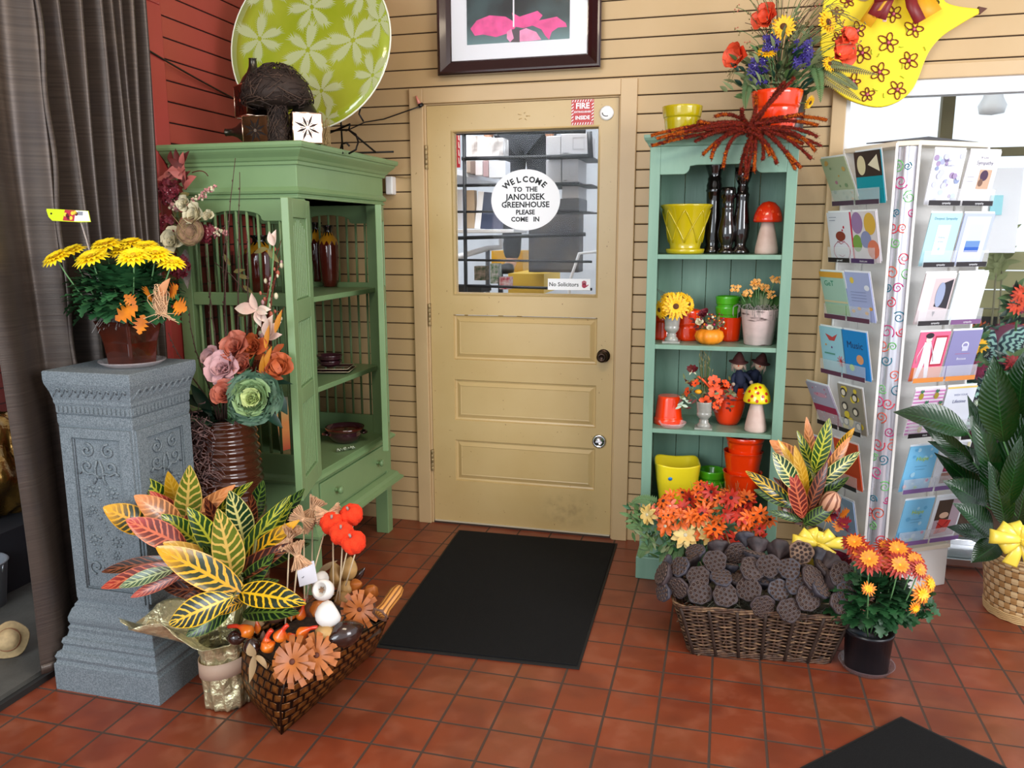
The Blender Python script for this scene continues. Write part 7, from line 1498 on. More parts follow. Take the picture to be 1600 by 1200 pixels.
ll = [((1422, 636), (1512, 676), 46, -.62), ((1552, 578), (1568, 690), 50, -.60), ((1528, 640), (1556, 760), 30, -.58), ((1596, 560), (1590, 660), 40, -.50), ((1448, 664), (1520, 722), 22, -.50), ((1475, 690), (1545, 740), 34, -.45), ((1494, 755), (1540, 790), 44, -.55), ((1512, 790), (1550, 835), 40, -.6), ((1600, 640), (1560, 760), 36, -.5), ((1620, 700), (1580, 780), 34, -.5), ((1575, 690), (1566, 770), 34, -.45), ((1480, 720), (1545, 780), 28, -.4), ((1525, 870), (1560, 850), 34, -.62), ((1590, 700), (1575, 790), 30, -.62), ((1540, 700), (1560, 800), 30, -.5), ((1650, 740), (1590, 800), 36, -.4), ((1610, 760), (1585, 830), 32, -.55), ((1560, 740), (1570, 820), 34, -.6), ((1500, 820), (1545, 850), 30, -.45)]
for (tip, base, w_, y) in ll:
    a = at(base[0], base[1], 'y', y+.08)-LO; b = at(tip[0], tip[1], 'y', y)-LO; d = b-a; L = d.length; pxm = (at(810, 600, 'y', y)-at(800, 600, 'y', y)).length/10
    m = MB(); m.blade(a, d, (CAM-LO-a).normalized()+V((rnd(-.4, .4), 0, rnd(0, .7))), L*1.1, w_*pxm*.95, M_ll, 14, .45, .2, wave=.02)
    s0 = V((rnd(-.05, .05), rnd(-.05, .05), 0)); m.tube(bez(a, a*.5+V((0, 0, .05)), s0, 6), .003, mat('lily_stem', '#3d6b34', .5), 6); m.build('leaf', root)

# ================================================================ CARD RACK
P0 = V((.909, -.193, 0)); dR = V((.85, .525, 0)).normalized(); dB = V((-dR.y, dR.x, 0))      # dR along the right face, dB away from it
RT = 1.772
fr_l = P0-dR*.283; fr_r = P0+dR*.036
# chamfer end: find length so that the left corner falls at the photographed pixel
best = min(((abs(((fr_l+(dB-dR)*c+V((0, 0, RT)))-at(1402, 225, 'z', RT)).cross((at(1402, 225, 'z', RT)-CAM).normalized()).length), c) for c in [i*.002 for i in range(20, 90)]))
ch = best[1]; lf_r = fr_l+(dB-dR)*ch; FW = .30; lf_l = lf_r+dB*.285
ctrR = (fr_l+fr_r)/2+dB*.20
rack = thing('card_rack', (ctrR.x, ctrR.y, 0), 'white revolving greeting card rack with a swirl-patterned silver corner, in front of the window', 'rack')
def Lr(p): return V(p)-V((ctrR.x, ctrR.y, 0))
M_rk = mat('white_rack_metal', '#f2f1ee', .35); M_rkd = mat('rack_shadow_grey', '#8d8f96', .5); M_oat = mat('rack_top_cream', '#e9dfcb', .4)
m = MB()
fp = [fr_r, fr_l, lf_r, lf_l, lf_l+dR*.30+dB*.0, fr_r+dB*.34]
def slab(mb, pts, z0, z1, m_):
    n = len(pts); a = [Lr((p.x, p.y, z0)) for p in pts]; b = [Lr((p.x, p.y, z1)) for p in pts]
    mb.add(a+b, [list(range(n)), list(range(2*n-1, n-1, -1))]+[(i, n+i, n+(i+1) % n, (i+1) % n) for i in range(n)], m_)
def scaled(pts, k): c = sum(pts, V())/len(pts); return [c+(p-c)*k for p in pts]
slab(m, scaled(fp, 1.0), .0, .165, M_rk); m.build('base_cabinet', rack, bevel=.003)
m = MB(); slab(m, scaled(fp, 1.03), .165, .182, M_oat); m.build('base_ledge', rack, bevel=.002)
m = MB(); slab(m, scaled(fp, 1.02), RT-.012, RT+.006, M_oat); m.build('top_cap', rack, bevel=.002)
m = MB(); tp = [Lr(p)+V((0, 0, RT+.006)) for p in scaled(fp, .95)]; c_ = sum(tp, V())/len(tp)
m.add([Lr(fr_l)+dR*.02+dB*.03+V((0, 0, RT+.008)), Lr(fr_r)+dR*.0+dB*.05+V((0, 0, RT+.012)), Lr(fr_r)+dB*.30+V((0, 0, RT+.06)), Lr(lf_l)+dR*.1+V((0, 0, RT+.03))], [(0, 1, 2, 3)], mat('dark_header', '#2f2a33', .5)); m.build('header_card', rack, solid=.004)
# swirl roll in the chamfered corner
M_sil = mat('silver_wrap', '#cfd0da', .22, .55); swc = [mat('swirl_red', '#d8324a', .5), mat('swirl_pink', '#cc2f7c', .5), mat('swirl_teal', '#1f6f86', .5), mat('swirl_green', '#6fc06a', .5), mat('swirl_orange', '#e2583c', .5)]
cN = (-(dB+dR)).normalized(); cT = (lf_r-fr_l).normalized(); cm = (lf_r+fr_l)/2; cw = (lf_r-fr_l).length
m = MB()
def roll(u, v): x = (u-.5); return Lr(cm)+cT*(x*cw*.94)+cN*(.022*cos(x*pi)-.008)+V((0, 0, .185+v*(RT-.2)))
m.grid(roll, 14, 4, M_sil); PNL = m.build('swirl_panel', rack)
k_ = 0; z = .23
random.seed(11)
while z < RT-.03:
    for side in ((-.24,), (.22,), (-.05, .44), (.30, -.42))[k_ % 4]:
        r0 = rnd(.015, .030); m = MB(); a0 = rnd(0, 6); pts = []
        for i in range(22):
            t = i/21; rr = r0*(1-.85*t); a = a0+t*2*pi*1.6*(1 if k_ % 3 else -1); x = side+rr*cos(a)/cw; x = max(-.49, min(.49, x)); pts.append(roll(.5+x, 0)+cN*.0012+V((0, 0, z-.185+rr*sin(a)+rnd(0, .0)+.0)))
        m.tube(pts, [.0024*(1-.4*i/21) for i in range(22)], swc[(k_*2+(side > 0)) % 5], 5); m.build('swirl', PNL)
    k_ += 1; z += .056
random.seed(23)
def post(p, w_=.006): m = MB(); m.tube([Lr(p)+V((0, 0, .18)), Lr(p)+V((0, 0, RT))], w_, M_rk, 6); m.build('edge_post', rack)
for p in (fr_r, lf_l): 
    post(p)
for p in (fr_l, lf_r):
    m = MB(); m.obox(Lr(p)+V((0, 0, (RT+.18)/2)), .010, .010, RT-.18, M_rk, RotTo((0, 0, 1), cT)); m.build('corner_strip', rack, bevel=.002)
for p, q, nn in ((fr_l, fr_r, -dB), (lf_r, lf_l, -dR)):
    m = MB(); T = (q-p).normalized(); L = (q-p).length
    m.obox(Lr(p+T*L*.5)-nn*.085+V((0, 0, (RT+.18)/2)), L, .006, RT-.19, M_rk, RotTo((0, 0, 1), T)); m.build('back_panel', rack)
    m = MB(); m.obox(Lr(q)-nn*.045+V((0, 0, (RT+.18)/2)), .006, .09, RT-.19, M_rk, RotTo((0, 0, 1), T)); m.build('side_panel', rack)
    m = MB(); m.obox(Lr(p+T*L*.86)-nn*.075+V((0, 0, (RT+.18)/2)), .022, .008, RT-.19, M_rk, RotTo((0, 0, 1), T)); m.build('hanger_strip', rack)
# pockets and cards
def card_mat(h): return mat('card_'+h.strip('#'), h, .45)
M_cw = card_mat('#f4f5f8'); M_pock = mat('clear_pocket', '#f0f2f6', .08, alpha=.22, coat=.5)
def pocket(o, T, nn, w_, zb, colr, txt):
    """clear pocket: o = left bottom corner on the face plane"""
    o = Lr(o); m = MB(); F = face(o+nn*.052, T, V((0, 0, 1))+nn*.12)
    m.poly([(0, 0), (w_, 0), (w_, .062), (0, .062)], .0008, M_pock, F); m.add([F @ V((0, 0, 0)), F @ V((w_, 0, 0)), o+T*w_-nn*.03, o-nn*.03], [(0, 1, 2, 3)], M_pock); PK = m.build('clear_pocket', rack)
    m = MB(); F2 = F @ Matrix.Translation((0, 0, .0012)); m.poly([(.003, .001), (w_-.003, .001), (w_-.003, .019), (.003, .019)], .0006, card_mat(colr), F2)
    if txt: m.text(txt, .0105, F2 @ Matrix.Translation((w_*.55, .0095, .0006)), M_cw)
    m.build('label_strip', PK)
def card(face_, col_, row, label, base, art, dz=0, tiltx=0, hh=.198, ww_=.142, lift=0, fan=0):
    p, q, nn, ncol = FACES[face_]; T = (q-p).normalized(); L = (q-p).length; w_ = (L-.012)/2; x0 = .006+col_*(w_); zb = ROWS[face_][row]
    o = p+T*x0+V((0, 0, zb)); c = o+nn*(.030)+T*(w_-ww_)/2+V((0, 0, .004+lift)); up_ = V((0, 0, 1))+nn*(.22+tiltx)+T*fan; F = face((0, 0, 0), T, up_)
    t_ = thing('greeting_card', c, label, 'card', 'greeting cards on the rack')
    m = MB(); m.poly([(0, 0), (ww_, 0), (ww_, hh), (0, hh)], .0025, card_mat(base), F); m.build('front', t_)
    m = MB(); E_ = F @ Matrix.Translation((.002, .006, -.006)); m.poly([(0, 0), (ww_, 0), (ww_, hh), (0, hh)], .001, M_cw, E_); m.build('envelope', t_)
    A_ = F @ Matrix.Translation((0, 0, .0005)); m = MB(); ly = 0
    for it in art:
        ly += 1; Z_ = A_ @ Matrix.Translation((0, 0, .0002*ly)); k = it[0]
        if k == 'r': x, y, w2, h2, c2 = it[1:]; m.poly([(x*ww_, y*hh), ((x+w2)*ww_, y*hh), ((x+w2)*ww_, (y+h2)*hh), (x*ww_, (y+h2)*hh)], 0, card_mat(c2), Z_)
        elif k == 'c': x, y, rx, ry, c2 = it[1:]; m.poly([(x*ww_+rx*ww_*cos(a), y*hh+ry*ww_*sin(a)) for a in [2*pi*i/20 for i in range(20)]], 0, card_mat(c2), Z_)
        elif k == 't': x, y, sz, c2, tx = it[1:]; m.text(tx, sz, Z_ @ Matrix.Translation((x*ww_, y*hh, .0002)), card_mat(c2))
        elif k == 'l': c2 = it[1]; m.tube([Z_ @ V((x*ww_, y*hh, .0005)) for x, y in it[2]], .0012, card_mat(c2), 4)
        elif k == 'p': c2 = it[1]; m.poly([(x*ww_, y*hh) for x, y in it[2]], 0, card_mat(c2), Z_)
    if art: m.build('printed_art', t_)
FACES = {'R': (fr_l, fr_r, -dB, 2), 'L': (lf_l, lf_r, -dR, 2)}
zr_ = lambda u, v: at(u, v, 'y', -.27).z
def zat(face_, v):   # height on a face at image row v near its middle
    p, q = FACES[face_][:2]; mid = (p+q)/2; lo, hi = 0, 2
    for _ in range(40):
        z = (lo+hi)/2; X = V((mid.x, mid.y, z)); d = X-CAM; dd = d.dot(_fw); vv = 600-FPX*d.dot(_up)/dd
        if vv > v: lo = z
        else: hi = z
    return (lo+hi)/2
ROWS = {'R': [zat('R', v) for v in (324, 418, 507, 594, 678, 763, 843)], 'L': [zat('L', v) for v in (322, 412, 502, 590, 672, 755, 838)]}
stripR = [('#241c1f', 'sympathy'), ('#241c1f', 'sympathy'), ('#241c1f', 'sympathy'), ('#e08a3a', ''), ('#241c1f', 'blank'), ('#7d5e96', ''), ('#7d5e96', '')]
stripL = [('#4b3648', ''), ('#241c1f', 'get well'), ('#5c3148', ''), ('#5c3148', ''), ('#241c1f', ''), ('#241c1f', ''), ('#6f5a48', '')]
for fc, st in (('R', stripR), ('L', stripL)):
    p, q, nn, _ = FACES[fc]; T = (q-p).normalized(); L = (q-p).length; w_ = (L-.012)/2
    for i in range(7):
        for c_ in (0, 1):
            cc = st[i]
            if fc == 'R' and i == 2 and c_ == 1: cc = ('#7a4f80', 'sympathy')
            if fc == 'L' and i == 1 and c_ == 1: cc = ('#4a2f5c', 'thank you')
            pocket(p+T*(.006+c_*w_+.002)+V((0, 0, ROWS[fc][i])), T, nn, w_-.004, 0, cc[0], cc[1])
def dots(n, cols, seed, rx=(.05, .09)):
    r = random.Random(seed); return [('c', r.uniform(.08, .92), r.uniform(.08, .95), *(lambda q: (q, q))(r.uniform(*rx)), r.choice(cols)) for _ in range(n)]
card('R', 0, 0, 'white card with scattered grey-blue dots, top row of the rack, right face', '#eef0f8', dots(26, ('#a9aed0', '#8f9cc0', '#b8d4dc', '#a48fb4', '#c6c9df'), 1)+[('t', .45, .80, .014, '#5a628a', 'With'), ('t', .5, .72, .012, '#5a628a', 'Sympathy')], tiltx=-.05)
card('R', 1, 0, 'white card with script and a small brown flower photo, top row right', '#f6f3f6', [('t', .5, .88, .012, '#4a4a6a', 'In Loss'), ('t', .55, .78, .020, '#4a4a6a', 'Sympathy'), ('r', .45, .30, .40, .36, '#c9a58a'), ('c', .62, .55, .13, .14, '#4a2f4a'), ('c', .55, .42, .08, .1, '#7a5a4a'), ('r', .08, .52, .22, .008, '#8a8aa0'), ('r', .08, .44, .22, .008, '#8a8aa0')])
card('R', 0, 1, 'pale aqua sympathy card with a white centre panel, second row', '#b5e0ea', [('t', .5, .90, .014, '#5a8aa0', 'Deepest Sympathy'), ('r', .30, .22, .42, .56, '#e9f6f8'), ('t', .5, .55, .010, '#7aa0b0', 'thinking'), ('t', .5, .47, .010, '#7aa0b0', 'of you'), ('c', .5, .33, .04, .04, '#a8ccd4')])
card('R', 1, 1, 'lavender bordered card with a small seascape, second row', '#b9c3ec', [('r', .10, .06, .80, .88, '#d8e0f6'), ('r', .22, .20, .56, .64, '#f4f8fa'), ('r', .26, .48, .48, .32, '#cdeaec'), ('r', .26, .36, .48, .12, '#6a90c8'), ('r', .26, .26, .48, .10, '#2f5fb8')])
card('R', 0, 2, 'card with a blurred wedding photograph of a dark suit, third row', '#d4c2c4', [('r', .0, .90, 1, .10, '#f4f4f6'), ('r', .0, .0, .35, .9, '#e3d6d8'), ('p', '#2c2830', [(.95, .88), (.62, .80), (.50, .35), (.95, .30)]), ('c', .62, .58, .14, .34, '#9aa6c4'), ('p', '#40343a', [(.50, .25), (.60, .25), (.55, .14)])])
card('R', 1, 2, 'plain pale mint white card, third row of the rack', '#eef8f6', [('r', .0, .0, .02, 1, '#c9d4e4')])
card('R', 0, 3, 'pink card of a figure in white with a framed note, fourth row', '#e8688c', [('r', .0, .0, 1, .28, '#d9733a'), ('r', .52, .30, .42, .62, '#b52a44'), ('r', .56, .34, .34, .54, '#f6eef0'), ('p', '#e4e4ee', [(.20, .80), (.42, .80), (.50, .45), (.58, .06), (.46, .06), (.36, .38), (.26, .06), (.14, .06), (.20, .45)]), ('c', .32, .86, .10, .11, '#ecd8d0'), ('c', .32, .93, .13, .08, '#2a2028'), ('l', '#e4e4ee', [(.20, .76), (.06, .52), (.08, .38)]), ('l', '#e4e4ee', [(.42, .76), (.56, .55), (.62, .40)])])
card('R', 1, 3, 'grey-violet card with a white swan motif, fourth row', '#8a86b4', [('c', .52, .70, .12, .10, '#dcdcec'), ('c', .52, .70, .08, .06, '#8a86b4'), ('r', .44, .58, .2, .1, '#c8c8e0'), ('t', .5, .42, .014, '#f0f0fa', 'Because'), ('r', .25, .52, .5, .01, '#b06a8a')])
random.seed(5)
card('R', 0, 4, 'striped pink card covered in pineapples, fifth row', '#f4eaf4', [('r', .0, .03+.075*i, 1, .035, '#d78ac4') for i in range(13)]+[z for (x, y) in ((.22, .85), (.72, .85), (.45, .62), (.92, .60), (.22, .38), (.72, .36), (.45, .14), (.95, .12)) for z in (('c', x, y, .075, .10, '#b09a2c'), ('p', '#3f7a5a', [(x-.07, y+.10), (x, y+.05), (x+.07, y+.10), (x+.03, y+.14), (x, y+.11), (x-.03, y+.14)]))])
card('R', 1, 4, 'white card with a yellow border behind it, fifth row by the lily leaf', '#e8ecf8', [('r', .0, .96, 1, .04, '#f0d070'), ('t', .5, .82, .012, '#8a90b4', 'WISH YOUR'), ('t', .5, .68, .020, '#50588a', 'Lifetime'), ('r', .0, .0, 1, .12, '#d2d820')])
for rr_, nm in ((5, 'sixth'), (6, 'bottom')):
    card('R', 0, rr_, 'sky blue card with a butterfly and yellow lettering, %s row right face' % nm, '#7cc4ec', dots(12, ('#a9daf2', '#62b0dc'), rr_, (.04, .08))+[('t', .5, .72, .026, '#b8d82c', 'Hope'), ('r', .3, .55, .4, .008, '#4a90b8'), ('r', .34, .48, .32, .008, '#4a90b8'), ('c', .85, .22, .05, .05, '#c83a8a'), ('c', .12, .12, .06, .06, '#e8b8c0'), ('c', .5, .08, .06, .05, '#8ad0a0')])
card('R', 1, 5, 'white card with three stacked berry pink photos, sixth row', '#eef0f8', [('r', .28, .66, .52, .26, '#b9a8a4'), ('c', .52, .72, .14, .08, '#8a1c44'), ('r', .26, .36, .52, .27, '#8c1c4c'), ('c', .4, .42, .1, .05, '#e0607c'), ('c', .62, .41, .1, .05, '#e86a84'), ('r', .24, .10, .52, .24, '#a47a6c'), ('r', .86, .0, .10, 1, '#f0eac0')])
card('R', 1, 6, 'card photograph of hands holding a red box, bottom row', '#eaf0f6', [('r', .10, .06, .84, .86, '#b9a4b0'), ('r', .10, .45, .5, .47, '#4a3a30'), ('p', '#c63a34', [(.22, .12), (.62, .16), (.72, .42), (.28, .48)]), ('c', .40, .56, .16, .10, '#d8b49a'), ('l', '#8a1c1c', [(.22, .40), (.6, .2)]), ('l', '#8a1c1c', [(.3, .14), (.6, .42)])])
# left face
card('L', 0, 0, 'bent sage green floral card leaning out at the rack top left', '#aab292', dots(16, ('#7d9470', '#8f9c7a', '#b07a8a', '#c8a05a'), 9, (.03, .07)), tiltx=.22, fan=-.08)
card('L', 1, 0, 'teal card topped by a brown photo of cream shapes, top row', '#0a90a0', [('r', .0, .52, 1, .48, '#3a2622'), ('c', .25, .74, .16, .26, '#d8cba4'), ('p', '#e4dcc0', [(.50, .74), (.86, .92), (.92, .60)]), ('r', .0, .26, 1, .01, '#0a7a88')])
card('L', 0, 1, 'white card with a coffee cup drawing and a red edge, second row', '#e2e0ea', [('r', .94, .0, .06, 1, '#cf1f4a'), ('l', '#b0405a', [(.5+.34*cos(a), .22+.20*sin(a)) for a in [2*pi*i/16 for i in range(17)]]), ('c', .5, .52, .20, .14, '#8a3a2c'), ('l', '#c0506a', [(.35, .42), (.5, .36), (.65, .42)]), ('c', .66, .70, .03, .04, '#c81f3c'), ('c', .60, .64, .03, .03, '#c81f3c'), ('r', .1, .90, .3, .01, '#8a8aa0'), ('r', .1, .84, .25, .01, '#8a8aa0'), ('l', '#b0405a', [(.38, .14), (.5, .10), (.62, .14)])])
card('L', 1, 1, 'card of overlapping purple, yellow and green balloons, second row', '#dcd4da', [('c', .25, .78, .22, .30, '#9a7aa8'), ('c', .74, .76, .22, .30, '#d8ac44'), ('c', .20, .38, .18, .24, '#7aa04a'), ('c', .55, .45, .20, .24, '#8a90b8'), ('c', .80, .26, .22, .26, '#d8785c')])
card('L', 0, 2, 'pale card reading Get in green letters over a lime hill, third row', '#a8c8b8', [('r', .0, .88, 1, .12, '#e0a03a'), ('t', .35, .75, .032, '#1f8a6a', 'GeT'), ('r', .0, .08, 1, .22, '#6aaa3c'), ('r', .0, .34, 1, .04, '#d8c8a0')], tiltx=.10)
card('L', 1, 2, 'periwinkle card with a sun and small bee flowers, third row', '#aab4e0', [('c', .30, .84, .08, .09, '#e8c850'), ('c', .85, .70, .10, .08, '#e8ecfa')]+[('c', x, y, .07, .05, '#e8a83c') for x, y in ((.2, .2), (.45, .26), (.72, .18), (.9, .28))]+[('r', .2, .60-.06*i, .6, .008, '#8088b0') for i in range(4)], tiltx=.05)
card('L', 0, 3, 'light blue card with a red bird bowl and flower, fourth row', '#9fcfe0', [('p', '#c84a4a', [(.25, .86), (.40, .72), (.62, .72), (.78, .88), (.55, .80)])]+[('l', '#d83a3a', [(.82, .30), (.82+.16*cos(a), .30+.12*sin(a))]) for a in [i*pi/5 for i in range(10)]]+[('r', .15, .42, .45, .03, '#5a9a8a'), ('c', .25, .62, .03, .03, '#e8a040'), ('c', .5, .58, .03, .03, '#7a4a8a')])
card('L', 1, 3, 'bright blue card with loose script and coloured balls, fourth row', '#1f86d0', [('t', .5, .70, .040, '#2a3560', 'Music'), ('c', .66, .42, .14, .14, '#e8a070'), ('c', .30, .22, .10, .10, '#a8d850')])
card('L', 0, 4, 'grey and crimson speckled card sticking out, fifth row', '#b4a8c0', [('r', .0, .0, 1, .48, '#a82a50'), ('c', .5, .74, .3, .08, '#d89ab0')]+dots(14, ('#7a90a8', '#d0607a', '#e8e0ea'), 4, (.015, .03)), tiltx=.25, fan=-.05)
card('L', 1, 4, 'yellow and grey penguin patterned card, fifth row', '#8e8678', dots(12, ('#d8c040', '#d8c040'), 5, (.06, .12))+[z for (x, y) in ((.25, .85), (.7, .78), (.25, .55), (.68, .48), (.25, .22), (.75, .18)) for z in (('c', x, y, .12, .13, '#3a3430'), ('c', x, y-.01, .08, .09, '#e0d4c0'))])
card('L', 1, 5, 'plain orange-red card, sixth row of the left face', '#d24a1c', [('r', 0, .3, 1, .006, '#b03a14')], hh=.20)
card('L', 0, 5, 'plum pink card leaning out low on the rack left side', '#b0609a', [('r', .0, .0, 1, .12, '#5a2a44')], tiltx=.2)
card('L', 1, 6, 'soft blue card with a red bird and pink flower, bottom row', '#9cb8dc', [('c', .45, .70, .22, .25, '#b8d0ec'), ('p', '#c04a5a', [(.20, .66), (.40, .62), (.46, .80), (.30, .70)])]+[('l', '#c84a6a', [(.62, .34), (.62+.16*cos(a), .34+.12*sin(a))]) for a in [i*pi/5 for i in range(10)]])
card('L', 0, 6, 'pale blue folded card, bottom row at the rack left edge', '#b8c8e4', [('c', .5, .5, .2, .2, '#c8d8f0')], tiltx=.1)
# ================================================================ BEYOND THE WINDOW
# a bench with printed cushions and cut flowers, on the far side of the glass
m = MB(); m.box(-.9, 1.2, -.25, .25, .0, .42, mat('dark_bench_wood', '#2a2018', .6)); o = m.build('bench', label='dark bench behind the window carrying printed cushions', cat='bench'); o.location = (1.95, 1.35, -.05)
def cushion_mat():
    n = NT('mandala_print', .7); u = n.xyz(n.tc.outputs['UV']); x = n.M('SUBTRACT', u[0], .5); y = n.M('SUBTRACT', u[1], .5); r = n.M('SQRT', n.M('ADD', n.M('MULTIPLY', x, x), n.M('MULTIPLY', y, y))); a = n.M('ARCTAN2', y, x)
    pet = n.M('MULTIPLY', n.M('SINE', n.M('MULTIPLY', a, 14)), .02); rr = n.M('ADD', r, pet); w_ = n.M('SINE', n.M('MULTIPLY', rr, 60)); c = n.mix(n.step(w_, -.2, .2), lin('#1d3a44'), lin('#8fb8ac')); c = n.mix(n.step(rr, .10, .08), c, lin('#1a1a24')); c = n.mix(n.step(rr, .045, .04), c, lin('#c9d8c0')); c = n.mix(n.step(r, .42, .46), c, lin('#6a2c44')); n.col(c); return n.m
M_cu = cushion_mat()
for (u, v, y, s_, lb) in ((1527, 632, 1.05, .30, 'teal mandala print cushion seen low through the window'), (1536, 556, 1.25, .30, 'teal floral print cushion standing above the mandala one behind the glass'), (1602, 545, 1.2, .24, 'grey-green print cushion at the right edge behind the glass')):
    m = MB(); c = at(u, v, 'y', y)
    for sg in (1, -1): m.grid(lambda a, b, sg=sg: V(((a-.5)*s_*2*.62, -sg*.055*(max(0, sin(pi*a)*sin(pi*b)))**.5, (b-.5)*s_*1.1)), 16, 16, M_cu)
    o = m.build('cushion', label=lb, cat='cushion', group='printed cushions behind the window'); o.location = c; o.rotation_euler = (-.35, 0, -.2)
random.seed(9)
M_dr2 = mat('deep_red_bloom', '#8c1a1c', .6, noise=.25, nscale=30); M_mg = mat('magenta_bloom', '#8a1a48', .6, noise=.2, nscale=30); M_or2 = mat('orange_bloom', '#c8641c', .6)
def bouquet(u, v, y, cols, n, sp, label, rr=.05):
    c = at(u, v, 'y', y); t_ = thing('flower_bunch', c-V((0, 0, .16)), label, 'flowers', 'flower bunches behind the window')
    m = MB()
    for i in range(40): p = V((rnd(-sp, sp), rnd(-.05, .05), .16+rnd(-.08, .05))); m.blade(p, (rnd(-1, 1), -.3, rnd(-.5, 1)), (0, -1, .4), .09, .03, random.choice((M_dleaf, M_fern, M_mumleaf)), 4, .4)
    m.tube([V((0, 0, 0)), V((0, 0, .16))], .006, M_mumstem, 6); m.build('leaves', t_)
    for i in range(n):
        m = MB(); p = V((rnd(-sp, sp), rnd(-.06, .0), .16+rnd(-.03, .05))); bloom(m, p, (rnd(-.4, .4), -1, rnd(.1, .8)), rnd(.8, 1.1)*rr, 13, 3, random.choice(cols), None, .26, .5, .2, .2); m.build('flower', t_)
bouquet(1518, 535, 1.15, (M_sun,), 2, .02, 'single yellow bloom peeking past the rack edge behind the window', .05)
bouquet(1545, 527, 1.35, (M_dr2, M_or2, M_dr2), 9, .13, 'dark red and orange bunch behind the window above the cushions', .055)
bouquet(1515, 575, 1.1, (M_mg,), 3, .03, 'magenta bloom beside the rack edge behind the window')
bouquet(1590, 520, 1.3, (M_dr2, M_mg), 7, .08, 'deep red bunch at the right edge behind the window')
bouquet(1592, 470, 1.1, (M_mg, M_pop), 5, .03, 'purple-red bunch standing highest at the right edge behind the window')
bouquet(1583, 575, 1.0, (M_dr2,), 2, .03, 'dark red rose between the cushions behind the window')
for i, (u, v, lb) in enumerate(((1570, 355, 'pale bare sapling behind the glass, the taller one'), (1560, 380, 'pale bare sapling behind the glass, the shorter one'))):
    m = MB(); b = at(u-8, 480, 'y', 1.7); t = at(u, v, 'y', 1.7); b0 = V((b.x, b.y, -.05)); m.tube([V((0, 0, 0)), b-b0, (b+t)/2-b0, t-b0], [.008, .006, .005, .003], mat('olive_twig', '#77745a', .7), 6)
    for k in range(40): q = (b+(t-b)*rnd(.4, 1))-b0; m.blade(q, (rnd(-1, 1), rnd(-.5, .5), rnd(0, 1)), (0, -1, 0), rnd(.06, .10), .03, mat('olive_leaf_far', '#7c8558', .7), 4, .3)
    o = m.build('sapling', label=lb, cat='tree'); o.location = b0
# pale poster sheets hanging beyond the window
for (u0, v0, u1, v1, y, c_, lb) in ((1537, 262, 1600, 395, 1.6, '#f3f6fb', 'white poster board standing far behind the window'), (1546, 305, 1568, 336, 1.58, '#9fe0ea', 'pale aqua square on the white poster board behind the window')):
    a, b = at(u0, v1, 'y', y), at(u1, v0, 'y', y); m = MB(); m.box(0, b.x-a.x, 0, .01, 0, b.z-a.z, mat('sheet_'+c_[1:], c_, .6)); o = m.build('poster_board', label=lb, cat='board'); o.location = a
# white drum modelled in place of small reflections at the window
m = MB(); m.lathe([(.0001, 0), (.06, .01), (.07, .05), (.05, .09), (.03, .17)], mat('reflection_white', '#f0f6fa', .4), n=24); c = at(1552, 150, 'y', 1.4); m.tube([(0, 0, .17), (0, 0, 2.335-c.z+.10)], .006, M_white, 6); o = m.build('reflection_drum', label='white drum shape standing for small reflections under the header behind the window', cat='lamp'); o.location = c+V((0, 0, -.10))
m = MB(); m.box(.3, 4.4, 1.35, 1.75, 2.33, 2.40, mat('header_brown', '#6b4a36', .6)); m.build('trim_7', kind='structure')

# ================================================================ BEYOND THE DOOR
def DP(u, v, y): return at(u, v, 'y', y)
M_bk = mat('black_shelf_rail', '#1b1f28', .5); M_wsh = mat('white_shelf_board', '#e8ebf2', .5); M_pipe = mat('white_pipe', '#eef0f6', .3)
YR = .42
root = thing('wire_rack', (DP(826, 450, YR).x, YR, 0), 'black rack of horizontal rails standing just behind the door glass', 'rack'); o0 = root.location
for (ul, vl, ur, vr, r_) in ((706, 208, 915, 205, .012), (722, 248, 926, 244, .011), (715, 290, 905, 287, .009), (712, 331, 905, 330, .007), (716, 372, 915, 366, .011), (712, 406, 925, 409, .007), (713, 446, 925, 452, .008)):
    m = MB(); m.tube([DP(ul, vl, YR)-o0, DP(ur, vr, YR)-o0], r_, M_bk, 6); m.build('rail', root)
for (u0, v0, u1, v1, r_) in ((725, 205, 728, 455, .010), (921, 206, 923, 246, .014)):
    m = MB(); b = DP(u1, v1, YR)-o0; m.tube([DP(u0, v0, YR)-o0, b]+([V((b.x, 0, 0))] if v1 > 400 else []), r_, M_bk, 6); m.build('post', root)
for z_ in (DP(820, 246, YR).z, DP(820, 289, YR).z, DP(820, 331, YR).z):
    m = MB(); xa, xb = DP(852, 246, YR).x-o0.x, DP(918, 246, YR).x-o0.x+.02; m.box(xa, xb, 0, .36, z_-.006, z_-.001, M_bk); m.build('shelf_board', root)
m = MB(); xr = DP(921, 246, YR).x-o0.x; m.tube([V((xr, .36, 0)), V((xr, .36, 2.05))], .01, M_bk, 6); m.build('post', root)
def sb(name, u0, v0, u1, v1, y, dep, mm, label, cat, **k):
    a, b = DP(u0, v1, y), DP(u1, v0, y); m = MB(); m.box(0, b.x-a.x, 0, dep, 0, b.z-a.z, mm); o = m.build(name, label=label, cat=cat, bevel=.002, **k); o.location = a; return o
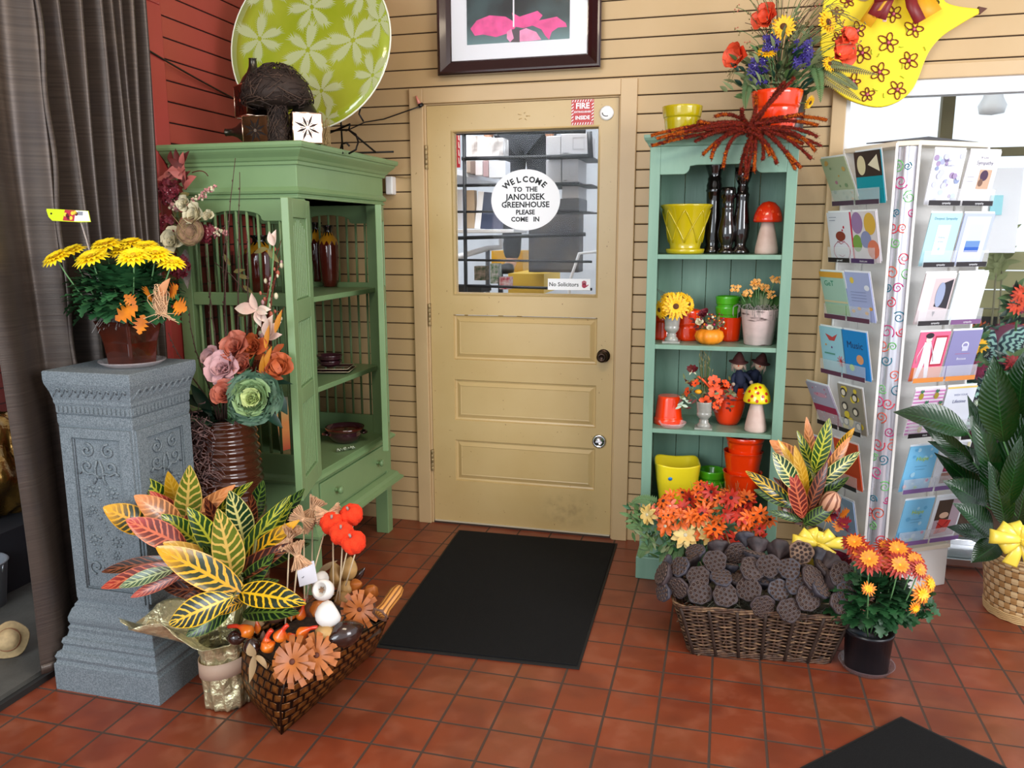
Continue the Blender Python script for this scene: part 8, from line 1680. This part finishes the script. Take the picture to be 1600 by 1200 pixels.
# white shelves on the left
m = MB(); P_ = [DP(u, v, y) for u, v, y in ((708, 263, .55), (780, 280, .95), (780, 286, .95), (708, 272, .55))]; m.add(P_+[p+V((-.25, .12, 0)) for p in P_], [(0, 1, 2, 3), (4, 7, 6, 5), (0, 4, 5, 1), (3, 2, 6, 7)], M_wsh); m.build('wall_shelf', label='upper white shelf slanting away behind the door glass', cat='shelf')
sb('wall_shelf', 708, 358, 803, 364, .62, .3, M_wsh, 'lower white shelf behind the door glass under the upright boards', 'shelf')
m = MB(); m.tube([DP(706, 404, .55), DP(762, 388, .9), DP(782, 386, .95), DP(783, 372, .95)], .016, M_pipe, 10); m.tube([DP(762, 388, .9), DP(762, 470, .9)], .014, mat('grey_pipe', '#8b919c', .4), 8); m.build('pipe_rail', label='white pipe handrail with an elbow behind the door glass', cat='rail')
random.seed(31)
for i, (u0, u1, c_, lb) in enumerate(((729, 737, '#cfc9cc', 'pale roll'), (737, 746, '#6b5a58', 'dark brown bundle'), (746, 757, '#e9e6ea', 'white wrapped bundle'), (757, 768, '#b7aeb0', 'grey bundle'), (768, 786, '#5a4d4e', 'dark mottled jar'))):
    sb('wrapped_bundle', u0, 211+i, u1, 245, .70, .12, mat('bundle_%d' % i, c_, .4, col2='#f4f4f6', nscale=18), lb+' on the top rail shelf behind the door glass', 'bundle')
for i, (u0, u1, c_, lb) in enumerate(((729, 735, '#b4a59a', 'tan folded sheet'), (735, 743, '#8a7a74', 'brown folded sheet'), (743, 754, '#e6e2e8', 'white folded sheet'), (755, 763, '#b89aa0', 'pinkish folded sheet'), (764, 790, '#dfe4ee', 'clear plastic bag of wire'))):
    sb('folded_sheet', u0, 251, u1, 270+i*2, .66, .1, mat('fold_%d' % i, c_, .5), lb+' on the upper white shelf behind the door glass', 'sheet')
for i, (u0, u1, c_, lb) in enumerate(((709, 722, '#dde2ee', 'white binder'), (729, 741, '#b59f86', 'kraft brown upright board'), (741, 750, '#f0f0f4', 'white upright board'), (750, 768, '#39435c', 'navy upright board'), (768, 782, '#4d4f66', 'grey-blue upright board'))):
    o = sb('upright_board', u0, 296+i, u1, 357, .70, .05, mat('upr_%d' % i, c_, .5), lb+' on the lower white shelf behind the door glass', 'board'); o.rotation_euler = (0, .12*(i > 1), 0)
# cartons on the right
M_ctn = mat('white_carton', '#c9cbd4', .6, noise=.05); M_ink = mat('carton_ink', '#6a6e7c', .6)
for (u0, v0, u1, v1, lb) in ((853, 212, 876, 243, 'upper left white carton behind the door glass'), (876.5, 208, 918, 242, 'upper right white carton with a printed square behind the door glass'), (853, 249, 877, 286, 'middle left white carton behind the door glass'), (878, 248, 904, 285, 'middle right white carton behind the door glass'), (878, 290, 904, 310, 'low white carton behind the door glass'), (864, 310, 905, 330, 'dark grey carton below the white ones behind the door glass')):
    t_ = thing('carton', DP(u0, v1, .50), lb, 'box', 'cartons behind the door glass'); a, b = DP(u0, v1, .50), DP(u1, v0, .50); m = MB(); m.box(0, b.x-a.x, 0, .25, 0, b.z-a.z, M_ctn if v1 < 315 else mat('grey_carton', '#6a6d78', .6)); m.build('box_body', t_, bevel=.003)
    if v0 in (208, 248): 
        m = MB(); w_, h_ = b.x-a.x, b.z-a.z
        for x in (0, 1): m.box(w_*(.45+.42*x), w_*(.455+.42*x), -.001, 0, h_*.25, h_*.8, M_ink)
        for z in (0, 1): m.box(w_*.45, w_*.875, -.001, 0, h_*(.25+.55*z), h_*(.26+.55*z), M_ink)
        m.box(w_*.08, w_*.3, -.001, 0, h_*.06, h_*.10, M_ink); m.build('printing', t_)
sb('stacked_planks', 826, 332, 905, 425, .98, .15, mat('brown_clutter', '#5f5854', .7, col2='#3a3c46', nscale=7), 'dark brown stacked planks low behind the door glass', 'planks')
YB = sb('yellow_bench', 768, 392, 817, 425, 1.85, .3, mat('yellow_bench_paint', '#d8a21c', .5), 'yellow panel behind the pipe rail through the door glass', 'panel')
for x_ in (.02, .16): m = MB(); m.box(x_, x_+.03, .1, .13, -YB.location.z, 0, M_bk); m.build('leg', YB)
o = sb('yellow_step', 794, 428, 850, 458, 1.15, .5, mat('yellow_step_paint', '#e9c04a', .5), 'pale yellow platform under the black shoes behind the door glass', 'platform')
m = MB(); P_ = [V((DP(890, 440, .9).x-.02, .9, .0))]+[DP(*q) for q in ((890, 440, .9), (905, 396, .9), (935, 393, .9))]; m.tube(P_, .009, M_pipe, 8); m.build('white_bracket', label='white bent bar at the lower right behind the door glass', cat='bar')
sb('patterned_bag', 741, 416, 758, 438, .75, .08, mat('bag_print', '#3e5a44', .6, col2='#b9a8a0', nscale=40), 'green patterned bag under the pipe rail behind the door glass', 'bag')
sb('patterned_bag', 766, 412, 778, 443, .74, .08, mat('bag_print2', '#e6e6ec', .6, col2='#4a8a5a', nscale=50), 'white and green patterned bag right of the pipe post behind the glass', 'bag')
sb('gift_box', 780, 433, 796, 452, .72, .08, mat('gift_print', '#c8284c', .5, col2='#f0e4ea', nscale=45), 'red and white gift box at the bottom of the door glass', 'box')
sb('dark_crate', 713, 448, 752, 457, .60, .2, mat('dark_crate', '#2b2f36', .6), 'dark crate at the lower left corner behind the door glass', 'crate')
# red banner
m = MB(); c0 = DP(709, 262, .50); m.box(0, DP(719, 262, .50).x-c0.x, 0, .004, 0, DP(709, 211, .5).z-c0.z, mat('banner_red', '#c22c3c', .5)); 
for k in range(4): m.poly([(.028, .02+k*.04), (.034, .018+k*.04), (.030, .05+k*.04), (.026, .052+k*.04)], 0, M_white, face((0, -.0006, 0), (1, 0, 0), (0, 0, 1)))
m.tube([V((.01, .002, DP(709, 211, .5).z-c0.z-.004)), V((.03, -.08, DP(709, 211, .5).z-c0.z+.012))], .002, M_bk, 4)
o = m.build('red_banner', label='narrow red banner at the left edge behind the door glass', cat='banner'); o.location = c0
# standing person in dark jacket beyond the glass (head above the door)
yp = 1.5; base = V((DP(822, 424, yp).x, yp, DP(822, 431, yp).z)); root = thing('person', base, 'person in a dark grey jacket and dark trousers standing behind the door glass', 'person')
def skin_body(name, joints, edges, mm, parent):
    me = bpy.data.meshes.new(name); me.from_pydata([j[0] for j in joints], edges, []); o = bpy.data.objects.new(name, me); COL.objects.link(o); o.parent = parent; me.materials.append(mm)
    md = o.modifiers.new('skin', 'SKIN'); me.skin_vertices.new() if not me.skin_vertices else None
    for i, j in enumerate(joints): me.skin_vertices[0].data[i].radius = (j[1], j[2] if len(j) > 2 else j[1])
    me.skin_vertices[0].data[0].use_root = True; md.use_smooth_shade = True; s2 = o.modifiers.new('sub', 'SUBSURF'); s2.levels = 2; s2.render_levels = 2; return o
M_skin = mat('skin', '#b98a6e', .5); M_jack = mat('dark_grey_jacket', '#3b3f4a', .7, noise=.2, nscale=12); M_trs = mat('dark_trousers', '#20242c', .8)
J = [((0, 0, .92), .13, .10), ((0, 0, 1.15), .12, .10), ((0, 0, 1.38), .16, .11), ((0, 0, 1.47), .06), ((0, .0, 1.56), .07), ((0, -.01, 1.66), .085, .10), ((0, 0, 1.74), .05), ((-.19, 0, 1.40), .055), ((-.24, .02, 1.14), .045), ((-.23, -.06, .90), .035), ((-.23, -.09, .82), .025), ((.19, 0, 1.40), .055), ((.24, .02, 1.14), .045), ((.22, -.10, .96), .035), ((.20, -.16, .93), .025), ((-.09, 0, .85), .09), ((-.095, 0, .48), .06), ((-.10, .02, .09), .04), ((-.11, -.10, .04), .035), ((.09, 0, .85), .09), ((.095, 0, .48), .06), ((.10, .02, .09), .04), ((.11, -.10, .04), .035)]
Ed = [(0, 1), (1, 2), (2, 3), (3, 4), (4, 5), (5, 6), (2, 7), (7, 8), (8, 9), (9, 10), (2, 11), (11, 12), (12, 13), (13, 14), (0, 15), (15, 16), (16, 17), (17, 18), (0, 19), (19, 20), (20, 21), (21, 22)]
skin_body('body', J, Ed, M_skin, root)
jk = [((0, 0, .86), .16, .125), ((0, 0, 1.15), .15, .12), ((0, 0, 1.36), .18, .125), ((0, 0, 1.47), .08), ((-.19, 0, 1.40), .072), ((-.24, .02, 1.14), .06), ((-.23, -.05, .92), .05), ((.19, 0, 1.40), .072), ((.24, .02, 1.14), .06), ((.22, -.09, .97), .05)]
skin_body('jacket', jk, [(0, 1), (1, 2), (2, 3), (2, 4), (4, 5), (5, 6), (2, 7), (7, 8), (8, 9)], M_jack, root)
tr = [((0, 0, .92), .15, .12), ((-.09, 0, .84), .105), ((-.095, 0, .48), .078), ((-.10, .02, .09), .06), ((.09, 0, .84), .105), ((.095, 0, .48), .078), ((.10, .02, .09), .06)]
skin_body('trousers', tr, [(0, 1), (1, 2), (2, 3), (0, 4), (4, 5), (5, 6)], M_trs, root)
for sx in (-1, 1):
    m = MB(); m.lathe([(.0001, -.03), (.035, -.028), (.042, 0), (.034, .03), (.0001, .045)], M_black, (sx*.105, -.06, .045), 14, RotTo((0, 0, 1)), mod=lambda a, r, z: 1+1.2*max(0, sin(-a))**2); m.build('shoe', root)
m = MB(); m.lathe([(.0001, 1.80), (.06, 1.79), (.093, 1.74), (.098, 1.68), (.085, 1.64)], mat('dark_hair', '#2a1d16', .8), (0, .015, 0), 18); m.build('hair', root)
for side in (-1, 1):
    hx = V((-.23, -.10, .80)) if side < 0 else V((.195, -.18, .92))
    m = MB(); m.sphere(hx, .032, M_skin, sz=1.2, n=10)
    for k in range(4): m.tube([hx+V((-.018+k*.012, -.01, -.02)), hx+V((-.020+k*.013, -.02, -.055)), hx+V((-.018+k*.012, -.012, -.078+abs(k-1.5)*.006))], [.009, .008, .006], M_skin, 6)
    m.tube([hx+V((.02*-side, -.01, .0)), hx+V((.04*-side, -.025, -.025))], [.01, .007], M_skin, 6); m.build('hand', root)

# ================================================================ SIDE ROOM AT THE LEFT EDGE
def SPt(u, v, x=-2.5): return at(u, v, 'x', x)
c = at(10, 930, 'z', .035); t_ = thing('grey_bucket', (-2.72, c.y-.10, .035), 'pale grey bucket at the far left edge beyond the curtain', 'bucket'); m = MB(); m.lathe([(.08, 0), (.10, .17), (.105, .175), (.10, .18), (.09, .17), (.075, .01), (.0001, .01)], mat('pale_grey_plastic', '#8f949c', .4), n=28); m.build('body', t_)
m = MB(); m.tube([(.10*cos(a), .02, .17-.08*sin(a)) for a in [pi*i/12 for i in range(13)]], .003, M_alu, 6); m.build('handle', t_)
hp = at(12, 978, 'x', -2.30); t_ = thing('straw_hat', (hp.x, hp.y, .035), 'small round straw hat leaning at the far left edge beyond the curtain', 'hat'); M_sh = mat('pale_straw', '#b39a70', .7, noise=.15, nscale=60)
R = RotTo((.5, -.8, .5)); m = MB(); m.lathe([(.062, 0), (.060, .004), (.036, .008), (.034, .03), (.02, .04), (.0001, .042)], M_sh, (0, 0, .055), 28, R, mod=lambda a, r, z: 1+.03*sin(5*a)); m.build('hat_body', t_)
m = MB(); m.tube([V((0, 0, .055))+R @ V((.036*cos(a), .036*sin(a), .012)) for a in [2*pi*i/24 for i in range(25)]], .003, mat('hat_band', '#8a5a3a', .6), 6, False); m.build('band', t_)
m = MB()
def foilb(u, v): a = u*2*pi; r_ = .24*(1+.18*sin(5*a+9*v)+.12*sin(13*a-6*v))*sin(pi*(.08+.86*v))**.7; return V((r_*cos(a), r_*sin(a), v*.42))
t_ = thing('cellophane_bundle', (-2.95, at(5, 760, 'x', -2.9).y, .29), 'crinkled amber cellophane bundle glittering at the left edge beyond the curtain', 'bundle')
m.grid(foilb, 60, 26, mat('amber_cellophane', '#7a5a28', .15, .7, bump=1, bscale=20, noise=.5, nscale=12)); m.build('wrap', t_)
m = MB(); m.box(-3.28, -2.72, -1.75, -.4, .035, .285, mat('dark_crate', '#2b2f36', .6)); m.build('low_table', label='dark low table beyond the curtain under the cellophane bundle', cat='table')
